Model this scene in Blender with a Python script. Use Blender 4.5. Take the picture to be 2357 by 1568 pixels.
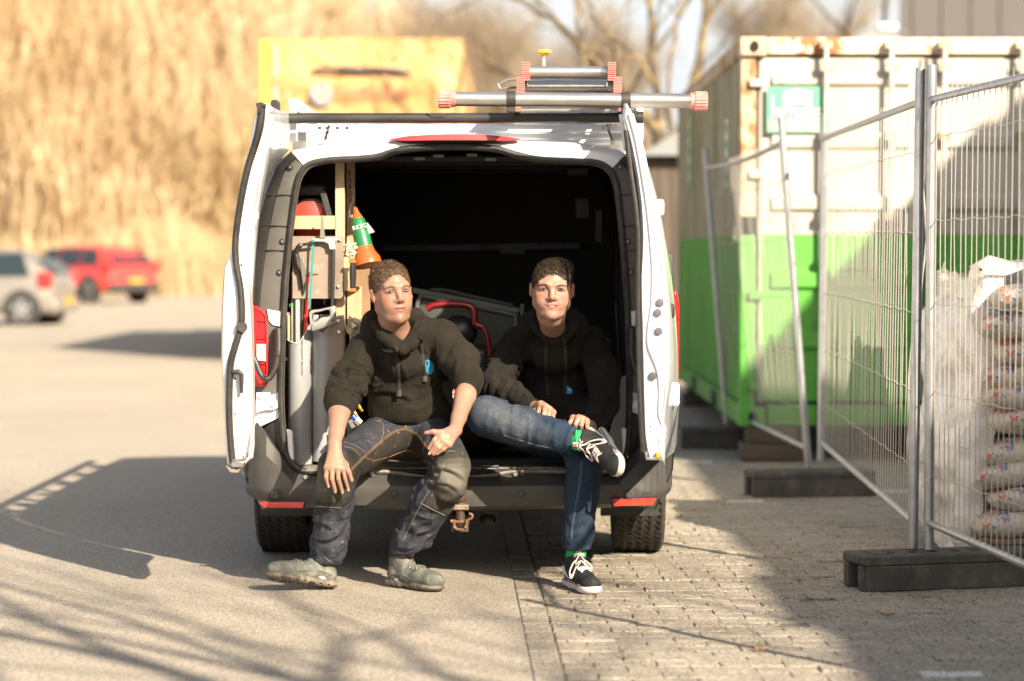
import bpy, bmesh, math, random
import numpy as np
from math import sin, cos, pi, radians, sqrt, atan2
from mathutils import Vector, Matrix, Quaternion, noise as mnoise
from mathutils.bvhtree import BVHTree
random.seed(7); RNG = np.random.RandomState(7)
SC = bpy.context.scene
for _o in list(bpy.data.objects): bpy.data.objects.remove(_o)

# ---------------------------------------------------------------- camera, sky, sun, exposure
TILT = radians(2.07); CAMZ = 1.38
cam = bpy.data.cameras.new('camera'); cam_o = bpy.data.objects.new('camera', cam)
SC.collection.objects.link(cam_o); SC.camera = cam_o
cam_o.location = (0, 0, CAMZ); cam_o.rotation_euler = (pi/2 - TILT, 0, 0)
cam.lens = 85; cam.sensor_width = 36; cam.clip_start = 0.1; cam.clip_end = 2000
cam.dof.use_dof = True; cam.dof.focus_distance = 9.95; cam.dof.aperture_fstop = 1.6
cam.dof.aperture_blades = 0

SUN = Vector((0.92, -1.34, 1.0)).normalized()
w = bpy.data.worlds.new('World'); SC.world = w; w.use_nodes = True
nt = w.node_tree; nt.nodes.clear()
sky = nt.nodes.new('ShaderNodeTexSky'); sky.sky_type = 'NISHITA'; sky.sun_disc = False
sky.sun_elevation = math.asin(SUN.z); sky.sun_rotation = atan2(SUN.x, SUN.y)
sky.dust_density = 7.0; sky.air_density = 1.0; sky.ozone_density = 1.2
bg = nt.nodes.new('ShaderNodeBackground'); bg.inputs[1].default_value = 0.10
wo = nt.nodes.new('ShaderNodeOutputWorld')
hz = nt.nodes.new('ShaderNodeMix'); hz.data_type = 'RGBA'; hz.inputs[0].default_value = .62
tcw = nt.nodes.new('ShaderNodeTexCoord'); spw = nt.nodes.new('ShaderNodeSeparateXYZ'); nt.links.new(tcw.outputs['Generated'], spw.inputs[0])
mrw = nt.nodes.new('ShaderNodeMapRange'); mrw.interpolation_type = 'SMOOTHERSTEP'; mrw.inputs[1].default_value = 0.0; mrw.inputs[2].default_value = .55
nt.links.new(spw.outputs[2], mrw.inputs[0])
hcol = nt.nodes.new('ShaderNodeMix'); hcol.data_type = 'RGBA'; nt.links.new(mrw.outputs[0], hcol.inputs[0])
hcol.inputs[6].default_value = (5.0, 5.15, 5.3, 1); hcol.inputs[7].default_value = (.95, 1.15, 1.45, 1)   # haze, whiter towards the horizon
nt.links.new(hcol.outputs[2], hz.inputs[7])
nt.links.new(sky.outputs[0], hz.inputs[6]); nt.links.new(hz.outputs[2], bg.inputs[0]); nt.links.new(bg.outputs[0], wo.inputs[0])
sun = bpy.data.lights.new('sun', 'SUN'); sun.energy = 5.0; sun.angle = radians(0.55); sun.color = (1.0, 0.86, 0.68)
sun_o = bpy.data.objects.new('sun', sun); SC.collection.objects.link(sun_o)
sun_o.rotation_euler = SUN.to_track_quat('Z', 'Y').to_euler(); sun_o.location = (8, -12, 12)
SC.view_settings.view_transform = 'Standard'; SC.view_settings.look = 'None'
SC.view_settings.gamma = 1.0; SC.view_settings.use_curve_mapping = False
SC.view_settings.exposure = 1.5
SC.render.engine = 'CYCLES'
SC.cycles.max_bounces = 8; SC.cycles.diffuse_bounces = 4; SC.cycles.glossy_bounces = 3
SC.cycles.transmission_bounces = 4; SC.cycles.transparent_max_bounces = 12
SC.cycles.use_denoising = True; SC.cycles.caustics_reflective = False; SC.cycles.caustics_refractive = False

# ---------------------------------------------------------------- helpers
FPX = 85/36*2356
def P(u, v, Y):
    "world point seen at picture position (u, v) [2356 wide] at depth Y"
    dx = (u - 1178)/FPX; dy = (784 - v)/FPX
    d = Vector((dx, cos(TILT) + dy*sin(TILT), -sin(TILT) + dy*cos(TILT)))
    return Vector((0, 0, CAMZ)) + d*(Y/d.y)
def PG(u, v, z=0.0):
    "point on the level z"
    dx = (u - 1178)/FPX; dy = (784 - v)/FPX
    d = Vector((dx, cos(TILT) + dy*sin(TILT), -sin(TILT) + dy*cos(TILT)))
    return Vector((0, 0, CAMZ)) + d*((z - CAMZ)/d.z)

ORG = {}
def org(o): return ORG.get(o.name, Vector((0, 0, 0)))
def link(o): SC.collection.objects.link(o); return o
def thing(name, label, cat, loc=(0, 0, 0), group=None, kind=None):
    o = bpy.data.objects.new(name, None); link(o)
    o.location = loc; o.empty_display_size = 0.1
    ORG[o.name] = Vector(loc)
    o['label'] = label; o['category'] = cat
    if group: o['group'] = group
    if kind: o['kind'] = kind
    return o
def tag(o, label=None, cat=None, group=None, kind=None):
    if label: o['label'] = label
    if cat: o['category'] = cat
    if group: o['group'] = group
    if kind: o['kind'] = kind
    return o

class MB:
    def __init__(s): s.v = []; s.f = []
    def add(s, vs, fs):
        b = len(s.v); s.v += [Vector(p) for p in vs]; s.f += [tuple(b+i for i in f) for f in fs]; return s
    def box(s, c, sz, rot=None):
        c = Vector(c); hx, hy, hz = sz[0]/2, sz[1]/2, sz[2]/2
        vs = [Vector((x, y, z)) for x in (-hx, hx) for y in (-hy, hy) for z in (-hz, hz)]
        if rot is not None: vs = [rot @ p for p in vs]
        return s.add([c+p for p in vs], [(0,1,3,2),(4,6,7,5),(0,4,5,1),(2,3,7,6),(0,2,6,4),(1,5,7,3)])
    def bar(s, a, b, wdt, th, up=(0, 0, 1)):
        a = Vector(a); b = Vector(b); d = b-a; L = d.length; d.normalize()
        up = Vector(up); x = d.cross(up)
        if x.length < 1e-4: x = d.cross(Vector((0, 1, 0)))
        x.normalize(); z = x.cross(d)
        R = Matrix((x, d, z)).transposed()
        return s.box((a+b)/2, (wdt, L, th), R)
    def tube(s, pts, r, n=8, closed=False, flat=1.0, caps=True, nrm=None):
        pts = [Vector(p) for p in pts]; m = len(pts)
        if not hasattr(r, '__len__'): r = [r]*m
        prev = None; vs = []
        for i, p in enumerate(pts):
            if closed: t = pts[(i+1) % m]-pts[i-1]
            else: t = pts[min(i+1, m-1)]-pts[max(i-1, 0)]
            if t.length < 1e-9: t = Vector((0, 0, 1))
            t.normalize()
            if nrm is not None:
                a = (nrm - t*nrm.dot(t)).normalized()
            elif prev is None:
                a = t.orthogonal().normalized()
            else:
                a = prev - t*prev.dot(t)
                a = a.normalized() if a.length > 1e-6 else t.orthogonal().normalized()
            prev = a; b = t.cross(a)
            for k in range(n):
                an = 2*pi*k/n
                vs.append(p + a*(cos(an)*r[i]*flat) + b*(sin(an)*r[i]))
        fs = []
        for i in range(m if closed else m-1):
            j = (i+1) % m
            for k in range(n):
                l = (k+1) % n; fs.append((i*n+k, i*n+l, j*n+l, j*n+k))
        if not closed and caps:
            fs.append(tuple(range(n-1, -1, -1))); fs.append(tuple((m-1)*n+k for k in range(n)))
        return s.add(vs, fs)
    def lathe(s, prof, o, ax=(0, 0, 1), n=20, capa=True, capb=True):
        o = Vector(o); ax = Vector(ax).normalized(); x = ax.orthogonal().normalized(); y = ax.cross(x)
        vs = []; m = len(prof)
        for (r, h) in prof:
            for k in range(n):
                an = 2*pi*k/n; vs.append(o + ax*h + x*(cos(an)*r) + y*(sin(an)*r))
        fs = [(i*n+k, i*n+(k+1) % n, (i+1)*n+(k+1) % n, (i+1)*n+k) for i in range(m-1) for k in range(n)]
        if capa: fs.append(tuple(range(n-1, -1, -1)))
        if capb: fs.append(tuple((m-1)*n+k for k in range(n)))
        return s.add(vs, fs)
    def cyl(s, a, b, r, n=14, r2=None):
        a = Vector(a); b = Vector(b)
        return s.lathe([(r, 0), (r2 if r2 is not None else r, (b-a).length)], a, b-a, n)
    def ball(s, c, r, n=12, m=8, sc=(1, 1, 1), rot=None):
        c = Vector(c); vs = []; fs = []
        for i in range(m+1):
            th = pi*i/m
            for k in range(n):
                ph = 2*pi*k/n
                p = Vector((sin(th)*cos(ph)*r*sc[0], sin(th)*sin(ph)*r*sc[1], cos(th)*r*sc[2]))
                if rot is not None: p = rot @ p
                vs.append(c+p)
        for i in range(m):
            for k in range(n):
                fs.append((i*n+k, (i+1)*n+k, (i+1)*n+(k+1) % n, i*n+(k+1) % n))
        return s.add(vs, fs)
    def prism(s, poly, thick):
        "poly: 3d points of a face, thick: Vector offset"
        n = len(poly); t = Vector(thick)
        vs = [Vector(p) for p in poly] + [Vector(p)+t for p in poly]
        fs = [tuple(range(n)), tuple(range(2*n-1, n-1, -1))]
        fs += [(i, i+n, (i+1) % n + n, (i+1) % n) for i in range(n)]
        return s.add(vs, fs)
    def sheet(s, rows, closed=False):
        "rows: list of lists of points"
        n = len(rows[0]); vs = [p for r in rows for p in r]; fs = []
        for i in range(len(rows)-1):
            for k in range(n if closed else n-1):
                l = (k+1) % n; fs.append((i*n+k, i*n+l, (i+1)*n+l, (i+1)*n+k))
        return s.add(vs, fs)

def obj(name, mb, m, parent=None, smooth=40, bevel=0, seg=2, solid=0, recalc=True, kind=None, label=None, sub=0):
    me = bpy.data.meshes.new(name)
    o0 = org(parent) if parent is not None else Vector((0, 0, 0))
    me.from_pydata([tuple(p-o0) for p in mb.v], [], mb.f)
    if recalc:
        bm = bmesh.new(); bm.from_mesh(me); bmesh.ops.recalc_face_normals(bm, faces=bm.faces); bm.to_mesh(me); bm.free()
    o = bpy.data.objects.new(name, me); link(o)
    if m is not None: me.materials.append(m)
    if smooth:
        me.polygons.foreach_set('use_smooth', [True]*len(me.polygons))
        me.set_sharp_from_angle(angle=radians(smooth))
    if parent is not None: o.parent = parent; ORG[o.name] = o0
    if solid:
        md = o.modifiers.new('solid', 'SOLIDIFY'); md.thickness = solid; md.offset = 0
    if sub:
        md = o.modifiers.new('sub', 'SUBSURF'); md.levels = sub; md.render_levels = sub
    if bevel:
        md = o.modifiers.new('bevel', 'BEVEL'); md.width = bevel; md.segments = seg; md.limit_method = 'ANGLE'; md.angle_limit = radians(35)
        md.harden_normals = False
    if kind: o['kind'] = kind
    if label: o['label'] = label
    return o
def copy_tree(o, parent=None):
    c = o.copy(); link(c)
    if parent is not None: c.parent = parent
    for ch in o.children: copy_tree(ch, c)
    return c
def spline(pts, n=6, closed=False):
    "catmull-rom"
    pts = [Vector(p) for p in pts]; m = len(pts); out = []
    rng = range(m) if closed else range(m-1)
    for i in rng:
        if closed: p0, p1, p2, p3 = pts[i-1], pts[i], pts[(i+1) % m], pts[(i+2) % m]
        else: p0, p1, p2, p3 = pts[max(i-1, 0)], pts[i], pts[i+1], pts[min(i+2, m-1)]
        for k in range(n):
            t = k/n
            out.append(0.5*((2*p1) + (p2-p0)*t + (2*p0-5*p1+4*p2-p3)*t*t + (3*p1-p0-3*p2+p3)*t*t*t))
    if not closed: out.append(pts[-1])
    return out
def interp(x, xs, ys): return float(np.interp(x, xs, ys))

# ---------------------------------------------------------------- materials
MATS = {}
def nodes_of(name):
    m = bpy.data.materials.new(name); m.use_nodes = True
    nt = m.node_tree; return m, nt, nt.nodes['Principled BSDF']
def rgba(c): return (c[0], c[1], c[2], 1)
def mixc(nt, fac, a, b, mode='MIX'):
    n = nt.nodes.new('ShaderNodeMix'); n.data_type = 'RGBA'; n.blend_type = mode
    for sock, val in ((n.inputs[0], fac), (n.inputs[6], a), (n.inputs[7], b)):
        if isinstance(val, bpy.types.NodeSocket): nt.links.new(val, sock)
        elif isinstance(val, (int, float)): sock.default_value = val
        else: sock.default_value = rgba(val)
    return n.outputs[2]
def tnoise(nt, scale, detail=4, vec=None, rough=.6, dist=0):
    n = nt.nodes.new('ShaderNodeTexNoise'); n.inputs['Scale'].default_value = scale
    n.inputs['Detail'].default_value = detail; n.inputs['Roughness'].default_value = rough
    n.inputs['Distortion'].default_value = dist
    if vec is not None: nt.links.new(vec, n.inputs['Vector'])
    return n.outputs[0]
def ramp(nt, fac, lo, hi):
    n = nt.nodes.new('ShaderNodeMapRange'); n.inputs[1].default_value = lo; n.inputs[2].default_value = hi
    n.clamp = True; n.interpolation_type = 'SMOOTHSTEP'; nt.links.new(fac, n.inputs[0]); return n.outputs[0]
def objvec(nt, sc=(1, 1, 1)):
    t = nt.nodes.new('ShaderNodeTexCoord'); mp = nt.nodes.new('ShaderNodeMapping')
    mp.inputs['Scale'].default_value = sc; nt.links.new(t.outputs['Object'], mp.inputs['Vector']); return mp.outputs[0]
def bumpn(nt, bs, h, strength, dist=0.01, prev=None):
    b = nt.nodes.new('ShaderNodeBump'); b.inputs['Strength'].default_value = strength; b.inputs['Distance'].default_value = dist
    nt.links.new(h, b.inputs['Height'])
    if prev is not None: nt.links.new(prev, b.inputs['Normal'])
    nt.links.new(b.outputs[0], bs.inputs['Normal']); return b.outputs[0]
def mathn(nt, op, a, b=None, c=None, clamp=False):
    n = nt.nodes.new('ShaderNodeMath'); n.operation = op; n.use_clamp = clamp
    for i, val in enumerate((a, b, c)):
        if val is None: continue
        if isinstance(val, bpy.types.NodeSocket): nt.links.new(val, n.inputs[i])
        else: n.inputs[i].default_value = val
    return n.outputs[0]
def M(name, col, rough=.6, metal=0, var=None, dirt=None, bump=None, coat=0, sc=(1, 1, 1), spec=None, sheen=0, trans=0, alpha=1, sss=0):
    """var=(scale, colour2[, lo, hi]); dirt=(scale, colour, lo, hi); bump=(scale, strength[, dist])"""
    if name in MATS: return MATS[name]
    m, nt, bs = nodes_of(name); bs.inputs['Base Color'].default_value = rgba(col)
    bs.inputs['Roughness'].default_value = rough; bs.inputs['Metallic'].default_value = metal
    if spec is not None: bs.inputs['Specular IOR Level'].default_value = spec
    if coat: bs.inputs['Coat Weight'].default_value = coat; bs.inputs['Coat Roughness'].default_value = .05
    if sheen: bs.inputs['Sheen Weight'].default_value = sheen; bs.inputs['Sheen Roughness'].default_value = .5
    if trans: bs.inputs['Transmission Weight'].default_value = trans
    if alpha < 1: bs.inputs['Alpha'].default_value = alpha
    if sss:
        bs.inputs['Subsurface Weight'].default_value = sss; bs.inputs['Subsurface Radius'].default_value = (.012, .005, .003)
    out = None; vec = objvec(nt, sc) if (var or dirt or bump) else None
    if var:
        lo, hi = (var[2], var[3]) if len(var) > 2 else (.3, .7)
        out = mixc(nt, ramp(nt, tnoise(nt, var[0], 5, vec), lo, hi), col, var[1])
    if dirt:
        out = mixc(nt, ramp(nt, tnoise(nt, dirt[0], 6, vec, .7), dirt[2], dirt[3]), out if out is not None else col, dirt[1])
    if out is not None: nt.links.new(out, bs.inputs['Base Color'])
    if bump: bumpn(nt, bs, tnoise(nt, bump[0], 4, vec), bump[1], bump[2] if len(bump) > 2 else .01)
    MATS[name] = m; return m

# ---------------------------------------------------------------- signed distance modelling (numpy) + surface nets
class SDF:
    def __init__(s, lo, hi, h):
        s.lo = np.array(lo, np.float32); s.h = h
        s.n = np.ceil((np.array(hi)-s.lo)/h).astype(int)+1
        s.D = np.full(tuple(s.n), 0.5, np.float32)
    def sub(s, lo, hi):
        a = np.clip(np.floor((np.array(lo)-s.lo)/s.h).astype(int), 0, s.n); b = np.clip(np.ceil((np.array(hi)-s.lo)/s.h).astype(int)+1, 0, s.n)
        if np.any(b-a < 1): return None, None
        sl = tuple(slice(int(i), int(j)) for i, j in zip(a, b))
        g = [(np.arange(i, j, dtype=np.float32)*s.h+s.lo[k]) for k, (i, j) in enumerate(zip(a, b))]
        return sl, (g[0][:, None, None], g[1][None, :, None], g[2][None, None, :])
    def put(s, sl, d, k, op='u'):
        A = s.D[sl]
        if op == 'u':
            if k > 0:
                h = np.clip(.5+.5*(d-A)/k, 0, 1); R = d*(1-h)+A*h-k*h*(1-h)
            else: R = np.minimum(A, d)
        elif op == 's':
            d = -d
            if k > 0:
                h = np.clip(.5-.5*(d-A)/k, 0, 1); R = d*(1-h)+A*h+k*h*(1-h)
            else: R = np.maximum(A, d)
        elif op == 'i':
            R = np.maximum(A, d)
        s.D[sl] = R
    def cone(s, a, b, ra, rb=None, k=.01, op='u', flat=None):
        if rb is None: rb = ra
        a = np.array(a, np.float32); b = np.array(b, np.float32)
        m = max(ra, rb)*1.1+k*1.5+s.h*3
        sl, g = s.sub(np.minimum(a, b)-m, np.maximum(a, b)+m)
        if sl is None: return s
        ba = b-a; L2 = max(float(ba@ba), 1e-12)
        px, py, pz = g[0]-a[0], g[1]-a[1], g[2]-a[2]
        t = np.clip((px*ba[0]+py*ba[1]+pz*ba[2])/L2, 0, 1)
        qx, qy, qz = px-ba[0]*t, py-ba[1]*t, pz-ba[2]*t
        if flat is not None:   # flat=(dir, factor): squash along dir
            f = np.array(flat[0], np.float32); f = f/np.linalg.norm(f); kk = 1/flat[1]-1
            dd = qx*f[0]+qy*f[1]+qz*f[2]
            qx = qx+f[0]*dd*kk; qy = qy+f[1]*dd*kk; qz = qz+f[2]*dd*kk
        d = np.sqrt(qx*qx+qy*qy+qz*qz)-(ra+(rb-ra)*t)
        if flat is not None: d = d*min(1, flat[1]*1.15)
        s.put(sl, d, k, op); return s
    def chain(s, pts, rs, k=.01, op='u', flat=None):
        for i in range(len(pts)-1): s.cone(pts[i], pts[i+1], rs[i], rs[i+1], k, op, flat)
        return s
    def ell(s, c, r, R=None, k=.01, op='u'):
        "ellipsoid, R columns = local axes"
        c = np.array(c, np.float32); r = np.array(r, np.float32); m = float(r.max())+k*1.5+s.h*3
        sl, g = s.sub(c-m, c+m)
        if sl is None: return s
        px, py, pz = g[0]-c[0], g[1]-c[1], g[2]-c[2]
        if R is None: x, y, z = px, py, pz
        else:
            R = np.array(R, np.float32)
            x = px*R[0, 0]+py*R[1, 0]+pz*R[2, 0]; y = px*R[0, 1]+py*R[1, 1]+pz*R[2, 1]; z = px*R[0, 2]+py*R[1, 2]+pz*R[2, 2]
        k0 = np.sqrt((x/r[0])**2+(y/r[1])**2+(z/r[2])**2); k1 = np.sqrt((x/r[0]**2)**2+(y/r[1]**2)**2+(z/r[2]**2)**2)+1e-6
        s.put(sl, k0*(k0-1)/k1, k, op); return s
    def rbox(s, c, hs, R=None, r=.01, k=.01, op='u'):
        c = np.array(c, np.float32); m = float(np.linalg.norm(hs))+k*1.5+s.h*3
        sl, g = s.sub(c-m, c+m)
        if sl is None: return s
        px, py, pz = g[0]-c[0], g[1]-c[1], g[2]-c[2]
        if R is None: x, y, z = px, py, pz
        else:
            R = np.array(R, np.float32)
            x = px*R[0, 0]+py*R[1, 0]+pz*R[2, 0]; y = px*R[0, 1]+py*R[1, 1]+pz*R[2, 1]; z = px*R[0, 2]+py*R[1, 2]+pz*R[2, 2]
        qx, qy, qz = np.abs(x)-hs[0]+r, np.abs(y)-hs[1]+r, np.abs(z)-hs[2]+r
        d = np.sqrt(np.maximum(qx, 0)**2+np.maximum(qy, 0)**2+np.maximum(qz, 0)**2)+np.minimum(np.maximum(qx, np.maximum(qy, qz)), 0)-r
        s.put(sl, d, k, op); return s
    def torus(s, c, n, R0, r, k=.01, op='u', sq=(1, 1)):
        c = np.array(c, np.float32); n = Vector(n).normalized(); x = n.orthogonal().normalized()
        x = Vector((1, 0, 0)) - n*n.x; x.normalize(); y = n.cross(x)
        m = R0*max(sq)+r+k*1.5+s.h*3; sl, g = s.sub(c-m, c+m)
        if sl is None: return s
        px, py, pz = g[0]-c[0], g[1]-c[1], g[2]-c[2]
        a = (px*x.x+py*x.y+pz*x.z)/sq[0]; b = (px*y.x+py*y.y+pz*y.z)/sq[1]; h = px*n.x+py*n.y+pz*n.z
        d = np.sqrt((np.sqrt(a*a+b*b)-R0)**2+h*h)-r
        s.put(sl, d, k, op); return s
    def half(s, c, n, op='s'):
        "remove the half space on the side of n"
        c = np.array(c, np.float32); n = np.array(n, np.float32); n = n/np.linalg.norm(n)
        sl, g = s.sub(s.lo, s.lo+s.n*s.h)
        d = (g[0]-c[0])*n[0]+(g[1]-c[1])*n[1]+(g[2]-c[2])*n[2]
        s.D[sl] = np.maximum(s.D[sl], d); return s
    def mesh(s, smooth=1):
        D = s.D; D[0] = D[-1] = .5; D[:, 0] = D[:, -1] = .5; D[:, :, 0] = D[:, :, -1] = .5
        S = D < 0
        n = np.array(D.shape)
        c = [S[i:n[0]-1+i, j:n[1]-1+j, k:n[2]-1+k] for i in (0, 1) for j in (0, 1) for k in (0, 1)]
        cnt = c[0].astype(np.uint8)
        for q in c[1:]: cnt = cnt+q
        act = (cnt > 0) & (cnt < 8)
        idx = np.argwhere(act); m = len(idx)
        ids = np.full(act.shape, -1, np.int32); ids[tuple(idx.T)] = np.arange(m)
        acc = np.zeros((m, 3), np.float32); w = np.zeros(m, np.float32)
        corners = [(i, j, k) for i in (0, 1) for j in (0, 1) for k in (0, 1)]
        vals = [D[idx[:, 0]+i, idx[:, 1]+j, idx[:, 2]+k] for (i, j, k) in corners]
        for a in range(8):
            for b in range(a+1, 8):
                ca, cb = np.array(corners[a]), np.array(corners[b])
                if np.abs(ca-cb).sum() != 1: continue
                va, vb = vals[a], vals[b]; cr = (va < 0) != (vb < 0)
                t = np.where(cr, va/np.where(cr, va-vb, 1), 0)
                acc += np.where(cr[:, None], ca+(cb-ca)*t[:, None], 0); w += cr
        V = (idx+acc/w[:, None])*s.h+s.lo
        F = []
        for ax in range(3):
            sl0 = [slice(None)]*3; sl1 = [slice(None)]*3; sl0[ax] = slice(0, -1); sl1[ax] = slice(1, None)
            A = S[tuple(sl0)]; B = S[tuple(sl1)]; e = np.argwhere(A != B)
            o1, o2 = (ax+1) % 3, (ax+2) % 3
            e = e[(e[:, o1] > 0) & (e[:, o2] > 0) & (e[:, o1] < n[o1]-1) & (e[:, o2] < n[o2]-1)]
            if not len(e): continue
            q = []
            for d1, d2 in ((-1, -1), (0, -1), (0, 0), (-1, 0)):
                f = e.copy(); f[:, o1] += d1; f[:, o2] += d2; q.append(ids[f[:, 0], f[:, 1], f[:, 2]])
            q = np.stack(q, 1); fl = A[e[:, 0], e[:, 1], e[:, 2]]
            q[~fl] = q[~fl][:, ::-1]; F.append(q)
        F = np.concatenate(F)
        for _ in range(smooth):
            acc = np.zeros_like(V); cn = np.zeros(len(V), np.float32)
            for a, b in ((0, 1), (1, 2), (2, 3), (3, 0)):
                np.add.at(acc, F[:, a], V[F[:, b]]); np.add.at(acc, F[:, b], V[F[:, a]]); np.add.at(cn, F[:, a], 1); np.add.at(cn, F[:, b], 1)
            V = V*.5+.5*acc/cn[:, None]
        return V.astype(np.float32), F.astype(np.int32)
def vnormals(V, F):
    n = np.cross(V[F[:, 2]]-V[F[:, 0]], V[F[:, 3]]-V[F[:, 1]]); N = np.zeros_like(V)
    for k in range(4): np.add.at(N, F[:, k], n)
    return N/(np.linalg.norm(N, axis=1)[:, None]+1e-9)
_T = RNG.rand(64, 64, 64).astype(np.float32)
def vnoise(p):
    "value noise in -1..1, p (n,3)"
    p = np.asarray(p, np.float32); i = np.floor(p).astype(int); f = p-i; f = f*f*(3-2*f); r = 0
    for a in (0, 1):
        for b in (0, 1):
            for c in (0, 1):
                wgt = (f[:, 0] if a else 1-f[:, 0])*(f[:, 1] if b else 1-f[:, 1])*(f[:, 2] if c else 1-f[:, 2])
                r = r+wgt*_T[(i[:, 0]+a) % 64, (i[:, 1]+b) % 64, (i[:, 2]+c) % 64]
    return r*2-1
def segd(V, a, b):
    a = np.array(a); b = np.array(b); ba = b-a; t = np.clip(((V-a)@ba)/max(ba@ba, 1e-9), 0, 1)
    return np.linalg.norm(V-a-t[:, None]*ba, axis=1), t
def npobj(name, V, F, m, parent=None, attrs=None, label=None):
    me = bpy.data.meshes.new(name); o0 = org(parent) if parent is not None else Vector((0, 0, 0))
    V = V-np.array(o0, np.float32)
    me.vertices.add(len(V)); me.vertices.foreach_set('co', V.astype(np.float32).ravel())
    me.loops.add(len(F)*4); me.loops.foreach_set('vertex_index', F.ravel().astype(np.int32))
    me.polygons.add(len(F)); me.polygons.foreach_set('loop_start', np.arange(0, len(F)*4, 4, dtype=np.int32))
    me.polygons.foreach_set('loop_total', np.full(len(F), 4, np.int32))
    me.update(calc_edges=True); me.polygons.foreach_set('use_smooth', np.ones(len(F), bool))
    if attrs:
        for an, (ty, data) in attrs.items():
            at = me.attributes.new(an, ty, 'POINT')
            at.data.foreach_set('vector' if ty == 'FLOAT_VECTOR' else 'value', np.asarray(data, np.float32).ravel())
    me.materials.append(m); me.validate()
    o = bpy.data.objects.new(name, me); link(o)
    if parent is not None: o.parent = parent; ORG[o.name] = o0
    if label: o['label'] = label
    return o
def bvh_of(V, F): return BVHTree.FromPolygons([tuple(p) for p in V], [tuple(f) for f in F])
def onto(bvh, u, v, Y0=5.0, off=0.0):
    "first point of the surface seen at picture position (u,v)"
    a = Vector((0, 0, CAMZ)); d = (P(u, v, 10)-a).normalized()
    h = bvh.ray_cast(a+d*Y0, d)
    if h[0] is None: return None
    return h[0]-d*off
# ---------------------------------------------------------------- ground
def ground_mat(name, a, b, speck, bs=.6, big=None):
    m, nt, bs_ = nodes_of(name); vec = objvec(nt)
    c = mixc(nt, ramp(nt, tnoise(nt, .35, 5, vec), .3, .7), a, b)
    vo = nt.nodes.new('ShaderNodeTexVoronoi'); vo.inputs['Scale'].default_value = 190; nt.links.new(vec, vo.inputs['Vector'])
    sep = nt.nodes.new('ShaderNodeSeparateColor'); nt.links.new(vo.outputs['Color'], sep.inputs[0])
    c = mixc(nt, ramp(nt, sep.outputs[0], .55, 1.0), c, speck)
    c = mixc(nt, mathn(nt, 'MULTIPLY', ramp(nt, sep.outputs[1], .65, .95), .55), c, (.05, .045, .04))
    c = mixc(nt, mathn(nt, 'MULTIPLY', ramp(nt, tnoise(nt, 2.2, 6, vec, .7), .5, .8), .22), c, (.14, .12, .095))
    nt.links.new(c, bs_.inputs['Base Color']); bs_.inputs['Roughness'].default_value = .85
    bs_.inputs['Specular IOR Level'].default_value = .3
    n1 = bumpn(nt, bs_, vo.outputs['Distance'], bs, .006)
    bumpn(nt, bs_, tnoise(nt, 45, 5, vec), .5, .01, n1)
    return m
asphalt = ground_mat('asphalt_mat', (.31, .27, .21), (.36, .315, .25), (.54, .49, .41))
gm = M('soil_mat', (.16, .13, .08), .95, var=(.4, (.22, .19, .10)), bump=(8, .5, .05))
mb = MB(); mb.add([(-400, -60, -.05), (400, -60, -.05), (400, 900, -.05), (-400, 900, -.05)], [(0, 1, 2, 3)])
tag(obj('ground', mb, gm, smooth=0), kind='structure')
def KX(y): return (10.7-y)*.0268
mb = MB(); mb.add([(-60, -30, 0), (KX(-30)-.009, -30, 0), (KX(23)-.009, 23, 0), (-60, 23, 0), (45, 23, 0), (45, 78, 0), (-60, 78, 0)], [(0, 1, 2, 3), (3, 2, 4, 5, 6)])
tag(obj('road', mb, asphalt, smooth=0), kind='structure')
# pavement with single bricks
mb = MB(); mb.box((6.005, -3.5, -.0290), (12.03, 56, .05))
pave = tag(obj('pavement', mb, M('joint_sand', (.21, .18, .135), .95, var=(30, (.13, .11, .08)), bump=(60, .6)), smooth=0), kind='structure')
def brick_mat(name, a, b, c3):
    m, nt, bs = nodes_of(name); vec = objvec(nt); oi = nt.nodes.new('ShaderNodeObjectInfo')
    gi = nt.nodes.new('ShaderNodeNewGeometry')
    rnd = mathn(nt, 'FRACT', mathn(nt, 'ADD', oi.outputs['Random'], gi.outputs['Random Per Island']))
    tc = nt.nodes.new('ShaderNodeNewGeometry')
    c = mixc(nt, rnd, a, b)
    wv = tc.outputs['Position']
    c = mixc(nt, mathn(nt, 'MULTIPLY', ramp(nt, tnoise(nt, 9, 6, wv, .75), .45, .75), .6), c, c3)
    vo = nt.nodes.new('ShaderNodeTexVoronoi'); vo.inputs['Scale'].default_value = 130; nt.links.new(wv, vo.inputs['Vector'])
    sep = nt.nodes.new('ShaderNodeSeparateColor'); nt.links.new(vo.outputs['Color'], sep.inputs[0])
    c = mixc(nt, mathn(nt, 'MULTIPLY', ramp(nt, sep.outputs[0], .7, 1), .6), c, (.5, .46, .40))
    c = mixc(nt, mathn(nt, 'MULTIPLY', ramp(nt, sep.outputs[1], .7, .9), .7), c, (.03, .028, .025))
    nt.links.new(c, bs.inputs['Base Color']); bs.inputs['Roughness'].default_value = .88
    n1 = bumpn(nt, bs, vo.outputs['Distance'], .6, .005)
    bumpn(nt, bs, tnoise(nt, 40, 5, wv), .5, .008, n1)
    return m
bm_ = brick_mat('brick_mat', (.29, .25, .19), (.36, .315, .245), (.21, .185, .135))
wm_ = brick_mat('white_brick_mat', (.62, .60, .56), (.72, .70, .66), (.42, .40, .35))
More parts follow.
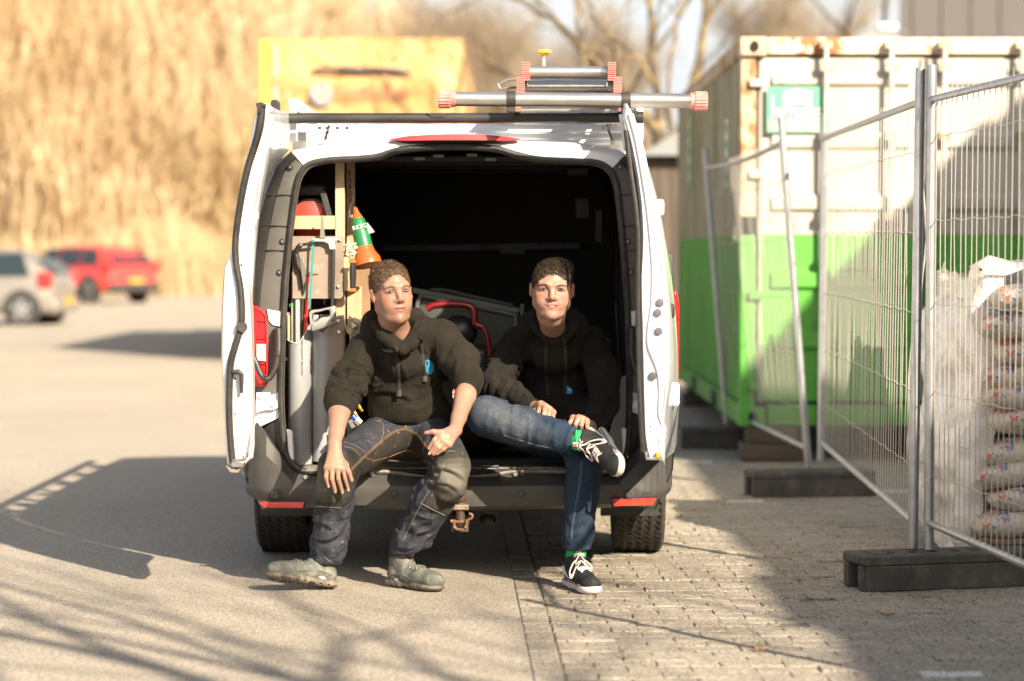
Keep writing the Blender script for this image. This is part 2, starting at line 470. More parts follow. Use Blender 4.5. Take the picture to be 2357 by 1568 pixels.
def paver(L, W, ch=.004):
    hx, hy = L/2, W/2; a, b = hx-ch, hy-ch
    v = [(-hx, -hy, -.05), (hx, -hy, -.05), (hx, hy, -.05), (-hx, hy, -.05), (-hx, -hy, -ch), (hx, -hy, -ch), (hx, hy, -ch), (-hx, hy, -ch),
         (-a, -b, 0), (a, -b, 0), (a, b, 0), (-a, b, 0)]
    f = [(0, 1, 5, 4), (1, 2, 6, 5), (2, 3, 7, 6), (3, 0, 4, 7), (4, 5, 9, 8), (5, 6, 10, 9), (6, 7, 11, 10), (7, 4, 8, 11), (8, 9, 10, 11)]
    return v, f
pv, pf = paver(.2090, .1035, .003)
pm = bpy.data.meshes.new('brick'); pm.from_pydata(pv, [], pf); pm.materials.append(bm_)
pmw = pm.copy(); pmw.materials.clear(); pmw.materials.append(wm_)
WHITE = [(2187, 1548), (1701, 1156), (2056, 1137), (1741, 1055), (1586, 1064), (1898, 1047), (2050, 1038), (2177, 1030)]
whites = [PG(u, v) for u, v in WHITE]
cells = []; halves = []
for j in range(0, 160):
    y = 6.9 + j*.1065
    for i in range(-1, 40):
        x = .204 + i*.212 + (.106 if j % 2 else 0)
        if x < .16:
            if i == -1 and j % 2: halves.append((y, .151))
            continue
        if x > .19*y+.5 or x > 8: continue
        cells.append((y, x))
for p in whites:
    p = Vector((p.x-KX(p.y), p.y+.0268*p.x, 0))
    k = min(range(len(cells)), key=lambda q: (cells[q][0]-p.y)**2+(cells[q][1]-p.x)**2)
    cells[k] = (cells[k][0], cells[k][1], 1)
seen = [c for c in cells if 7.7 < c[0] and c[1] < .212*c[0]+.12]
seen.sort(key=lambda c: (len(c) < 3, c[0]))
near = set(id(c) for c in seen[:262])
rest = MB(); rest_w = MB()
for c in cells:
    dz = random.gauss(0, .0016); R = Matrix.Rotation(random.gauss(0, .008), 3, 'X') @ Matrix.Rotation(random.gauss(0, .006), 3, 'Y') @ Matrix.Rotation(random.gauss(0, .012), 3, 'Z')
    pos = Vector((c[1]+random.gauss(0, .0015), c[0]+random.gauss(0, .0012), dz))
    if id(c) in near:
        o = bpy.data.objects.new('brick', pmw if len(c) > 2 else pm); link(o); o.parent = pave; o.location = pos; o.rotation_euler = R.to_euler()
        if len(c) > 2: o['label'] = 'white marking brick set in the grey paving'
    else: rest.add([R @ Vector(q)+pos for q in pv], pf)
hv_, hf_ = paver(.100, .1015)
for y, x in halves: rest.add([Vector(q)+Vector((x, y, random.gauss(0, .0012))) for q in hv_], hf_)
# kerb strip of bricks along y
kv, kf = paver(.100, .207)
km = bpy.data.meshes.new('kerb_brick'); km.from_pydata(kv, [], kf); km.materials.append(bm_)
for j in range(80):
    y = 6.95+j*.2145; pos = Vector((.043, y, random.gauss(.001, .001)))
    if j < 38 and y > 7.6:
        o = bpy.data.objects.new('kerb_brick', km); link(o); o.parent = pave; o.location = pos; o.rotation_euler = (random.gauss(0, .006), random.gauss(0, .01), random.gauss(-.008, .008))
    else: rest.add([Vector(q)+pos for q in kv], kf)
o = obj('paving_bricks', rest, bm_, pave, smooth=0, recalc=False); o['kind'] = 'stuff'
# the paving runs at a slight angle to the view
pave.rotation_euler = (0, 0, math.atan(.0268)); pave.location = (.0268*10.7, 0, 0)
# moss and grit in the joints, fallen leaves
mb = MB()
for i in range(260):
    y = random.uniform(7.8, 15); x = random.uniform(.1, .2*y)
    y = 6.9+(.1065)*round((y-6.9)/.1065)+.053; 
    mb.ball((x+random.gauss(0, .01), y, .0), random.uniform(.003, .008), 5, 3, (1.5, 1, .5))
tag(obj('joint_moss', mb, M('moss_mat', (.10, .12, .04), .95, var=(20, (.16, .13, .07))), smooth=0), kind='stuff')
lm = M('dry_leaf_mat', (.22, .12, .05), .8, var=(15, (.35, .22, .10)))
for k, (u, v, lb) in enumerate([(1838, 1341, 'small curled dry leaf on the sunlit paving right of the sneaker'), (2280, 1349, 'pale scrap of paper by the nearest fence foot'),
                   (1745, 1500, 'tiny dry leaf on the sunlit bricks near the picture bottom'), (2042, 1420, 'dark dry leaf lying in the shaded paving')]):
    p = PG(u, v); mb = MB(); a = random.uniform(0, 3)
    rows = [[p+Vector((cos(a)*s*.028-sin(a)*t*.012*(1-abs(s)), sin(a)*s*.028+cos(a)*t*.012*(1-abs(s)), .004+.008*abs(s)+.006*abs(t))) for t in (-1, 0, 1)] for s in (-1, -.5, 0, .5, 1)]
    mb.sheet(rows); o = obj('paper_scrap' if k == 1 else 'fallen_leaf', mb, M('paper_mat', (.7, .7, .68), .8) if k == 1 else lm, None, solid=.001)
    tag(o, lb, 'litter')
tag(obj('grit', (lambda g: [g.ball((random.uniform(-2.3, .0), random.uniform(7.7, 10.5), .003), random.uniform(.0015, .0035), 5, 3) for _ in range(300)] and g)(MB()), M('grit_mat', (.3, .27, .22), .9), smooth=0), kind='stuff')

# ---------------------------------------------------------------- container
CY = 16.0; CX0 = 1.51; CX1 = CX0+2.44; CZ0 = .235; CZ1 = 2.80; CL = 6.06; GZ = 1.50
steelw = M('container_white', (.46, .44, .39), .75, var=(1.3, (.37, .345, .29), .35, .7), dirt=(5, (.24, .16, .09), .58, .74), bump=(9, .25), sc=(1, 1, .6))
steelg = M('container_green', (.075, .31, .03), .55, var=(1.5, (.105, .37, .05), .3, .7), dirt=(6, (.16, .17, .05), .62, .78), bump=(9, .2))
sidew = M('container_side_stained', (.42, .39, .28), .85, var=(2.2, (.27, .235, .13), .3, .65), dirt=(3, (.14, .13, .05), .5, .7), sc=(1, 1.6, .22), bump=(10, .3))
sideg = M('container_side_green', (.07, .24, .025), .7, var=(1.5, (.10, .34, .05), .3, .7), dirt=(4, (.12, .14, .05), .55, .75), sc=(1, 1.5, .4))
rust = M('rusty_steel', (.50, .42, .28), .8, var=(5, (.30, .13, .05), .45, .62), bump=(14, .4))
ct = thing('shipping_container', 'white and green steel shipping container behind the mesh fence, with rusty top rail', 'container', (CX0+1.22, CY, 0))
def corr(x, y0, y1, z0, z1, nw):
    rows = []; L = y1-y0; n = nw*4
    prof = [(0, 0), (.35, 0), (.5, .036), (.85, .036)]
    pts = []
    for i in range(nw):
        for t, d in prof: pts.append((x+d, y0+(i+t)*L/nw))
    pts.append((x, y1))
    return [[(px, py, z) for px, py in pts] for z in (z0, z1)]
mb = MB(); mb.sheet(corr(CX0+.01, CY+.16, CY+CL-.16, GZ, CZ1-.12, 22)); obj('side_wall', mb, sidew, ct, smooth=0)
mb = MB(); mb.sheet(corr(CX0+.01, CY+.16, CY+CL-.16, CZ0+.16, GZ, 22)); obj('side_wall', mb, sideg, ct, smooth=0, label='green lower band of the stained side')
mb = MB(); mb.box((CX1-.02, CY+CL/2, (CZ0+CZ1)/2), (.04, CL-.3, CZ1-CZ0-.2)); mb.box(((CX0+CX1)/2, CY+CL-.05, (CZ0+CZ1)/2), (2.2, .04, CZ1-CZ0-.2)); obj('far_wall', mb, steelw, ct)
mb = MB(); mb.box(((CX0+CX1)/2, CY+CL/2, CZ1-.035), (2.36, CL-.2, .03)); obj('roof', mb, rust, ct)
mb = MB(); mb.box(((CX0+CX1)/2, CY+CL/2, CZ0+.10), (2.3, CL-.2, .03)); obj('floor', mb, M('dark_under', (.03, .028, .025), .9), ct)
for zz, mt in ((CZ1-.06, rust), (CZ0+.07, sideg)):
    mb = MB(); mb.box((CX0+.03, CY+CL/2, zz), (.06, CL-.36, .12 if mt is rust else .14)); obj('side_rail', mb, mt, ct, bevel=.006)
# fork pockets in the bottom rail and cross members
mb = MB()
for y in (CY+2.0, CY+4.0): mb.box((CX0-.003, y, CZ0+.07), (.02, .36, .11))
for i in range(14): mb.box((CX0+1.2, CY+.35+i*.41, CZ0+.045), (2.2, .05, .09))
obj('cross_member', mb, M('dark_under', (.03, .03, .03)), ct)
for x in (CX0+.05, CX1-.05):
    mb = MB(); mb.box((x, CY+.06, (GZ+CZ1)/2), (.10, .12, CZ1-GZ-.24)); obj('corner_post', mb, rust if x < 3 else steelw, ct, bevel=.008)
    mb = MB(); mb.box((x, CY+.06, (GZ+CZ0)/2+.055), (.10, .12, GZ-CZ0-.115)); obj('corner_post', mb, steelg, ct, bevel=.008)
    mb = MB(); mb.box((x, CY+CL-.06, (CZ0+CZ1)/2), (.10, .12, CZ1-CZ0-.24)); obj('corner_post', mb, sidew, ct, bevel=.008)
for x in (CX0+.08, CX1-.08):
    for z in (CZ0+.06, CZ1-.06):
        for y in (CY+.05, CY+CL-.08):
            mb = MB(); mb.box((x, y, z), (.18, .18, .125)); c = obj('corner_casting', mb, rust if z > 2 else steelg, ct, bevel=.012)
            mb = MB(); mb.lathe([(.030, 0), (.030, .012)], (x+.005, y-.101, z), (0, 1, 0), 16)
            mb.v = [Vector((p.x, p.y, (p.z-z)*1.25+z)) for p in mb.v]
            obj('casting_hole', mb, M('black_hole', (.01, .01, .01), .9), c)
mb = MB(); mb.box(((CX0+CX1)/2, CY+.05, CZ1-.055), (2.44-.36, .10, .11)); obj('top_rail', mb, M('rusty_top', (.62, .52, .36), .8, var=(3.5, (.38, .13, .04), .48, .6), dirt=(9, (.7, .66, .55), .5, .6)), ct, bevel=.008)
mb = MB(); mb.box(((CX0+CX1)/2, CY+.05, CZ0+.07), (2.44-.36, .10, .14)); obj('bottom_rail', mb, steelg, ct, bevel=.008)
dz0, dz1 = CZ0+.16, CZ1-.13
for di, (xa, xb) in enumerate(((CX0+.11, CX0+1.215), (CX0+1.225, CX1-.11))):
    d = obj('door', (lambda m: m.box(((xa+xb)/2, CY+.05, (GZ+dz1)/2), (xb-xa, .04, dz1-GZ)))(MB()), steelw, ct, bevel=.004)
    obj('door_lower_panel', (lambda m: m.box(((xa+xb)/2, CY+.05, (GZ+dz0)/2-.001), (xb-xa, .04, GZ-dz0-.002)))(MB()), steelg, d, bevel=.004)
    # horizontal corrugations of the leaf
    zs = [(2.52, .10), (2.12, .13), (1.71, .13), (1.20, .14), (.80, .14)]
    for zc, hh in zs:
        mb = MB(); mb.prism([(xa+.10, CY+.03, zc-hh/2), (xa+.10, CY+.002, zc-hh/2+.03), (xa+.10, CY+.002, zc+hh/2-.03), (xa+.10, CY+.03, zc+hh/2)], (xb-xa-.2, 0, 0))
        obj('door_rib', mb, steelw if zc > GZ else steelg, d, smooth=20)
    for xx in (xa+.02, xb-.02):
        mb = MB(); mb.tube([(xx, CY+.022, dz0+.01), (xx, CY+.022, dz1-.01)], .012, 6); obj('door_gasket', mb, M('rubber_grey', (.35, .33, .28), .8), d)
for bi, x in enumerate((CX0+.555, CX0+.985, CX0+1.335, CX0+1.845)):
    bb = obj('locking_bar', MB().tube([(x, CY-.045, CZ0+.10), (x, CY-.045, GZ)], .017, 10), steelg, ct)
    obj('locking_bar_top', MB().tube([(x, CY-.045, GZ), (x, CY-.045, CZ1-.05)], .017, 10), M('bar_white', (.62, .61, .56), .5, var=(6, (.4, .36, .28))), bb)
    for z in (.42, .95, 1.33, 1.62, 2.15, 2.60, CZ1-.05, CZ0+.08): obj('bar_bracket', MB().box((x, CY-.035, z), (.085, .05, .055)), M('bracket_dirty', (.46, .43, .34), .7, var=(8, (.25, .17, .09))) if z > GZ else steelg, bb, bevel=.005)
    mb = MB(); mb.bar((x, CY-.075, 1.28), (x+(.38 if bi % 2 == 0 else -.38), CY-.075, 1.26), .012, .035)
    mb.box((x+(.38 if bi % 2 == 0 else -.38), CY-.06, 1.26), (.05, .05, .09)); obj('bar_handle', mb, steelg, bb, bevel=.004)
# hinges
for z in (.5, 1.1, 1.9, 2.5):
    for x in (CX0+.105, CX1-.105):
        obj('hinge', MB().box((x, CY-.012, z), (.10, .05, .05)), steelw if z > GZ else steelg, ct, bevel=.006)
# company sign plate on the left leaf
def SGN(u, v): return P(u, v, CY)
sx0, sx1, sz0, sz1 = SGN(1764, 200).x, SGN(1894, 200).x, SGN(1764, 306).z, SGN(1764, 200).z
sg = obj('company_sign', MB().box(((sx0+sx1)/2, CY-.012, (sz0+sz1)/2), (sx1-sx0, .01, sz1-sz0)), M('sign_green', (.10, .36, .23), .6, dirt=(5, (.25, .36, .25), .5, .8)), ct)
swm = M('sign_white', (.52, .52, .47), .6, dirt=(9, (.5, .46, .36), .55, .8))
cxx = SGN(1802, 0).x; cx2 = SGN(1850, 0).x; cx3 = SGN(1868, 0).x
za, zb, zc_, zd = SGN(0, 246).z, SGN(0, 212).z, SGN(0, 250).z, SGN(0, 205).z
obj('sign_emblem', MB().prism([(cxx, CY-.0185, za), (cx2-.02, CY-.0185, za+.02), (cx3, CY-.0185, za), (cx3, CY-.0185, zb), (cx2-.04, CY-.0185, zd), (cxx, CY-.0185, zb-.0)], (0, .003, 0)), swm, sg, smooth=0)
obj('sign_stripe', MB().box((cxx-.07, CY-.0185, (za+zb)/2-.02), (.012, .003, .09)), swm, sg)
obj('sign_panel', MB().box(((sx0+sx1)/2, CY-.0185, SGN(0, 291).z), (sx1-sx0-.02, .003, .075)), M('sign_pale', (.25, .42, .30), .6, dirt=(9, (.6, .58, .48), .4, .7)), sg)
def text(name, s, loc, size, m, parent, rot=(pi/2, 0, 0), ext=.001, shear=0, align='LEFT', xs=1.0, offset=0):
    cu = bpy.data.curves.new(name, 'FONT'); cu.body = s; cu.size = size; cu.extrude = ext; cu.shear = shear; cu.align_x = align; cu.offset = offset
    cu.materials.append(m); t0 = bpy.data.objects.new(name, cu)
    me = bpy.data.meshes.new_from_object(t0); bpy.data.objects.remove(t0); bpy.data.curves.remove(cu)
    o = bpy.data.objects.new(name, me); link(o)
    o0 = org(parent) if parent is not None else Vector((0, 0, 0))
    o.parent = parent; o.location = Vector(loc)-o0; o.rotation_euler = rot; o.scale = (xs, 1, 1); return o
text('sign_lettering', 'PIETERSE', (sx0+.02, CY-.019, SGN(0, 276).z), .108, swm, sg, shear=.25, xs=.78, offset=.002)
text('sign_small_print', 'containers  units', (sx0+.015, CY-.019, SGN(0, 287).z+.001), .036, M('sign_darkprint', (.12, .2, .14), .6), sg, xs=1.05)
# side stickers (white and green, with bars of print)
stg = M('sticker_green', (.10, .42, .14), .6); stw = M('sticker_white', (.66, .66, .6), .6)
for (y, z0, z1, lb) in ((CY+1.1, 1.85, 2.32, 0), (CY+4.6, 1.95, 2.55, 1)):
    s_ = obj('side_sticker', MB().box((CX0+.004, y, (z0+z1)/2), (.006, .24, z1-z0)), stw if not lb else stg, ct)
    for q in range(4):
        obj('sticker_mark', MB().box((CX0-.001, y, z0+(q+.5)*(z1-z0)/4), (.004, .15, (z1-z0)/8)), stg if not lb else stw, s_)
# blocks under the container
for k, (x, y, lb) in enumerate(((CX0+.10, CY+.08, 'stacked wooden block under the near left corner of the container'), (CX0+.12, CY+CL-.2, 'wooden block under the far left corner of the container'))):
    b = thing('support_block', lb, 'block', (x+.1, y, 0))
    for q in range(2): obj('timber', MB().box((x+.12, y+.05*q, .062+.113*q), (.42-.1*q, .3, .11)), M('old_timber', (.12, .09, .065), .9, var=(8, (.07, .055, .04)), sc=(.3, 4, 4)), b, bevel=.006)
for x, y, lb in ((CX1-.2, CY+.1, 'hidden'), ):
    b = thing('support_block', 'timber block under the right side of the container', 'block', (x, y, 0))
    for q in range(2): obj('timber', MB().box((x, y+.05*q, .062+.113*q), (.42, .3, .11)), MATS['old_timber'], b, bevel=.006)

# ---------------------------------------------------------------- mesh fence
galv = M('galvanised_steel', (.46, .47, .47), .42, .75, var=(14, (.36, .37, .38)), dirt=(30, (.30, .28, .25), .62, .75))
wirem = M('fence_wire', (.50, .48, .43), .5, .5)
rubber = M('fence_foot_mat', (.050, .047, .042), .85, var=(6, (.085, .078, .065)), dirt=(12, (.15, .13, .10), .52, .78), bump=(30, .5))
def mesh_fence(label, a0, a1, b0, b1, nw, top_bow=0, hor=(.30, .62, .97, 1.38, 1.72), bent=False):
    """a0,a1: bottom/top of first post, b0,b1: of the second post"""
    a0, a1, b0, b1 = map(Vector, (a0, a1, b0, b1))
    t = thing('mesh_fence', label, 'fence', tuple((a0+b0)/2*Vector((1, 1, 0)) if False else ((a0.x+b0.x)/2, (a0.y+b0.y)/2, 0)), 'temporary mesh fences')
    for p, q in ((a0, a1), (b0, b1)): obj('post', MB().tube([p, q], .021, 14), galv, t)
    def pt(s, h):
        p = a0.lerp(a1, h); q = b0.lerp(b1, h); r = p.lerp(q, s)
        return r + Vector((0, 0, -top_bow*4*s*(1-s)*h))
    hb, ht = .055, .93
    obj('top_rail', MB().tube([pt(s/8, ht) for s in range(9)], .0155, 10), galv, t)
    obj('bottom_rail', MB().tube([pt(s/8, hb) for s in range(9)], .0155, 10), galv, t)
    L = (b0-a0).length
    nrm = (b0-a0).cross(Vector((0, 0, 1))).normalized()
    for i in range(nw):
        s = (i+.6)/nw; wob = random.gauss(0, .003)
        pts = [pt(s, hb)+nrm*.010, pt(s, .35)+nrm*(.012+wob), pt(s, .65)+nrm*(.012-wob), pt(s, ht+.022)+nrm*.010]
        if bent and i in (1, 2, 3): pts[2] += nrm*.05+(b0-a0).normalized()*.04*(1 if i % 2 else -1)
        obj('wire', MB().tube(pts, .0021, 5), wirem, t)
    for h in hor:
        hh = h/2.0
        pts = [pt(s/24, hh)+nrm*.016+Vector((0, 0, (.004 if k % 2 else -.004))) for k, s in enumerate(range(25))]
        pts = [pt(0, hh-.015)] + pts[1:-1] + [pt(1, hh-.015)]
        obj('cross_wire', MB().tube(pts, .0021, 5), wirem, t)
    return t
bz = .12
A0 = P(2100, 1262, 10.05); A1 = P(2118, 157, 10.05)
B0 = P(1888, 1062, 13.75); B1 = P(1897, 262, 13.75)
mesh_fence('long mesh fence panel between the two front black feet, before the container doors', A0, A1, B0, B1, 44, hor=(.33, .65, .98, 1.32, 1.66), bent=True)
C0 = P(2137, 1265, 10.0); C1 = P(2144, 150, 10.0)
D0 = Vector((C0.x+.28, C0.y-3.3, C0.z)); D1 = Vector((C1.x+.30, C1.y-3.3, C1.z))
mesh_fence('nearest mesh fence panel in front of the cement bags, running out of the picture', C0, C1, D0, D1, 44, hor=(.32, .66, 1.02, 1.36, 1.70))
E0 = P(1860, 1077, 13.85); E1 = P(1797, 270, 13.85)
F0 = P(1672, 975, 17.2); F1 = P(1622, 342, 17.2)
mesh_fence('far mesh fence panel leaning beside the van, against the container corner', E0, E1, F0, F1, 40, top_bow=.035, hor=(.33, .65, .98, 1.32, 1.66))
def fence_foot(label, c, ang, L=.72):
    t = thing('weight_block', label, 'fence weight', (c[0], c[1], 0), 'black fence weights')
    R = Matrix.Rotation(ang, 3, 'Z'); c = Vector((c[0], c[1], 0))
    def bx(m, x, y, z, sx, sy, sz): m.box(c+R @ Vector((x, y, z)), (sx, sy, sz), R)
    W = .235; H = .145
    mb = MB(); bx(mb, 0, 0, H-.02, L, W, .04); obj('top_slab', mb, rubber, t, bevel=.008)
    for sy in (-1, 1):
        mb = MB(); bx(mb, 0, sy*(W/2-.014), (H-.04)/2, L-.03, .028, H-.041); obj('side_rib', mb, rubber, t, bevel=.005)
        for ex in (-1, 1): mb = MB(); bx(mb, ex*(L/2-.024), sy*(W/2-.040), (H-.04)/2, .05, .05, H-.043); obj('corner_leg', mb, rubber, t, bevel=.005)
    mb = MB(); bx(mb, -L/2+.13, 0, (H-.05)/2, .03, W-.03, H-.045); bx(mb, L/2-.13, 0, (H-.05)/2, .03, W-.03, H-.045); bx(mb, 0, 0, (H-.05)/2, L-.2, .03, H-.047); obj('inner_rib', mb, rubber, t)
    mb = MB()
    for x in (-.24, -.14, -.05, .05, .14, .24): mb.cyl(c+R @ Vector((x, 0, H-.005)), c+R @ Vector((x, 0, H+.0015)), .024, 14)
    obj('post_hole', mb, M('black_hole', (.01, .01, .01), .9), t)
    mb = MB(); bx(mb, -.30, 0, H+.001, .07, .13, .004); obj('raised_plate', mb, rubber, t)
    return t
fence_foot('nearest black fence foot, under the two posts in front of the cement bags', (1.79, 10.0), radians(14), .80)
fence_foot('middle black fence foot between the far and the long leaning panel', (1.70, 13.75), radians(10), .72)
fence_foot('farthest grey fence foot, half hidden behind the van', (1.42, 17.1), radians(-4), .44)

# ---------------------------------------------------------------- pallet with cement bags
PX, PY = 2.58, 11.0
wood_old = M('pallet_wood', (.26, .17, .10), .85, var=(6, (.16, .10, .06)), sc=(5, .6, 5), bump=(40, .4))
pl = thing('wooden_pallet', 'worn brown wooden pallet under the cement bags behind the fence', 'pallet', (PX, PY, 0))
for i in range(9): obj('top_board', MB().box((PX-.13, PY-.56+i*.14, .135+random.gauss(0, .001)), (.84, .095, .02)), wood_old, pl, bevel=.003)
for i in range(3): obj('stringer_board', MB().box((PX-.49+i*.36, PY, .112), (.10, 1.2, .022)), wood_old, pl, bevel=.003)
for i in range(3):
    for j in range(3): obj('pallet_block', MB().box((PX-.49+i*.36, PY-.54+j*.54, .061), (.10, .12, .078)), wood_old, pl, bevel=.004)
    obj('bottom_board', MB().box((PX-.49+i*.36, PY, .011), (.10, 1.2, .020)), wood_old, pl, bevel=.003)
def bag_mat():
    m, nt, bs = nodes_of('cement_bag_paper'); vec = objvec(nt)
    c = mixc(nt, ramp(nt, tnoise(nt, 6, 4, vec), .3, .7), (.54, .47, .38), (.62, .55, .46))
    def band(axis, lo, hi, col, base, nz, th):
        s = nt.nodes.new('ShaderNodeSeparateXYZ'); nt.links.new(vec, s.inputs[0])
        x = s.outputs[axis]
        a = mathn(nt, 'GREATER_THAN', x, lo); b = mathn(nt, 'LESS_THAN', x, hi)
        n = tnoise(nt, nz, 2, vec); k = mathn(nt, 'GREATER_THAN', n, th)
        s2 = mathn(nt, 'GREATER_THAN', s.outputs[2], -.005)
        return mixc(nt, mathn(nt, 'MULTIPLY', mathn(nt, 'MULTIPLY', a, b), mathn(nt, 'MULTIPLY', k, s2)), base, col)
    c = band(0, -.25, -.15, (.50, .13, .09), c, 22, .52)
    c = band(0, -.22, -.13, (.12, .24, .42), c, 26, .56)
    c = band(0, -.05, .06, (.52, .12, .10), c, 9, .53)
    c = band(0, .02, .2, (.12, .28, .50), c, 18, .56)
    nt.links.new(c, bs.inputs['Base Color']); bs.inputs['Roughness'].default_value = .55
    w1 = tnoise(nt, 26, 5, vec, .6, 1.5); bumpn(nt, bs, w1, .7, .02)
    return m
bagm = bag_mat()
def bag_mesh(seed):
    rows = []; nx, ny = 16, 12; L, W, H = .56, .38, .070
    def pnt(i, j, side):
        s = -1+2*i/nx; t = -1+2*j/ny
        prof = (max(0, 1-abs(s)**3.2)*max(0, 1-abs(t)**2.6))**.42
        n = mnoise.noise(Vector((s*2.6+seed*7, t*2.6, side*3)))*.010+mnoise.noise(Vector((s*9+seed*7, t*7, side*3)))*.006
        return Vector((s*L/2*(1-.06*abs(t)**3), t*W/2*(1-.08*abs(s)**3), side*(H*prof*(.95)+(n if prof > .2 else 0))-.010*abs(s)**2))
    v = []; f = []
    for side in (1, -1):
        b = len(v)
        for i in range(nx+1):
            for j in range(ny+1): v.append(pnt(i, j, side))
        for i in range(nx):
            for j in range(ny):
                q = (b+i*(ny+1)+j, b+(i+1)*(ny+1)+j, b+(i+1)*(ny+1)+j+1, b+i*(ny+1)+j+1)
                f.append(q if side > 0 else q[::-1])
    me = bpy.data.meshes.new('cement_bag'); me.from_pydata([tuple(p) for p in v], [], f)
    bm = bmesh.new(); bm.from_mesh(me); bmesh.ops.remove_doubles(bm, verts=bm.verts, dist=.0015); bm.to_mesh(me); bm.free()
    me.polygons.foreach_set('use_smooth', [True]*len(me.polygons)); me.materials.append(bagm); return me
bags = [bag_mesh(k) for k in range(3)]
ordn = ['lowest', 'second from below', 'third from below', 'fourth from below', 'fifth from below', 'sixth from below', 'seventh from below', 'eighth from below', 'ninth from below', 'topmost']
for k in range(10):
    z = .145+.062+k*.108
    for c, (bx_, by_, cl) in enumerate(((PX-.25, PY-.40, 'near column'), (PX-.20, PY-.01, 'middle column'), (PX-.18, PY+.38, 'far wrapped column'))):
        if k == 9 and c == 2: continue
        o = bpy.data.objects.new('cement_bag', bags[(k+c) % 3]); link(o)
        o.location = (bx_+random.gauss(0, .028)+(.02 if k % 2 else -.01), by_+random.gauss(0, .010), z)
        o.rotation_euler = (random.gauss(0, .05), random.gauss(-.05, .06), random.gauss(0, .10))
        tag(o, 'printed paper cement bag, %s in the %s of the pallet stack' % (ordn[k], cl), 'cement bag', 'cement bags stacked on the pallet')
# crumpled plastic wrap hanging over the far left side of the stack
mw, nt, bs = nodes_of('plastic_wrap'); bs.inputs['Base Color'].default_value = (.86, .82, .76, 1); bs.inputs['Roughness'].default_value = .22
vec = objvec(nt); al = ramp(nt, tnoise(nt, 5, 4, vec, .5, .5), .25, .60)
nt.links.new(mathn(nt, 'ADD', mathn(nt, 'MULTIPLY', al, .38), .58), bs.inputs['Alpha'])
bs.inputs['Coat Weight'].default_value = .4
n1 = bumpn(nt, bs, tnoise(nt, 7, 5, vec, .6, 1.5), .8, .04); bumpn(nt, bs, tnoise(nt, 30, 3, vec, .5, 1), .3, .006, n1)
mb = MB(); rows = []
for i in range(70):
    L0 = 1
    t = i/69; z = 1.30*(1-t)+(.19 if L0 < .5 else .05)*t
    row = []
    for j in range(60):
        s = j/59
        # path: starts on the near face, turns round the left side, runs along it and behind
        L = s*2.1
        if L < .30: x, y = PX-.50+ (.30-L)*.25, PY-.36
        elif L < 1.5: x, y = PX-.53, PY-.36+(L-.30)
        else: x, y = PX-.54+(L-1.5), PY+.80
        b = .07*sin(3.1*z+1.0)+.05*mnoise.noise(Vector((x*2, y*2, z*3)))*2+.018*mnoise.noise(Vector((x*9, y*9, z*11)))*2+.004*mnoise.noise(Vector((x*25, y*25, z*30)))
        b += .10*math.exp(-((z-.95)/.35)**2) + .05*math.exp(-((z-.42)/.2)**2)
        if L < .30: x += -b*.6; y += -abs(b)*.1
        elif L < 1.5: x -= b*.9
        zz = z+.05*mnoise.noise(Vector((s*7, 2, 0)))*(1 if t < .1 or t > .9 else 0)*2
        row.append((x, y, max(.012, zz)))
    rows.append(row)
mb.sheet(rows)
top = [[(PX-.50+ .09*q+.02*mnoise.noise(Vector((q, w_*3, 0))), PY-.38+w_*1.15, 1.285+.03*mnoise.noise(Vector((q*.5, w_*3, 4)))*2+.03*sin(w_*5)+(.015*q if q < 4 else .09-.01*q)) for w_ in [i/14 for i in range(15)]] for q in range(9)]
mb.sheet(top)
for q in range(0):
    c0 = Vector((PX-.45+q*.14, PY-.1+q*.15, 1.30)); mb.sheet([[c0+Vector((0, 0, 0)), c0+Vector((.10, .03, .02))], [c0+Vector((-.02, .05, .10)), c0+Vector((.13, .02, .13))], [c0+Vector((.05, .08, .15)), c0+Vector((.15, .06, .17))]])
tag(obj('plastic_wrap', mb, mw, None, smooth=180, recalc=False), 'crumpled clear plastic wrap hanging over the side of the cement bag stack', 'plastic wrap')
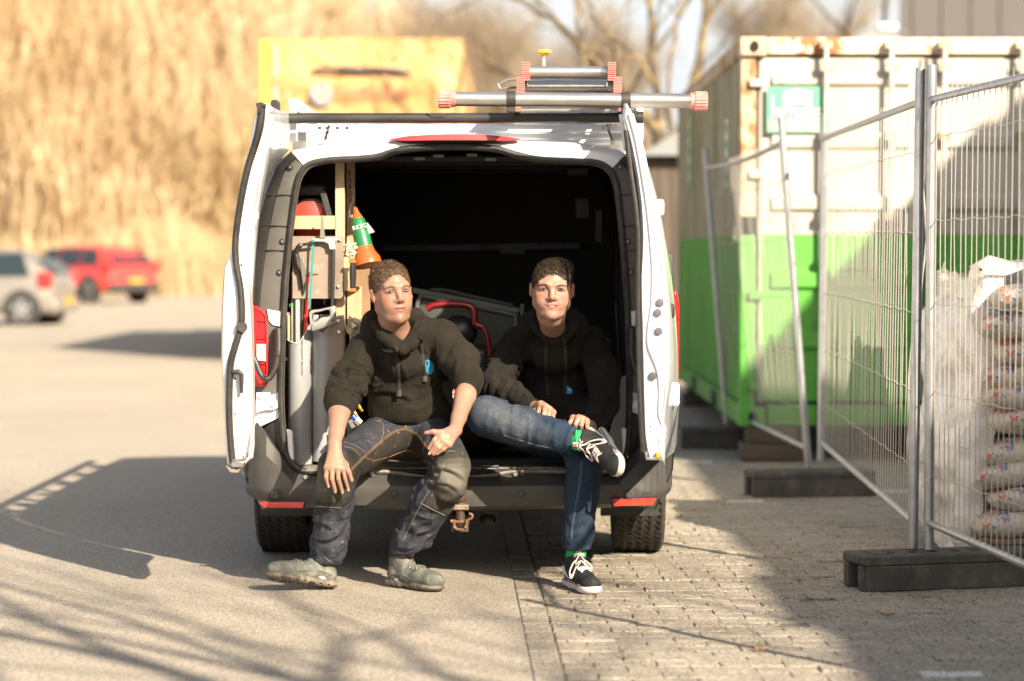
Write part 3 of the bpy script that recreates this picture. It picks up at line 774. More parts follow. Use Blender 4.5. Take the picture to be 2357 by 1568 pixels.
# ---------------------------------------------------------------- cars
tyre_m = M('tyre_rubber', (.022, .021, .020), .8, var=(20, (.04, .037, .033)), bump=(60, .3))
alloy = M('alloy_rim', (.62, .62, .63), .3, .9)
glassd = M('dark_glass', (.02, .03, .035), .06, spec=.8)
blackp = M('black_plastic', (.03, .029, .027), .6, var=(12, (.045, .042, .038)))
redl = M('red_lamp', (.55, .02, .02), .15, coat=1)
def car(name, label, cat, loc, head, paint, L, W, H, wr, suv=False, ro0=-.60):
    t = thing(name, label, cat, loc); t.rotation_euler = (0, 0, head); ORG[t.name] = Vector((0, 0, 0))
    # local: +x forward, origin at rear axle line centre, z up
    ro = ro0 if not suv else -.85; fr = L+ro
    zb = .24 if not suv else .30
    xs = [ro, ro+.06, ro+.25, ro+.75, ro+1.5, ro+2.2, ro+2.75, ro+3.3, fr-.5, fr-.12, fr]
    belt = .92 if not suv else 1.03
    bl = [belt-.22, belt-.02, belt+.02, belt, belt-.02, belt-.04, belt-.05, belt-.08, belt-.14, belt-.24, belt-.4]
    rf = [belt-.22, belt+.05, belt+.26 if not suv else belt+.32, H-.07, H, H-.02, H-.12, belt-.03, belt-.12, belt-.22, belt-.4]
    hw = [W/2-.16, W/2-.06, W/2-.02, W/2, W/2, W/2, W/2, W/2-.01, W/2-.06, W/2-.16, W/2-.3]
    rows = []
    for x, b, r, h in zip(xs, bl, rf, hw):
        gr = h-.20 if r > b+.15 else h-.06
        half = [(h-.07, zb), (h, zb+.16), (h+.005, (zb+b)/2), (h-.015, b-.02), (h-.04, b+.01 if r > b else b), ((h+gr)/2-.01, (b+r)/2), (gr, r-.06), (gr*.7, r-.01), (0, r)]
        sec = [(x, y, z) for y, z in half]+[(x, -y, z) for y, z in half[-2::-1]]
        rows.append(sec)
    mb = MB(); mb.sheet(rows); n = len(rows[0])
    mb.f.append(tuple(range(n))); mb.f.append(tuple(range(len(mb.v)-n, len(mb.v))))
    obj('body', mb, paint, t, smooth=50)
    # glass: side, rear
    for sy in (1, -1):
        zs0, zs1 = belt+.03, H-.12
        y0, y1 = sy*(W/2-.035), sy*(W/2-.155)
        segs = [(ro+.45, ro+.62, ro+1.18, ro+1.18), (ro+1.26, ro+1.26, ro+2.1, ro+2.1), (ro+2.18, ro+2.18, ro+3.15, ro+2.72)]
        for a, b, c, d in segs:
            obj('side_window', MB().prism([(a, y0, zs0), (c, y0, zs0-.01), (d, y1, zs1), (b, y1, zs1)], (0, sy*.018, .004)), glassd, t, smooth=0)
        obj('sill_trim', MB().box(((ro+fr)/2, sy*(W/2-.02), zb+.03), (L-1.5, .10, .16 if suv else .06)), blackp, t)
        obj('door_handle', MB().box((ro+1.45, sy*(W/2+.012), belt-.14), (.2, .03, .03)), alloy, t)
        l = obj('tail_light', MB().box((ro+.16, sy*(W/2-.10), belt-.06), (.26, .22, .30)), redl, t, bevel=.03)
        obj('wing_mirror', MB().box((ro+2.95, sy*(W/2+.09), belt+.05), (.12, .2, .14)), paint, t, bevel=.02)
    obj('rear_window', MB().prism([(ro+.04, -(W/2-.22), belt+.06), (ro+.04, W/2-.22, belt+.06), (ro+.36, W/2-.30, H-.26), (ro+.36, -(W/2-.30), H-.26)], (-.03, 0, .03)), glassd, t, smooth=0)
    obj('windscreen', MB().prism([(ro+3.22, -(W/2-.15), belt), (ro+3.22, W/2-.15, belt), (ro+2.78, W/2-.25, H-.14), (ro+2.78, -(W/2-.25), H-.14)], (.03, 0, .03)), glassd, t, smooth=0)
    obj('rear_bumper', MB().box((ro+.10, 0, zb+.14), (.34, W-.12, .26)), blackp if suv else paint, t, bevel=.05)
    obj('number_plate', MB().box((ro-.085, 0, zb+.33 if suv else zb+.22), (.02, .52, .12)), M('yellow_plate', (.50, .30, .05), .6), t)
    obj('exhaust', MB().cyl((ro+.0, .4, zb), (ro+.3, .4, zb), .035), alloy, t)
    for x in (0, L*.585):
        for sy in (1, -1):
            y = sy*(W/2-.10)
            arch = obj('wheel_arch', MB().lathe([(wr+.06, -.10), (wr+.06, .006)], (x, sy*W/2, wr+.01), (0, sy, 0), 24), blackp, t)
            ty = obj('wheel', MB().lathe([(wr*.62, -.10), (wr*.94, -.11), (wr, -.08), (wr, .08), (wr*.94, .115), (wr*.66, .118), (wr*.62, .09)], (x, y+sy*.012, wr), (0, sy, 0), 28), tyre_m, t)
            y += sy*.014; mb = MB(); mb.lathe([(wr*.66, .085), (wr*.66, .108), (wr*.60, .11), (wr*.58, .03)], (x, y, wr), (0, sy, 0), 28, capa=False)
            for q in range(5):
                an = 2*pi*q/5+.3; d = Vector((cos(an), 0, sin(an)))
                mb.bar(Vector((x, y+sy*.10, wr))+d*.02, Vector((x, y+sy*.092, wr))+d*wr*.62, .075, .022, (0, 1, 0))
            mb.cyl((x, y+sy*.08, wr), (x, y+sy*.115, wr), .06, 12)
            obj('rim', mb, alloy, ty)
    return t
gpaint = M('silver_paint', (.27, .25, .215), .32, .35, coat=.6)
rpaint = M('red_paint', (.52, .045, .035), .25, coat=1)
p = PG(60, 750); car('parked_car', 'silver grey hatchback with alloy wheels parked at the left edge, nearest of the two cars', 'car', (p.x, p.y+.9, 0), pi/2+radians(83), gpaint, 3.75, 1.68, 1.50, .31)
p = PG(214, 699); car('parked_car', 'red suv with yellow number plate parked beyond the silver hatchback', 'car', (p.x+.45, p.y+.8, 0), pi/2+radians(50), rpaint, 4.45, 1.84, 1.62, .35, True)

# ---------------------------------------------------------------- yellow truck
TY = 30.0; tx0 = P(597, 100, TY).x; tx1 = P(1070, 100, TY).x; tz = P(800, 88, TY).z
tm = M('yellow_tarpaulin', (.46, .265, .095), .6, var=(1.2, (.50, .30, .12)), bump=(2.5, .35, .15))
tr = thing('yellow_truck', 'tall yellow tarpaulin-covered truck parked behind the white van', 'truck', ((tx0+tx1)/2, TY, 0))
rows = []
nx, nz = 26, 22
for i in range(nz+1):
    row = []; z = 1.1+(tz-1.1)*i/nz
    for j in range(nx+1):
        s = j/nx; x = tx0+.12+(tx1-tx0-.12)*s; e = min(s, 1-s)*4
        y = TY-.06*min(1, e*2)+.035*sin(z*4.2+s*9)*mnoise.noise(Vector((s*6, z*2.2, 0)))*2
        y += .05*mnoise.noise(Vector((s*5, z*3, 5)))
        if z > tz-.55: y += (z-(tz-.55))**2*.35
        y -= .06*math.exp(-((z-(tz-.58))/.09)**2)
        row.append((x, y, z))
    rows.append(row)
obj('rear_cover', MB().sheet(rows), tm, tr, smooth=60)
mb = MB()
rows = []
for y in (TY+.13, TY+.5, TY+2, TY+4, TY+6, TY+7.5):
    rows.append([(tx0+.02, y, 1.1), (tx0, y, 2), (tx0+.0, y, tz-.15), (tx0+.10, y, tz-.02), ((tx0+tx1)/2, y, tz+.03), (tx1-.12, y, tz-.02), (tx1, y, tz-.14), (tx1, y, 2), (tx1-.02, y, 1.1)])
mb.sheet(rows); mb.f.append(tuple(range(9))); mb.f.append(tuple(range(45, 54))); obj('load_box', mb, tm, tr, smooth=30)
obj('corner_pillar', MB().box((tx0+.09, TY+.04, (1.1+tz)/2+.0), (.17, .10, tz-1.15)), M('pale_yellow', (.80, .52, .07), .4), tr, bevel=.02)
obj('corner_seam', MB().box((tx0+.20, TY-.03, tz-.6), (.06, .05, 1.0)), M('tarp_grey', (.35, .32, .30), .7), tr, bevel=.01)
hm = M('strap_grey', (.06, .05, .06), .6)
hp = [P(u, v, TY-.14) for u, v in ((716, 166), (735, 160), (790, 160), (830, 163), (880, 163), (935, 167), (946, 172))]
obj('pull_strap', MB().tube(spline(hp, 4), [.02]*4+[.028]*4+[.038]*12+[.02]*5, 8), hm, tr)
obj('corner_lamp', MB().ball(P(662, 218, TY-.03), .03), M('lamp_white', (.8, .8, .8), .2), tr)
cc = P(740, 217, TY-.13)
em = obj('round_emblem', MB().lathe([(.145, 0), (.145, .012)], cc, (0, -1, 0), 28), M('emblem_grey', (.24, .25, .28), .6), tr)
em.scale = (1, 1, 1)
obj('emblem_mark', MB().prism([cc+Vector(q) for q in ((-.09, -.016, .09), (0, -.016, -.01), (.09, -.016, .09), (.09, -.016, .0), (0, -.016, -.10), (-.09, -.016, .0))], (0, .003, 0)), M('emblem_yellow', (.8, .62, .25), .5), em, smooth=0)
for wd, uu in (('Loon', 778), ('Drenesse', 832), ('bv', 915)): text('truck_lettering', wd, P(uu, 224, TY-.15), .19, M('letter_red', (.40, .15, .12), .6), tr, xs=.82)
obj('chassis', MB().box(((tx0+tx1)/2, TY+3.8, .95), (1.0, 8.2, .24)), blackp, tr)
obj('truck_cab', MB().box(((tx0+tx1)/2, TY+8.9, 1.75), (2.4, 2.0, 2.5)), M('pale_yellow', (.80, .52, .07)), tr, bevel=.12)
for x in (tx0+.2, tx1-.2):
    for y in (TY+1.5, TY+2.8, TY+8.9): obj('wheel', MB().lathe([(.3, -.15), (.47, -.15), (.5, -.1), (.5, .1), (.47, .15), (.3, .15)], (x, y, .5), (1, 0, 0), 24), tyre_m, tr)
obj('truck_mirror', MB().box((tx0-.22, TY+8.6, 3.0), (.22, .12, .42)), blackp, tr, bevel=.03)
obj('truck_mirror', MB().box((tx1+.22, TY+8.6, 3.0), (.22, .12, .42)), blackp, tr, bevel=.03)
for x in (tx0+.3, tx1-.3): obj('tail_light', MB().box((x, TY-.03, .95), (.35, .06, .14)), redl, tr)

# ---------------------------------------------------------------- vegetation
def foliage_mat(name, a, b, c):
    m, nt, bs = nodes_of(name); gi = nt.nodes.new('ShaderNodeNewGeometry'); oi = nt.nodes.new('ShaderNodeObjectInfo')
    r = mathn(nt, 'FRACT', mathn(nt, 'ADD', gi.outputs['Random Per Island'], oi.outputs['Random']))
    col = mixc(nt, r, a, b); col = mixc(nt, ramp(nt, tnoise(nt, .35, 4, gi.outputs['Position']), .35, .65), col, c)
    nt.links.new(col, bs.inputs['Base Color']); bs.inputs['Roughness'].default_value = .8
    bs.inputs['Specular IOR Level'].default_value = .05
    tr_ = nt.nodes.new('ShaderNodeBsdfTranslucent'); nt.links.new(col, tr_.inputs[0])
    mx = nt.nodes.new('ShaderNodeMixShader'); mx.inputs[0].default_value = .6
    nt.links.new(bs.outputs[0], mx.inputs[1]); nt.links.new(tr_.outputs[0], mx.inputs[2])
    nt.links.new(mx.outputs[0], nt.nodes['Material Output'].inputs[0])
    return m
bark = M('bark_mat', (.13, .10, .07), .9, var=(3, (.20, .16, .10)), bump=(8, .6))
willow_m = foliage_mat('willow_twigs', (.76, .62, .41), (.86, .75, .56), (.62, .49, .32))
brown_m = foliage_mat('bare_twigs', (.48, .40, .30), (.60, .52, .41), (.36, .29, .21))
def ribbon(mb, pts, w, ang):
    dx = Vector((cos(ang), sin(ang), 0))*w/2; b = len(mb.v)
    for i, p in enumerate(pts):
        k = 1-.6*i/(len(pts)-1); mb.v += [p-dx*k, p+dx*k]
    for i in range(len(pts)-1): mb.f.append((b+2*i, b+2*i+1, b+2*i+3, b+2*i+2))
def willow_meshes(seed, H=15, R=6.5, n=8500, hang=(1.0, 3.6)):
    rnd = random.Random(seed); tk = MB(); cr = MB()
    tk.tube([(0, 0, -.2), (.1, 0, 2), (.0, .1, 4)], [.55, .45, .4], 10)
    tips = []
    for k in range(13):
        a = 2*pi*k/13+rnd.uniform(-.2, .2); r = R*rnd.uniform(.3, 1); top = H*rnd.uniform(.7, 1)*(1-.18*(r/R)**2)
        pts = spline([(0, .1, 3.6), (cos(a)*r*.25, sin(a)*r*.25, H*.45), (cos(a)*r*.65, sin(a)*r*.65, top*.85), (cos(a)*r, sin(a)*r, top)], 5)
        tk.tube(pts, [.22*(1-i/len(pts))+.04 for i in range(len(pts))], 6); tips.append(pts)
    k = 0
    while k < n:
        a = rnd.uniform(0, 2*pi); r = R*1.1*sqrt(rnd.random()); z = rnd.uniform(.8, H*1.02)
        if z > H*(.72+.28*(1-(r/R/1.1)**2)): continue
        o = Vector((cos(a)*r, sin(a)*r, z))
        if mnoise.noise(Vector((o.x*.32+seed*9, o.y*.32, o.z*.17))) < -.10+rnd.gauss(0, .10): continue
        k += 1
        if k % 3: d = Vector((rnd.gauss(0, .22), rnd.gauss(0, .22), -1))*rnd.uniform(.5, 2.4)
        else: d = Vector((rnd.gauss(0, .8), rnd.gauss(0, .8), rnd.gauss(.5, .5)))*rnd.uniform(.5, 1.4)
        ribbon(cr, [o, o+d*.5+Vector((rnd.gauss(0, .08), 0, .05)), o+d], rnd.uniform(.035, .10), rnd.uniform(0, pi))
    return tk, cr
def bare_meshes(seed, H=14, n=6500, R=4.5, up=.8):
    rnd = random.Random(seed); tk = MB(); cr = MB()
    tk.tube([(0, 0, -.2), (.1, 0, H*.25), (.15, .1, H*.55), (.1, .2, H*.9)], [.32, .26, .16, .04], 8); tips = []
    for k in range(24):
        z = H*rnd.uniform(.18, .8); a = rnd.uniform(0, 2*pi); r = R*rnd.uniform(.4, 1)*(1.15-z/H*.7)
        pts = spline([(.1, .05, z), (cos(a)*r*.5, sin(a)*r*.5, z+r*.5*up), (cos(a)*r, sin(a)*r, z+r*1.1*up)], 5)
        tk.tube(pts, [.09*(1-i/len(pts))+.02 for i in range(len(pts))], 5); tips.append(pts)
    for i in range(n):
        p = rnd.choice(tips); j = rnd.randint(2, len(p)-1); o = p[j]+Vector((rnd.gauss(0, .5), rnd.gauss(0, .5), rnd.gauss(0, .5)))
        d = Vector((rnd.gauss(0, .7), rnd.gauss(0, .7), rnd.gauss(.6, .6))).normalized()*rnd.uniform(.5, 1.8)
        ribbon(cr, [o, o+d*.5+Vector((0, 0, .05)), o+d], rnd.uniform(.02, .05), rnd.uniform(0, pi))
    return tk, cr
def plant(name, label, cat, loc, tkm, crm, group=None, rz=0, s=1, fam=None):
    t = thing(name, label, cat, loc, group); t.rotation_euler = (0, 0, rz); t.scale = (s, s, s); ORG[t.name] = Vector((0, 0, 0))
    for nm, me in (('trunk', tkm), ('crown', crm)):
        o = bpy.data.objects.new(nm, me); link(o); o.parent = t
    return t
def asmesh(mb, m, nm):
    me = bpy.data.meshes.new(nm); me.from_pydata([tuple(p) for p in mb.v], [], mb.f); me.materials.append(m)
    me.polygons.foreach_set('use_smooth', [True]*len(me.polygons)); return me
W = [tuple(asmesh(q, mm, nn) for q, mm, nn in zip(willow_meshes(s), (bark, willow_m), ('trunk', 'crown'))) for s in (1, 2)]
B = [tuple(asmesh(q, mm, nn) for q, mm, nn in zip(bare_meshes(s), (bark, brown_m), ('trunk', 'crown'))) for s in (3, 4)]
for k, (u, y, s, lb) in enumerate([(-90, 84, 1.05, 'golden weeping willow at the left edge behind the silver car'), (110, 88, 1.1, 'golden weeping willow standing behind the red car, left of its roof'),
        (300, 84, 1.0, 'golden weeping willow right behind the red car'), (470, 90, 1.1, 'golden weeping willow between the red car and the open left van door'),
        (390, 100, 1.2, 'tall golden willow farther back between two nearer willows'), (20, 100, 1.2, 'tall golden willow farther back behind the left edge')]):
    plant('willow_tree', lb, 'willow tree', ((u-1178)/FPX*y, y, 0), *W[k % 2], 'golden willows beyond the car park', rz=k*1.3, s=s)
for k, (u, y, s, lb) in enumerate([(610, 96, .80, 'bare brown tree rising behind the left end of the yellow truck'), (760, 104, .82, 'bare tree behind the middle of the yellow truck'),
        (950, 90, .78, 'bare brown tree behind the right end of the yellow truck'), (1120, 94, .82, 'bare brown tree just right of the yellow truck'),
        (1240, 112, .9, 'pale bare tree behind the ladder on the van roof'), (1050, 110, .95, 'taller bare tree far behind the yellow truck'), (1400, 106, .9, 'bare tree behind the pink end of the stabiliser bar'),
        (1760, 84, .8, 'bare yellowish tree above the left corner of the container'), (1900, 92, .85, 'bare tree above the middle of the container roof'), (860, 118, 1.02, 'tall pale bare tree far behind the yellow truck')]):
    plant('bare_tree', lb, 'bare tree', ((u-1178)/FPX*y, y, 0), *B[k % 2], 'bare trees beyond the yard', rz=k*.9, s=s)
# reeds and scrub
reed_m = foliage_mat('reed_mat', (.68, .55, .36), (.76, .65, .46), (.55, .46, .29))
rm = MB()
for i in range(14000):
    x = random.uniform(-24, 9); y = random.uniform(77, 83); h = random.uniform(.5, 2.9)*(.75+.5*mnoise.noise(Vector((x*.3, 0, 0))))
    ribbon(rm, [Vector((x, y, 0)), Vector((x+random.gauss(0, .1), y, h*.6)), Vector((x+random.gauss(0, .3), y, h))], random.uniform(.05, .1), random.uniform(-.6, .6))
for i in range(9000):
    x = random.uniform(-34, -4); y = random.uniform(81, 88); z = random.uniform(.2, 6.0)
    d = Vector((random.gauss(0, .5), random.gauss(0, .5), random.gauss(.7, .6)))
    ribbon(rm, [Vector((x, y, z)), Vector((x, y, z))+d*.5, Vector((x, y, z))+d], random.uniform(.06, .16), random.uniform(-1, 1))
o = bpy.data.objects.new('reeds', asmesh(rm, reed_m, 'reeds')); link(o); tag(o, 'belt of dry tan reeds along the far edge of the car park', 'reeds', kind='stuff')
sm = MB()
for i in range(15000):
    x = random.uniform(-42, 42); y = random.uniform(104, 124); z = random.uniform(.5, 8.5)*(.85+.15*sin(x*.6))
    o_ = Vector((x, y, z)); d = Vector((random.gauss(0, .5), random.gauss(0, .5), random.gauss(.8, .5)))*1.5
    ribbon(sm, [o_-d*.5, o_, o_+d*.5], random.uniform(.08, .22), random.uniform(-.8, .8))
o = bpy.data.objects.new('distant_thicket', asmesh(sm, foliage_mat('thicket_mat', (.66, .54, .38), (.78, .66, .5), (.5, .4, .27)), 'distant_thicket')); link(o)
tag(o, 'distant brown thicket closing the view behind all the trees', 'thicket', kind='stuff')

# the lichen covered bare tree behind the container
def branch_tree(seed, base, h, spread, r0, depth, bm, twm, leaf=None, levels=5, first=.16, lean=(0, 0), nbc=(2, 3, 3)):
    rnd = random.Random(seed); tk = MB(); cr = MB()
    def grow(p, d, L, r, lv):
        pts = [p]; q = p.copy(); dd = d.copy(); n = 4
        for i in range(n):
            dd = (dd+Vector((rnd.gauss(0, .14), rnd.gauss(0, .14), rnd.gauss(.03, .08)))).normalized(); q = q+dd*L/n; pts.append(q.copy())
        rs = [r*(1-.38*i/n) for i in range(n+1)]
        (tk if lv < 3 else cr).tube(pts, rs, 7 if lv < 2 else (5 if lv < 3 else 4), caps=False)
        if lv >= levels: return
        nb = rnd.choice(nbc) if lv > 0 else 5
        for k in range(nb):
            a = 2*pi*(k+rnd.random()*.5)/nb; sp = rnd.uniform(.35, .8)*spread
            o = dd.orthogonal().normalized(); o2 = dd.cross(o)
            nd = (dd+(o*cos(a)+o2*sin(a))*sp+Vector((0, 0, .10))).normalized()
            at = pts[-1] if k < 2 else pts[rnd.randint(2, n)]
            grow(at.copy(), nd, L*rnd.uniform(.62, .85), rs[-1]*rnd.uniform(.6, .8), lv+1)
    grow(Vector((0, 0, -.1)), Vector((lean[0], lean[1], 1)).normalized(), h*first*2, r0, 0)
    return tk, cr
lich = M('lichen_bark', (.085, .065, .04), .9, var=(4, (.25, .19, .08), .45, .65), bump=(12, .6))
twl = M('lichen_twigs', (.19, .145, .085), .9)
tk, cr = branch_tree(21, None, 7.5, 1.15, .15, 5, None, None, first=.19, levels=6, nbc=(3, 3, 4))
plant('lichen_tree', 'bare spreading tree with yellow lichen behind the left side of the container', 'bare tree', (1.72, 27, 0), asmesh(tk, lich, 'trunk'), asmesh(cr, twl, 'crown'), rz=.4)
tk, cr = branch_tree(33, None, 8.5, 1.0, .09, 5, None, None, first=.2, levels=6)
plant('lichen_tree', 'bare spreading tree rising behind the middle of the container roof', 'bare tree', (4.6, 38, 0), asmesh(tk, lich, 'trunk'), asmesh(cr, twl, 'crown'), rz=1.4)
plant('lichen_tree', 'small bare tree partly hidden by the grey hall beyond the container', 'bare tree', (6.3, 46, 0), bpy.data.meshes['trunk'] if False else asmesh(tk, lich, 'trunk'), asmesh(cr, twl, 'crown'), rz=2.9)

# ---------------------------------------------------------------- buildings
clad = M('hall_cladding', (.088, .081, .078), .8, var=(.6, (.094, .087, .084)))
hb_ = thing('industrial_hall', 'tall grey-brown clad hall at the top right beyond the container', 'hall', (10.9, 36, 0))
bx0 = P(2069, 40, 34).x
obj('wall', MB().prism([(bx0, 34, 0), (bx0+14, 34, 0), (bx0+14, 46, 0), (bx0+2.4, 46, 0)], (0, 0, 9)), clad, hb_, smooth=0)
for i in range(34): obj('cladding_rib', MB().box((bx0+.2+i*.41, 33.985, 4.5), (.04, .015, 9)), clad, hb_)
obj('roof_edge', MB().prism([(bx0-.1, 33.9, 9), (bx0+14, 33.9, 9), (bx0+14, 46, 9), (bx0+2.4, 46, 9)], (0, 0, .12)), M('roof_edge_mat', (.2, .19, .18)), hb_)
q1_x = P(2062, 48, 29.9).x
lh = thing('low_shed', 'low shed with pale sloping roof between the container and the tall hall', 'shed', (6.6, 30, 0))
obj('wall', MB().box((q1_x-1.2, 31.5, 1.6), (2.3, 3.0, 3.2)), clad, lh)
q0, q1 = P(1975, 86, 29.9), P(2062, 48, 29.9)
obj('roof', MB().prism([(q0.x-1.2, 29.9, q0.z-.45), (q1.x, 29.9, q1.z), (q1.x+.05, 29.9, q0.z-.6)], (0, 3.4, 0)), M('shed_roof', (.20, .215, .225), .6), lh, smooth=0)
sl = thing('wall_lamp', 'white flood lamp on an arm at the corner of the tall hall', 'lamp', (5.6, 29, 3))
pp = P(2040, 64, 29)
obj('lamp_head', MB().box(pp, (.24, .2, .09)), M('lamp_white', (.8, .8, .8), .2), sl, bevel=.03)
obj('lamp_arm', MB().tube([pp+Vector((.1, .1, 0)), pp+Vector((.4, .9, .0))], .03), galv, sl)
ws = thing('wooden_shed', 'dark wooden shed wall between the van and the container', 'shed', (1.2, 26, 0))
for i in range(10):
    obj('plank', MB().box((1.50+i*.15, 26, 1.20), (.14, .03, 2.4)), M('shed_plank', (.10, .08, .06), .9, var=(2, (.07, .055, .042)), sc=(6, 1, .4)), ws)
obj('shed_side', MB().box((2.18, 27.5, 1.2), (1.5, 2.8, 2.38)), M('shed_plank', (.17, .13, .10)), ws)
obj('shed_roof', MB().prism([(1.36, 25.8, 2.42), (3.1, 25.8, 2.42), (3.1, 25.8, 2.95), (1.8, 25.8, 2.70)], (0, 3.4, 0)), M('pale_sheet', (.20, .21, .21), .6), ws, smooth=0)
# pale building and parked vans seen through the willows at the left edge
fb = thing('distant_building', 'pale distant building glimpsed through the willows at the left edge', 'building', (-21, 96, 0))
obj('wall', MB().box((-20.2, 97, 1.9), (9, 3, 4.4)), M('pale_wall', (.66, .66, .66), .7), fb)
for i in range(6): obj('window', MB().box((-23.6+i*1.5, 95.47, 2.4), (.8, .08, 1.3)), M('blue_window', (.12, .2, .34), .2), fb)

# ---------------------------------------------------------------- hall and tree beside the camera that throw the shade
hs = thing('side_hall', 'plain warehouse to the right of the yard, outside the picture, that shades the paving', 'hall', (13, -6, 0))
EX, EZ = 1.27+.9*6.2, 6.2
obj('wall', MB().box((EX+5, -6.4, EZ/2), (10, 36.4, EZ)), clad, hs)
yy = -24.0; rr = random.Random(5)
while yy < 11.6:
    Lk = rr.uniform(.5, 1.6); hh = rr.uniform(.0, .22)
    obj('parapet_piece', MB().box((EX+.15, yy+Lk/2, EZ+hh/2-.01), (.3, Lk-.002, hh+.02)), clad, hs); yy += Lk
tk, cr = branch_tree(12, None, 9.5, 1.15, .21, 5, None, None, first=.18, levels=6)
tw2 = M('dark_twigs', (.12, .09, .06), .9)
plant('yard_tree', 'bare tree beside the camera, outside the picture, whose branches shade the asphalt', 'bare tree', (4.9, .2, 0), asmesh(tk, bark, 'trunk'), asmesh(cr, tw2, 'crown'), rz=.7)
tk, cr = branch_tree(15, None, 9.5, 1.15, .15, 5, None, None, first=.2, levels=6)
tk3, cr3 = branch_tree(19, None, 9, 1.15, .19, 5, None, None, first=.19, levels=6)
plant('yard_tree', 'third bare tree beside the camera, outside the picture, nearest to the warehouse', 'bare tree', (6.0, .1, 0), asmesh(tk3, bark, 'trunk'), asmesh(cr3, tw2, 'crown'), rz=1.1)
plant('yard_tree', 'second bare tree beside the camera, outside the picture, whose twigs shade the van', 'bare tree', (4.2, -1.6, 0), asmesh(tk, bark, 'trunk'), asmesh(cr, tw2, 'crown'), rz=2.1)
# ---------------------------------------------------------------- the white van
VY = 10.25; VXC = -.235
white = M('van_white_paint', (.74, .75, .77), .25, coat=.8)
whitein = M('van_inner_paint', (.66, .68, .70), .35, coat=.3, dirt=(7, (.42, .40, .36), .60, .85))
charc = M('charcoal_plastic', (.062, .060, .056), .5, var=(9, (.080, .076, .068)), dirt=(25, (.14, .125, .10), .58, .82), bump=(220, .12, .003))
charc_d = M('dark_plastic', (.028, .027, .027), .42, var=(9, (.04, .038, .035)))
pillar_g = M('pillar_plastic', (.085, .080, .072), .55, var=(6, (.105, .098, .085)), bump=(260, .1, .002))
rub = M('seal_rubber', (.020, .019, .018), .45, var=(25, (.04, .037, .032)), dirt=(60, (.12, .10, .08), .62, .8))
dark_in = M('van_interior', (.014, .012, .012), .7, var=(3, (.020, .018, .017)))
steel = M('bright_steel', (.55, .54, .52), .3, .9, var=(30, (.38, .36, .33)))
van = thing('white_van', 'white panel van with both rear doors open and two young men sitting on its sill', 'van', (VXC, VY, 0))
def V3(u, v, dy=0): return P(u, v, VY+dy)
# outer half profile, z -> half width
OZ = [.28, .45, .75, 1.0, 1.25, 1.5, 1.66, 1.76, 1.82, 1.855, 1.87]
OW = [.85, .925, .945, .935, .91, .865, .82, .775, .70, .5, 0]
def outline(sc=1.0, top=0.0, zc=1.0):
    r = [(OW[i]*sc, OZ[i]*zc+(top if OZ[i] > 1.3 else 0)) for i in range(len(OZ))]
    return r
def section(y, hw=1.0, zt=1.0, sill=.28):
    half = [(w*hw, .28+(z-.28)*zt) for z, w in zip(OZ, OW)]
    return [(VXC+x, y, z) for x, z in half]+[(VXC-x, y, z) for x, z in half[-2::-1]]
mb = MB()
st = [(VY+.09, 1, 1), (VY+.5, 1.002, 1), (VY+1.5, 1.005, 1.01), (VY+3.0, 1.005, 1.015), (VY+3.6, 1.0, 1.0), (VY+4.1, .99, .80), (VY+4.35, .98, .60), (VY+4.9, .95, .50), (VY+5.05, .88, .40)]
rows = [section(*q) for q in st]
mb.sheet(rows); n = len(rows[0]); mb.f.append(tuple(len(mb.v)-n+i for i in range(n)))
obj('body', mb, white, van, smooth=50)
# windscreen and side windows
gl = MB(); gl.prism([(VXC-.76, VY+3.60, 1.72), (VXC+.76, VY+3.60, 1.72), (VXC+.84, VY+4.25, 1.22), (VXC-.84, VY+4.25, 1.22)], (0, .015, .02)); obj('windscreen', gl, glassd, van)
for s in (-1, 1):
    obj('side_window', MB().prism([(VXC+s*.895, VY+2.9, 1.28), (VXC+s*.895, VY+3.75, 1.22), (VXC+s*.83, VY+3.4, 1.62), (VXC+s*.825, VY+2.9, 1.66)], (s*.02, 0, .003)), glassd, van, smooth=0)
    m_ = obj('wing_mirror', MB().box((VXC+s*1.06, VY+3.55, 1.25), (.20, .12, .28)), blackp, van, bevel=.03)
    obj('headlight', MB().box((VXC+s*.68, VY+4.98, .78), (.34, .2, .2)), M('headlamp', (.7, .72, .75), .1), van, bevel=.04)
obj('front_bumper', MB().box((VXC, VY+5.05, .45), (1.7, .25, .35)), charc, van, bevel=.08)
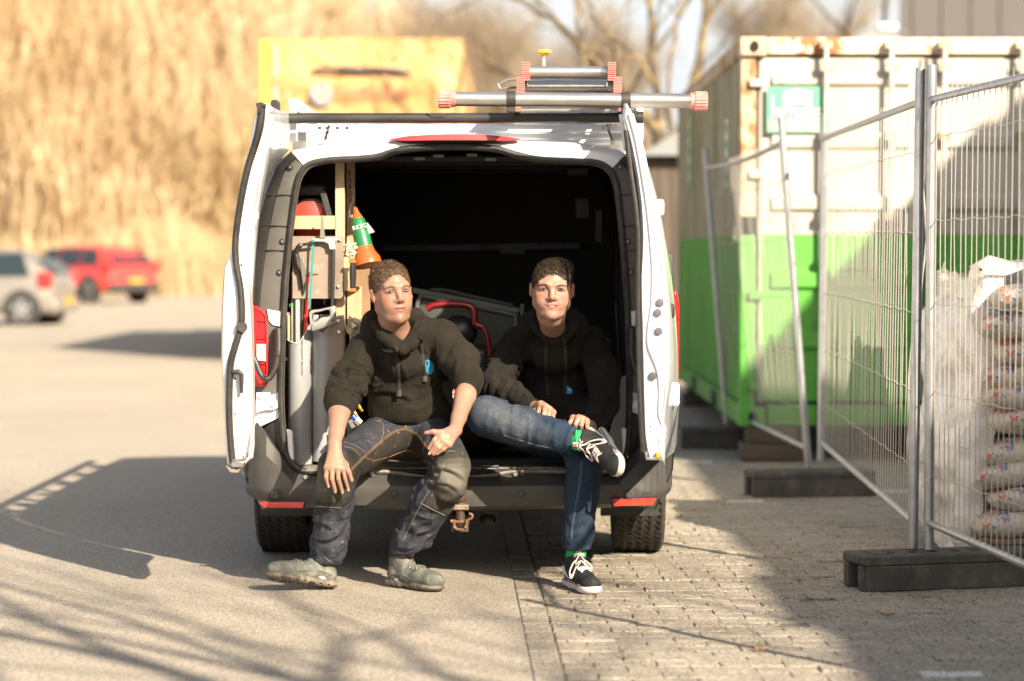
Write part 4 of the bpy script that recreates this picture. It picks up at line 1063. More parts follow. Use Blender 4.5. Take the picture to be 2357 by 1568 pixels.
# opening outline (picture trace of the rubber seal), clockwise from the bottom left corner
SEALPX = [(712, 1087), (685, 1078), (662, 1050), (650, 990), (646, 900), (650, 760), (655, 660), (664, 560), (675, 470), (684, 418), (696, 392), (716, 376), (760, 368), (820, 365),
          (868, 360), (910, 347), (950, 341), (1000, 338), (1050, 337), (1110, 339), (1150, 344), (1190, 356), (1240, 366), (1310, 370), (1370, 374), (1400, 388), (1416, 414),
          (1424, 460), (1434, 560), (1442, 660), (1447, 760), (1449, 900), (1446, 1000), (1438, 1050), (1420, 1078), (1392, 1087)]
seal = [V3(u, v) for u, v in SEALPX]; sealc = spline(seal, 5)
botl = [seal[-1].lerp(seal[0], t) for t in (.12, .25, .4, .6, .75, .88)]
loop_in = sealc + botl
cx, cz = VXC, 1.05
def outer_at(p):
    "point of the body outline in the direction of p"
    dx, dz = p.x-cx, p.z-cz; best = None
    poly = [(VXC+w_, z_) for z_, w_ in zip(OZ, OW)]+[(VXC-w_, z_) for z_, w_ in list(zip(OZ, OW))[-2::-1]]
    for i in range(len(poly)):
        a, b = poly[i], poly[(i+1) % len(poly)]
        ex, ez = b[0]-a[0], b[1]-a[1]; den = dx*ez-dz*ex
        if abs(den) < 1e-9: continue
        t = ((a[0]-cx)*ez-(a[1]-cz)*ex)/den; s = ((a[0]-cx)*dz-(a[1]-cz)*dx)/den
        if t > 0 and -1e-6 <= s <= 1+1e-6: best = Vector((cx+dx*t, 0, cz+dz*t))
    return best
def ring_piece(i0, i1, fr, name, m, lift=0.0, parent=van, both=True):
    rows = []
    for i in range(i0, i1+1):
        a = loop_in[i % len(loop_in)]; b = outer_at(a); row = []
        for (f, dy) in fr:
            p = Vector((a.x, 0, a.z)).lerp(b, f); row.append((p.x, VY+dy+lift, p.z))
        rows.append(row)
    return obj(name, MB().sheet(rows), m, parent, smooth=55)
NL = len(sealc)
def idx(u, v):
    p = V3(u, v); return min(range(NL), key=lambda i: (loop_in[i]-p).length)
iTL, iTR = idx(700, 385), idx(1404, 392)
iWL, iWR = idx(648, 890), idx(1449, 890)
iBL, iBR = idx(646, 950), idx(1448, 950)
ring_piece(iTL, iTR, [(0, .05), (.02, .0), (.45, -.004), (.85, .015), (1, .092)], 'roof_header', white)
for a, b in ((iWL, iTL), (iTR, iWR)):
    ring_piece(a, b, [(0, .05), (.03, .004), (.30, .0), (.55, .008)], 'pillar_trim', pillar_g)
    ring_piece(a, b, [(.55, .012), (.60, -.004), (.86, .016), (.90, .05), (1, .10)], 'pillar_cover', charc_d)
for a, b in ((iBL, iWL), (iWR, iBR)): ring_piece(a, b, [(0, .05), (.03, .01), (.5, .012), (1, .10)], 'hinge_pillar', whitein)
ring_piece(0, iBL, [(0, .05), (.03, .012), (1, .10)], 'lower_pillar', charc_d); ring_piece(iBR, NL-1, [(0, .05), (.03, .012), (1, .10)], 'lower_pillar', charc_d)
# pillar seams, screws, painted patch, hinges
for s in (-1, 1):
    def mir(u): return u if s < 0 else 2094-u
    for (u, v) in ((668, 385), (650, 556), (643, 627), (638, 767)):
        c = V3(mir(u), v, .0); sc = obj('trim_screw', MB().lathe([(.013, -.006), (.013, .004), (.009, .005), (.008, -.003)], c, (0, -1, 0), 14), charc_d, van)
        obj('screw_head', MB().lathe([(.0055, .001), (.0055, .007)], c, (0, -1, 0), 10), M('screw_grey', (.25, .24, .22), .4, .5), sc)
    for (u0, v0, u1, v1) in ((606, 447, 672, 450), (604, 518, 666, 522), (600, 575, 660, 578)):
        obj('trim_seam', MB().tube([V3(mir(u0), v0, -.001), V3(mir(u1), v1, -.002)], .0025, 5), dark_in, van)
    obj('painted_patch', MB().prism([V3(mir(a), b, -.001) for a, b in ((615, 712), (648, 718), (650, 735), (647, 752), (628, 748), (619, 738))], (0, -.006, 0)), whitein, van, smooth=0)
    obj('hinge_plate', MB().prism([V3(mir(a), b, -.0) for a, b in ((590, 903), (622, 903), (627, 918), (638, 922), (640, 938), (630, 944), (612, 944), (590, 950))], (0, -.012, 0)), whitein, van, bevel=.003)
    for (u, v) in ((600, 912), (629, 931)): obj('hinge_bolt', MB().lathe([(.013, 0), (.012, .008), (.006, .009)], V3(mir(u), v, -.012), (0, -1, 0), 12), whitein, van)
    # tail light
    c = 588 if s < 0 else 1547
    u0, u1 = (586, 618) if s < 0 else (1542, 1560)
    tl = obj('tail_light', MB().prism([V3(a, b, .06) for a, b in (((u0-14, 700), (u0+10, 704), (u1, 722), (u1, 888), (u0-14, 890)) if s < 0 else ((u0, 672), (u1-6, 668), (u1, 700), (u1-1, 884), (u0, 884)))], (0, -.075, 0)), M('tail_red', (.50, .012, .015), .12, coat=1), van, bevel=.008)
    if s < 0:
        obj('reverse_lamp', MB().prism([V3(a, b, -.016) for a, b in ((590, 792), (612, 792), (612, 832), (590, 830))], (0, -.008, 0)), M('clear_lens', (.55, .5, .48), .15, coat=1), tl, bevel=.002)
        for vv in (740, 780, 838): obj('lens_rib', MB().tube([V3(590, vv, -.017), V3(615, vv+2, -.017)], .003, 6), M('dark_red', (.18, .01, .01), .3), tl)
        obj('lens_edge', MB().tube([V3(598, 712, -.018), V3(612, 728, -.02), V3(614, 790, -.02), V3(614, 880, -.02)], .0045, 6), M('bright_red', (.75, .03, .03), .2, coat=1), tl)
    # corrugated cable hose
    hp = [(640, 757), (641, 790), (640, 815), (634, 846), (622, 868), (608, 872), (597, 856), (589, 835), (582, 818)]
    pts = spline([V3(mir(a), b, -.035-.03*sin(k/3)) for k, (a, b) in enumerate(hp)], 8)
    rr_ = [(.0155 if i < 18 else (.0115+(.0018 if i % 2 else 0))) for i in range(len(pts))]
    obj('cable_hose', MB().tube(pts, rr_, 10), M('hose_black', (.03, .028, .026), .45), van)
    obj('hose_boot', MB().box(V3(mir(640), 775, -.01), (.045, .03, .075)), charc_d, van, bevel=.012)
# seal, with a pale worn lip
obj('door_seal', MB().tube([p+Vector((0, -.006, 0)) for p in loop_in], .0125, 8, closed=True, flat=.9), rub, van)
obj('seal_lip', MB().tube([(cx+(p.x-cx)*.985, VY-.001, cz+(p.z-cz)*.985) for p in loop_in], .005, 6, closed=True), M('seal_lip_mat', (.07, .062, .05), .5), van)
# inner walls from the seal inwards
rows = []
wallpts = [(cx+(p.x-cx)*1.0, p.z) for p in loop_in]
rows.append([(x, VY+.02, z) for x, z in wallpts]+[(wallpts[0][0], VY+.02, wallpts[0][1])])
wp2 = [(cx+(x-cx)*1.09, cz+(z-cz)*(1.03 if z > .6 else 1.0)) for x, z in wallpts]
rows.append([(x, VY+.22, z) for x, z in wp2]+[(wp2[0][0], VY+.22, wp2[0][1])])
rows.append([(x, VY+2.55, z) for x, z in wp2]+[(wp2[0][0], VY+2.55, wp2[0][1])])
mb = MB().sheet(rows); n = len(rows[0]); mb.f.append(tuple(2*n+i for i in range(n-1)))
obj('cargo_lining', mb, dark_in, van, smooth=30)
obj('bulkhead_strip', MB().bar(V3(880, 572, 2.4), V3(1335, 566, 2.4), .03, .035), M('strip_grey', (.10, .09, .085), .6, var=(9, (.18, .16, .14))), van, bevel=.004)
obj('bulkhead_bracket', MB().box(V3(1180, 575, 2.38), (.13, .03, .045)), MATS['strip_grey'], van)
for k, (u, v) in enumerate(((1330, 396), (1340, 480), (1378, 520))): obj('wall_fitting', MB().box(V3(u, v, 1.0), (.10-.03*k, .05, .04+.06*k)), M('fitting_dark', (.018, .016, .015), .6), van, bevel=.008)
for (u, v) in ((975, 372), (1020, 366), (1100, 364), (1145, 374)): obj('ceiling_clip', MB().box(V3(u*.96+30, v-6, .10), (.045, .05, .012)), M('clip_dim', (.09, .09, .085), .5), van)
for k, (a, b) in enumerate((((1404, 780), (1409, 1000)), ((1418, 700), (1436, 1010)))): obj('wall_rail', MB().tube([V3(*a, .45), V3(*b, .45)], .010), M('fitting_dark', (.018, .016, .015)), van)
for (u, v) in ((1396, 800), (1401, 832), (1406, 905), (1404, 922)): obj('wall_bolt', MB().lathe([(.008, 0), (.007, .01)], V3(u, v, .3), (0, -1, 0), 10), M('bolt_grey', (.35, .34, .33), .4, .6), van)
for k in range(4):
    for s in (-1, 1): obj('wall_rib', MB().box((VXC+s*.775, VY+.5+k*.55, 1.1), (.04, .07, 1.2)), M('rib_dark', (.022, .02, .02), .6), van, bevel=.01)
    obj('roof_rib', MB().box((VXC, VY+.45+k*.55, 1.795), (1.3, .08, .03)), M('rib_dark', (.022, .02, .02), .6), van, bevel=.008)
# white wheel arch cover at the right side of the load space
wa = [V3(a, b, .12) for a, b in ((1402, 905), (1412, 884), (1430, 868), (1442, 864), (1448, 900), (1448, 1000), (1440, 1050), (1425, 1072), (1392, 1075), (1396, 1010), (1405, 985), (1403, 940))]
obj('wheel_arch_panel', MB().prism(wa, (0, .02, 0)), M('arch_grey', (.50, .52, .54), .5, dirt=(18, (.2, .2, .2), .66, .74)), van, bevel=.004)
for s, (a, b) in ((-1, (668, 1025)), (1, (1436, 1020))):
    obj('white_bracket', MB().prism([V3(a-8, b-38, .0), V3(a+6, b-34, .0), V3(a+10, b+36, .0), V3(a-4, b+30, .0)], (0, -.012, 0)), whitein, van, bevel=.006)
for s in (-1, 1): obj('wheel_arch_box', MB().box((VXC+s*.66, VY+.95, .55), (.30, .80, .42)), dark_in, van, bevel=.06)
# load floor, sill and threshold
zS = V3(1050, 1087).z
obj('load_floor', MB().box((VXC, VY+1.3, zS-.005), (1.46, 2.45, .03)), M('floor_ply', (.10, .085, .065), .8, var=(7, (.17, .14, .10)), dirt=(15, (.20, .20, .19), .55, .75)), van)
obj('threshold', MB().box((VXC-.01, VY+.10, zS+.013), (1.40, .16, .012)), M('threshold_mat', (.22, .20, .17), .5, .2, var=(12, (.33, .30, .26)), dirt=(30, (.06, .05, .04), .5, .7)), van, bevel=.004)
obj('threshold_lip', MB().tube(spline([V3(705, 1084, -.01), V3(860, 1086, -.015), V3(900, 1088, -.02), V3(1000, 1100, -.03), V3(1120, 1096, -.03), V3(1170, 1088, -.02), V3(1230, 1086, -.015), V3(1395, 1086, -.01)], 6), .011, 8, flat=.8), M('lip_grey', (.16, .145, .12), .5, var=(20, (.26, .23, .19))), van)
obj('striker', MB().tube([V3(1112, 1086, .03), V3(1112, 1073, .02), V3(1146, 1073, .02), V3(1146, 1086, .03)], .006), steel, van)
obj('striker_plate', MB().box(V3(1129, 1088, .04), (.085, .07, .008)), steel, van)
for (u, v) in ((857, 1089), (1186, 1090), (703, 1096), (1412, 1090)): obj('sill_bolt', MB().lathe([(.010, 0), (.009, .008)], V3(u, v+2, -.035), (0, -1, 0), 10), M('bolt_grey', (.35, .34, .33)), van)
# rear bumper
def bump_row(s):
    "s -1..1 along the bumper"
    a = abs(s); hw_ = .935
    ang = max(0, (a-.80)/.20)*pi/2
    x = VXC+math.copysign(1, s)*(a if a < .80 else .80+.20*0)*hw_ if a < .8 else VXC+math.copysign(1, s)*(.80*hw_+sin(ang)*.187)
    yb = 0 if a < .8 else (1-cos(ang))*.36
    bow = .05*(a/.8)**2 if a < .8 else .05
    top = interp(a, [0, .70, .78, .84, .90, 1], [zS-.005, zS-.005, zS+.03, zS+.16, zS+.265, zS+.27])
    crown = interp(a, [0, .75, .85, 1], [zS-.052, zS-.048, zS-.06, zS-.06])
    bot = interp(a, [0, .8, 1], [.292, .30, .36])
    ins = interp(a, [0, .74, .84, 1], [.075, .07, .015, .0])
    low = bot
    prof = [(ins+.03, top), (ins, top-.004), (.012 if a < .78 else .0, crown+.012 if a < .78 else (crown*.4+top*.6)), (-.004, crown), (-.006, crown-.02), (.004, (crown+low)/2), (.012, low+.02), (.05, low), (.14, low+.0)]
    return [(x, VY-.10+bow+yb+py_, pz) for py_, pz in prof]
ss = [i/14*.8 for i in range(-14, 15)]; ss = [-1+.2*i/10 for i in range(10)]+ss+[.8+.2*(i+1)/10 for i in range(10)]
obj('rear_bumper', MB().sheet([bump_row(s) for s in ss]), charc, van, smooth=28)
for s in (-1, 1):
    u0, u1 = (596, 696) if s < 0 else (1411, 1511)
    yb = -.085
    pts = [(u0-(0 if s < 0 else 4), 1156), (u1+(4 if s < 0 else 0), 1156 if s < 0 else 1148), (u1-(0 if s < 0 else 10), 1169 if s < 0 else 1163), (u0+(12 if s < 0 else 6), 1168 if s < 0 else 1164)]
    if s > 0: pts = [(1408, 1150), (1511, 1147), (1502, 1163), (1413, 1165)]
    rf = obj('reflector_recess', MB().prism([V3(a+(-5 if k in (0, 3) else 5), b+(-4 if k < 2 else 4), yb+.028-.0) for k, (a, b) in enumerate(pts)], (0, .02, 0)), charc_d, van)
    hh = [V3(a, b, yb+(.026 if (k in (0, 3)) == (s < 0) else -.0)) for k, (a, b) in enumerate(pts)]
    obj('reflector', MB().prism(hh, (0, .03, 0)), M('reflector_red', (.70, .05, .03), .25, coat=.6, bump=(300, .3, .003)), van)
for u in (908, 1198, 634, 1450):
    c = V3(u, 1137 if 700 < u < 1400 else 1140, -.098 if 700 < u < 1400 else -.075)
    obj('parking_sensor', MB().lathe([(.0175, -.01), (.0175, .003), (.014, .004), (.013, .001), (.011, .003)], c, (0, -1, 0), 20), charc, van)
# underbody and wheels
obj('underbody', MB().box((VXC, VY+2.6, .36), (1.55, 4.7, .14)), dark_in, van)
obj('rear_axle', MB().cyl((VXC-.8, VY+.95, .30), (VXC+.8, VY+.95, .30), .06), dark_in, van)
obj('exhaust_pipe', MB().tube([V3(1115, 1196, .3), V3(1128, 1197, .12), V3(1136, 1197, .12)], .024, 12), M('exhaust_steel', (.05, .045, .04), .6, .5), van)
tread = M('tyre_side', (.030, .027, .024), .75, var=(18, (.055, .047, .037)))
for (yw) in (VY+.93, VY+4.1):
    for s in (-1, 1):
        x = VXC+s*.815; r = .325
        wh = obj('wheel', MB().lathe([(r*.66, -.095), (r*.93, -.115), (r*.985, -.100), (r*.99, -.02), (r*.99, .02), (r*.985, .100), (r*.93, .115), (r*.66, .105), (r*.62, .06)], (x, yw, r), (1, 0, 0), 40), tread, van)
        if yw < VY+2:
            for gx in (-.062, -.024, .018, .058):
                obj('tread_rib', MB().lathe([(r*.97, -.016), (r*1.0, -.014), (r*1.0, .014), (r*.97, .016)], (x+gx, yw, r), (1, 0, 0), 40, capa=False, capb=False), tread, wh)
            sp = MB()
            for q in range(64):
                an = 2*pi*q/64
                for gx in (-.085, .085, -.043, .038, -.003):
                    p = Vector((x+gx, yw-cos(an)*r*1.002, r+sin(an)*r*1.002)); d = Vector((.030, -sin(an)*.018, -cos(an)*.018))
                    sp.bar(p-d*.5, p+d*.5, .004, .004)
            so = obj('tread_sipes', sp, M('sipe_black', (.008, .007, .006), .9), wh, smooth=0); so['kind'] = 'stuff'
        obj('rim', MB().lathe([(r*.62, -.02), (r*.60, .06), (r*.2, .075), (.02, .08)], (x, yw, r), (s, 0, 0), 24), alloy, wh)
for s in (-1, 1): obj('mud_flap', MB().box((VXC+s*.76, VY+.50, .31), (.26, .015, .20)), blackp, van)
# tow bar
tb = obj('tow_bar', MB().tube([V3(1059, 1215, -.02), V3(1059, 1170, -.02), V3(1059, 1155, -.12)][0:2]+[V3(1059, 1160, -.13)], [.018, .020, .018], 12), M('tow_steel', (.09, .075, .06), .5, .4, var=(20, (.16, .11, .08))), van)
tb_y = -.19
rs_ = M('rusty_metal', (.16, .085, .05), .6, .3, var=(30, (.27, .14, .08)))
tb.data.transform(Matrix.Translation((0, 0, 0)))
obj('tow_ball', MB().ball(V3(1059, 1145, tb_y), .026, 18, 12), M('ball_brown', (.10, .05, .035), .35, .5, var=(20, (.22, .10, .05))), tb)
obj('ball_neck', MB().tube([V3(1059, 1150, tb_y), V3(1059, 1166, tb_y), V3(1059, 1200, tb_y+.02), V3(1059, 1213, tb_y+.06)], [.014, .016, .022, .018], 12), M('tow_steel', (.09, .075, .06)), tb)
obj('tow_flange', MB().box(V3(1059, 1167, tb_y), (.070, .04, .022)), M('tow_flange_mat', (.30, .24, .18), .6, .3, var=(30, (.2, .15, .1))), tb, bevel=.003)
for u in (1044, 1074): obj('flange_bolt', MB().cyl(V3(u, 1167, tb_y-.022), V3(u, 1167, tb_y+.02), .006, 8), rs_, tb)
obj('safety_hook', MB().tube(spline([V3(1069, 1200, tb_y), V3(1078, 1196, tb_y-.01), V3(1085, 1192, tb_y-.01), V3(1086, 1185, tb_y-.01), V3(1079, 1182, tb_y-.01)], 4), .006, 8), rs_, tb)
obj('hook_plate', MB().tube([V3(1042, 1201, tb_y), V3(1080, 1201, tb_y)], .006, 6), rs_, tb)
obj('shackle', MB().tube(spline([V3(1046, 1196, tb_y-.01), V3(1046, 1214, tb_y-.01), V3(1059, 1219, tb_y-.01), V3(1073, 1214, tb_y-.01), V3(1073, 1196, tb_y-.01)], 4), .005, 6), rs_, tb)
for (u, v) in ((1040, 1199), (1047, 1213), (1072, 1213)): obj('nut', MB().cyl(V3(u, v, tb_y-.02), V3(u, v, tb_y+.01), .007, 6), rs_, tb)
obj('tow_frame', MB().bar(V3(1059, 1205, 0), V3(1059, 1195, .5), .07, .07), blackp, tb)
# third brake light on the header
bl = []
prof = [(898, 320), (940, 313), (1000, 309), (1050, 308), (1100, 309), (1150, 313), (1196, 320)]
rows = []
for k, (u, v) in enumerate(prof):
    e = [0.0, .03, .045, .05, .045, .03, 0.0][k]; h_ = [3, 11, 14, 15, 14, 11, 3][k]
    rows.append([V3(u, v, .02), V3(u, v+1, -e), V3(u, v+h_, -e-.012), V3(u, v+h_+1, .0)])
obj('brake_light', MB().sheet([list(r) for r in rows]), M('brake_red', (.50, .06, .055), .3, coat=.5), van, smooth=40)
rows = [[V3(u+(6 if k == 0 else -6 if k == 6 else 0), v+h_, -.035*(0 if k in (0, 6) else 1)-.004), V3(u+(14 if k == 0 else -14 if k == 6 else 0), v+h_+[3, 9, 10, 9, 10, 9, 3][k], .0)] for k, ((u, v), h_) in enumerate(zip(prof, [3, 11, 14, 15, 14, 11, 3]))]
obj('brake_light_housing', MB().sheet(rows), charc_d, van, smooth=0)

# rear doors --------------------------------------------------------------
def interpP(v, tab): return interp(v, [t[0] for t in tab], [t[1] for t in tab])
YF = 9.53
def rear_door(name, label, side, uL, uR, hinge_off, vtop, vbot, sealpath):
    """uL,uR: tables v->u of both edges of the free edge face at depth YF"""
    d = obj(name, MB(), whitein, van); 
    vs = np.linspace(vtop, vbot, 30); rows = []
    for v in vs:
        a = P(interpP(v, uL), v, YF); b = P(interpP(v, uR), v, YF)
        z = a.z; hw_ = max(float(np.interp(z, OZ, OW)), .72)
        xo = VXC+side*(hw_+.005); xi = xo-side*.06 if True else xo
        if side < 0: o_, i_ = a, b
        else: o_, i_ = b, a
        ho = Vector((xo, VY+.06, z)); hi = Vector((xo-side*.022, VY-.01, z))
        r = .012
        rows.append([ho, ho.lerp(o_, .5)+Vector((side*.012, 0, 0)), o_+Vector((0, .05, 0)), o_+Vector((-side*.012, .006, 0)), o_.lerp(i_, .25), o_.lerp(i_, .6)+Vector((0, .004, 0)), i_+Vector((side*.010, .006, 0)), i_+Vector((0, .03, 0)),
                     i_+Vector((side*.012, .12, 0)), hi.lerp(i_, .35)+Vector((side*.018, 0, 0)), hi])
    mb = MB(); mb.sheet(rows, closed=True); n = len(rows[0]); mb.f.append(tuple(range(n))); mb.f.append(tuple(len(mb.v)-n+i for i in range(n)))
    bpy.data.objects.remove(d); d = obj(name, mb, white, van, smooth=38); d['label'] = label
    return d
ld = rear_door('rear_door', 'open left rear door with black edge seal and latch handle', -1,
    [(238, 592), (260, 584), (300, 577), (370, 566), (450, 549), (520, 537), (600, 521), (604, 512), (700, 507), (830, 506), (930, 510), (1000, 514), (1050, 517), (1085, 522)],
    [(238, 618), (300, 612), (370, 603), (450, 592), (540, 578), (640, 574), (720, 578), (830, 583), (950, 584), (1040, 584), (1065, 578), (1085, 548)], 0, 238, 1085, None)
ys = YF-.008
sp = spline([P(u, v, ys) for u, v in ((602, 246), (598, 290), (585, 340), (572, 380), (560, 430), (549, 490), (541, 560), (543, 610), (551, 655), (555, 700), (554, 750), (540, 800), (530, 840), (527, 900), (527, 970), (531, 1030), (535, 1066))], 5)
obj('edge_seal', MB().tube(sp, [.0125+.004*(1-min(1, i/25)) for i in range(len(sp))], 10), rub, ld)
obj('seal_cap', MB().prism([P(a, b, ys-.02) for a, b in ((588, 238), (601, 235), (611, 239), (610, 247), (603, 246), (601, 262), (594, 262))], (0, .06, 0)), charc_d, ld, bevel=.003)
obj('seal_bead', MB().tube([p+Vector((.012, .003, 0)) for p in sp], .003, 5), M('seal_lip_mat', (.07, .06, .05)), ld)
obj('pull_handle', MB().tube([P(534, 856, ys-.01), P(549, 856, ys-.012), P(556, 862, ys-.012), P(556, 905, ys-.01)], [.008, .012, .010, .007], 8), blackp, ld)
for (u, v) in ((537, 840), (536, 868), (541, 872), (541, 953), (556, 610)): obj('drain_hole', MB().lathe([(.004, 0), (.004, .003)], P(u, v, ys+.012), (0, -1, 0), 10), M('black_hole', (.01, .01, .01)), ld)
obj('rubber_stop', MB().lathe([(.024, 0), (.020, .02)], P(556, 753, ys), (.3, -1, 0), 14), rub, ld)
obj('window_channel', MB().tube(spline([P(568, 640, YF+.02), P(578, 690, YF+.02), P(581, 760, YF+.02), P(583, 880, YF+.02), P(583, 960, YF+.02), P(576, 1000, YF+.01), P(570, 1050, YF+.0)], 4), .006, 6), M('channel_grey', (.24, .22, .19), .5), ld)
obj('latch', MB().box(P(548, 1068, ys-.005), (.05, .04, .025)), steel, ld, bevel=.004)
obj('latch_hook', MB().tube([P(535, 1060, ys-.01), P(565, 1058, ys-.01), P(568, 1042, ys-.01)], .005, 6), steel, ld)
obj('latch_cover', MB().prism([P(a, b, ys-.014) for a, b in ((519, 1072), (545, 1082), (558, 1074), (548, 1088), (530, 1087))], (0, .06, 0)), M('worn_metal', (.3, .26, .2), .5, .5), ld)
# inner frame of the left door (seen from the right, recedes towards the hinge)
inner = []
mb = MB()
rows = []
for v, a, b in ((262, 617, 638), (300, 614, 634), (330, 609, 628), (380, 602, 616), (450, 592, 602), (520, 583, 592), (600, 578, 585), (690, 576, 581)):
    rows.append([P(a, v, YF+.04), P((a*2+b)/3, v+2, YF+.20), P((a+2*b)/3, v+2, YF+.4), P(b, v+4, YF+.62)])
obj('inner_frame', mb.sheet(rows), whitein, ld, smooth=40, solid=.012)
obj('window_recess', MB().sheet([[P(a, v, YF+.055), P(b, v+2, YF+.32)] for v, a, b in ((345, 607, 612), (420, 600, 604), (500, 589, 593), (600, 582, 584))]), M('recess_grey', (.42, .40, .37), .5), ld)
obj('upper_bracket', MB().prism([P(a, b, YF+.5) for a, b in ((620, 262), (634, 259), (639, 290), (653, 330), (640, 333), (626, 296))], (0, .03, 0)), whitein, ld, bevel=.004)
obj('check_pad', MB().box(P(587, 496, YF+.25), (.03, .02, .03)), whitein, ld, bevel=.004)
obj('pad_button', MB().lathe([(.007, 0), (.006, .006)], P(588, 497, YF+.24), (.3, -1, 0), 10), blackp, ld)
rd = rear_door('rear_door', 'open right rear door with four dark discs for the holes in its white edge', 1,
    [(238, 1436), (262, 1431), (330, 1449), (400, 1463), (470, 1472), (540, 1476), (610, 1473), (640, 1471), (750, 1474), (900, 1477), (1000, 1480), (1040, 1486), (1060, 1492)],
    [(238, 1444), (262, 1459), (330, 1482), (400, 1496), (470, 1510), (600, 1531), (750, 1545), (880, 1546), (950, 1536), (1010, 1531), (1060, 1530)], 0, 238, 1060, None)
for (u, v) in ((1518, 697), (1513, 720), (1515, 763), (1501, 866)): obj('edge_hole_disc', MB().lathe([(.0165, 0), (.015, .006), (.010, .007)], P(u, v, ys+.008), (0, -1, 0), 18), M('hole_disc_dark', (.10, .095, .11), .6), rd)  # open holes in the edge, their dark inside painted as flat discs
for (u, v) in ((1491, 605), (1497, 982)): obj('drain_hole', MB().lathe([(.003, 0), (.003, .003)], P(u, v, ys+.012), (0, -1, 0), 10), MATS['black_hole'], rd)
crease = M('door_crease', (.50, .53, .60), .3, coat=.4)
obj('edge_bead', MB().tube(spline([P(u, v, ys+.006) for u, v in ((1447, 262), (1463, 320), (1478, 400), (1490, 480), (1498, 560), (1502, 620), (1500, 700), (1492, 760), (1493, 800), (1512, 850), (1518, 900), (1516, 950), (1524, 985), (1526, 1040))], 5), .005, 8), crease, rd)
obj('edge_bead', MB().tube(spline([P(u, v, ys+.008) for u, v in ((1455, 262), (1472, 320), (1487, 400), (1499, 480), (1509, 560), (1518, 606), (1524, 612), (1527, 700), (1530, 780), (1531, 900), (1525, 950))], 5), .004, 8), crease, rd)
obj('inner_seal', MB().tube(spline([P(u, v, ys+.02) for u, v in ((1440, 300), (1452, 400), (1462, 470), (1468, 540), (1468, 620), (1468, 800), (1474, 960), (1480, 1040))], 4), .010, 8), rub, rd)
obj('hinge_cover', MB().box(P(1518, 478, YF+.30), (.035, .05, .068)), white, rd, bevel=.012)
obj('side_bumper_pad', MB().box(P(1553, 908, YF+.25), (.036, .06, .098)), white, rd, bevel=.012)
obj('outer_handle', MB().box(P(1543, 716, YF+.2), (.03, .06, .06)), blackp, rd, bevel=.012)
obj('lower_skirt', MB().prism([P(a, b, YF-.005) for a, b in ((1524, 965), (1533, 985), (1527, 1030), (1531, 1072), (1524, 1060), (1518, 1040), (1514, 1000))], (0, .03, 0)), white, rd, bevel=.003)
obj('latch', MB().tube([P(1486, 1040, ys), P(1488, 1056, ys), P(1520, 1056, ys)], .006, 6), steel, rd)
obj('latch_lamp', MB().box(P(1514, 1047, ys), (.018, .02, .025)), M('amber', (.7, .35, .05), .3), rd, bevel=.004)
obj('upper_bracket', MB().prism([P(a, b, YF+.3) for a, b in ((1424, 264), (1432, 263), (1437, 300), (1443, 338), (1436, 340), (1430, 300))], (0, .03, 0)), whitein, rd, bevel=.003)
# roof rack
rk = obj('roof_rack', MB().box((VXC+.04, VY+2.2, 1.955), (1.42, .05, .03)), white, van)
rack_black = M('roller_black', (.030, .029, .028), .38, var=(14, (.05, .048, .043)), dirt=(40, (.14, .13, .11), .64, .75), sc=(.4, 4, 4))
r0, r1 = V3(656, 273, -.02), V3(1466, 271, -.02)
obj('roller_tube', MB().tube([r0, r1], .0215, 18), rack_black, rk)
obj('roller_tube_end', MB().tube([r1, r1+Vector((.025, 0, 0))], .025, 14), charc_d, rk)
obj('roller_axle', MB().tube([V3(642, 275, -.02), r0], .009, 8), steel, rk)
obj('roller_notch', MB().prism([V3(a, b, -.045) for a, b in ((982, 261), (1030, 261), (1020, 271), (994, 271))], (0, .02, 0)), charc_d, rk, smooth=0)
obj('rack_flat', MB().box((VXC+.04, VY+.03, V3(1000, 262).z-.000), (1.50, .05, .006)), charc_d, rk)
obj('end_stop', MB().prism([V3(a, b, .0) for a, b in ((622, 234), (626, 230), (638, 230), (643, 236), (643, 275), (634, 275), (634, 262), (624, 256))], (0, .05, 0)), charc_d, rk, bevel=.005)
obj('end_stop', MB().prism([V3(a, b, .02) for a, b in ((1452, 255), (1466, 254), (1474, 262), (1474, 278), (1466, 282), (1452, 280))], (0, .05, 0)), charc_d, rk, bevel=.005)
for i in range(5):
    obj('rack_cross_bar', MB().box((VXC+.04, VY+.40+i*.58, 1.925), (1.50, .10, .035)), white, rk, bevel=.006)
for s in (-1, 1):
    obj('rack_side_rail', MB().box((VXC+.04+s*.74, VY+1.60, 2.015), (.04, 3.0, .05)), white, rk, bevel=.006)
    for i in range(6): obj('rack_stay', MB().box((VXC+.04+s*.74, VY+.12+i*.54, 1.93), (.03, .06, .14)), white, rk)
    for i in range(3): obj('rack_foot', MB().box((VXC+s*.70, VY+.45+i*1.2, 1.875), (.06, .10, .11)), steel, rk)
    obj('rack_strut', MB().tube([V3(757 if s < 0 else 1396, 290, .1), V3(748 if s < 0 else 1408, 322, .06)], .006, 6), M('strut_grey', (.28, .26, .24), .5, .5), rk)
for u in (735, 752, 776, 798, 1386, 1400): obj('rack_bolt', MB().lathe([(.008, 0), (.007, .012)], V3(u, 292, .02), (0, 0, -1), 8), M('bolt_grey', (.35, .34, .33)), rk)

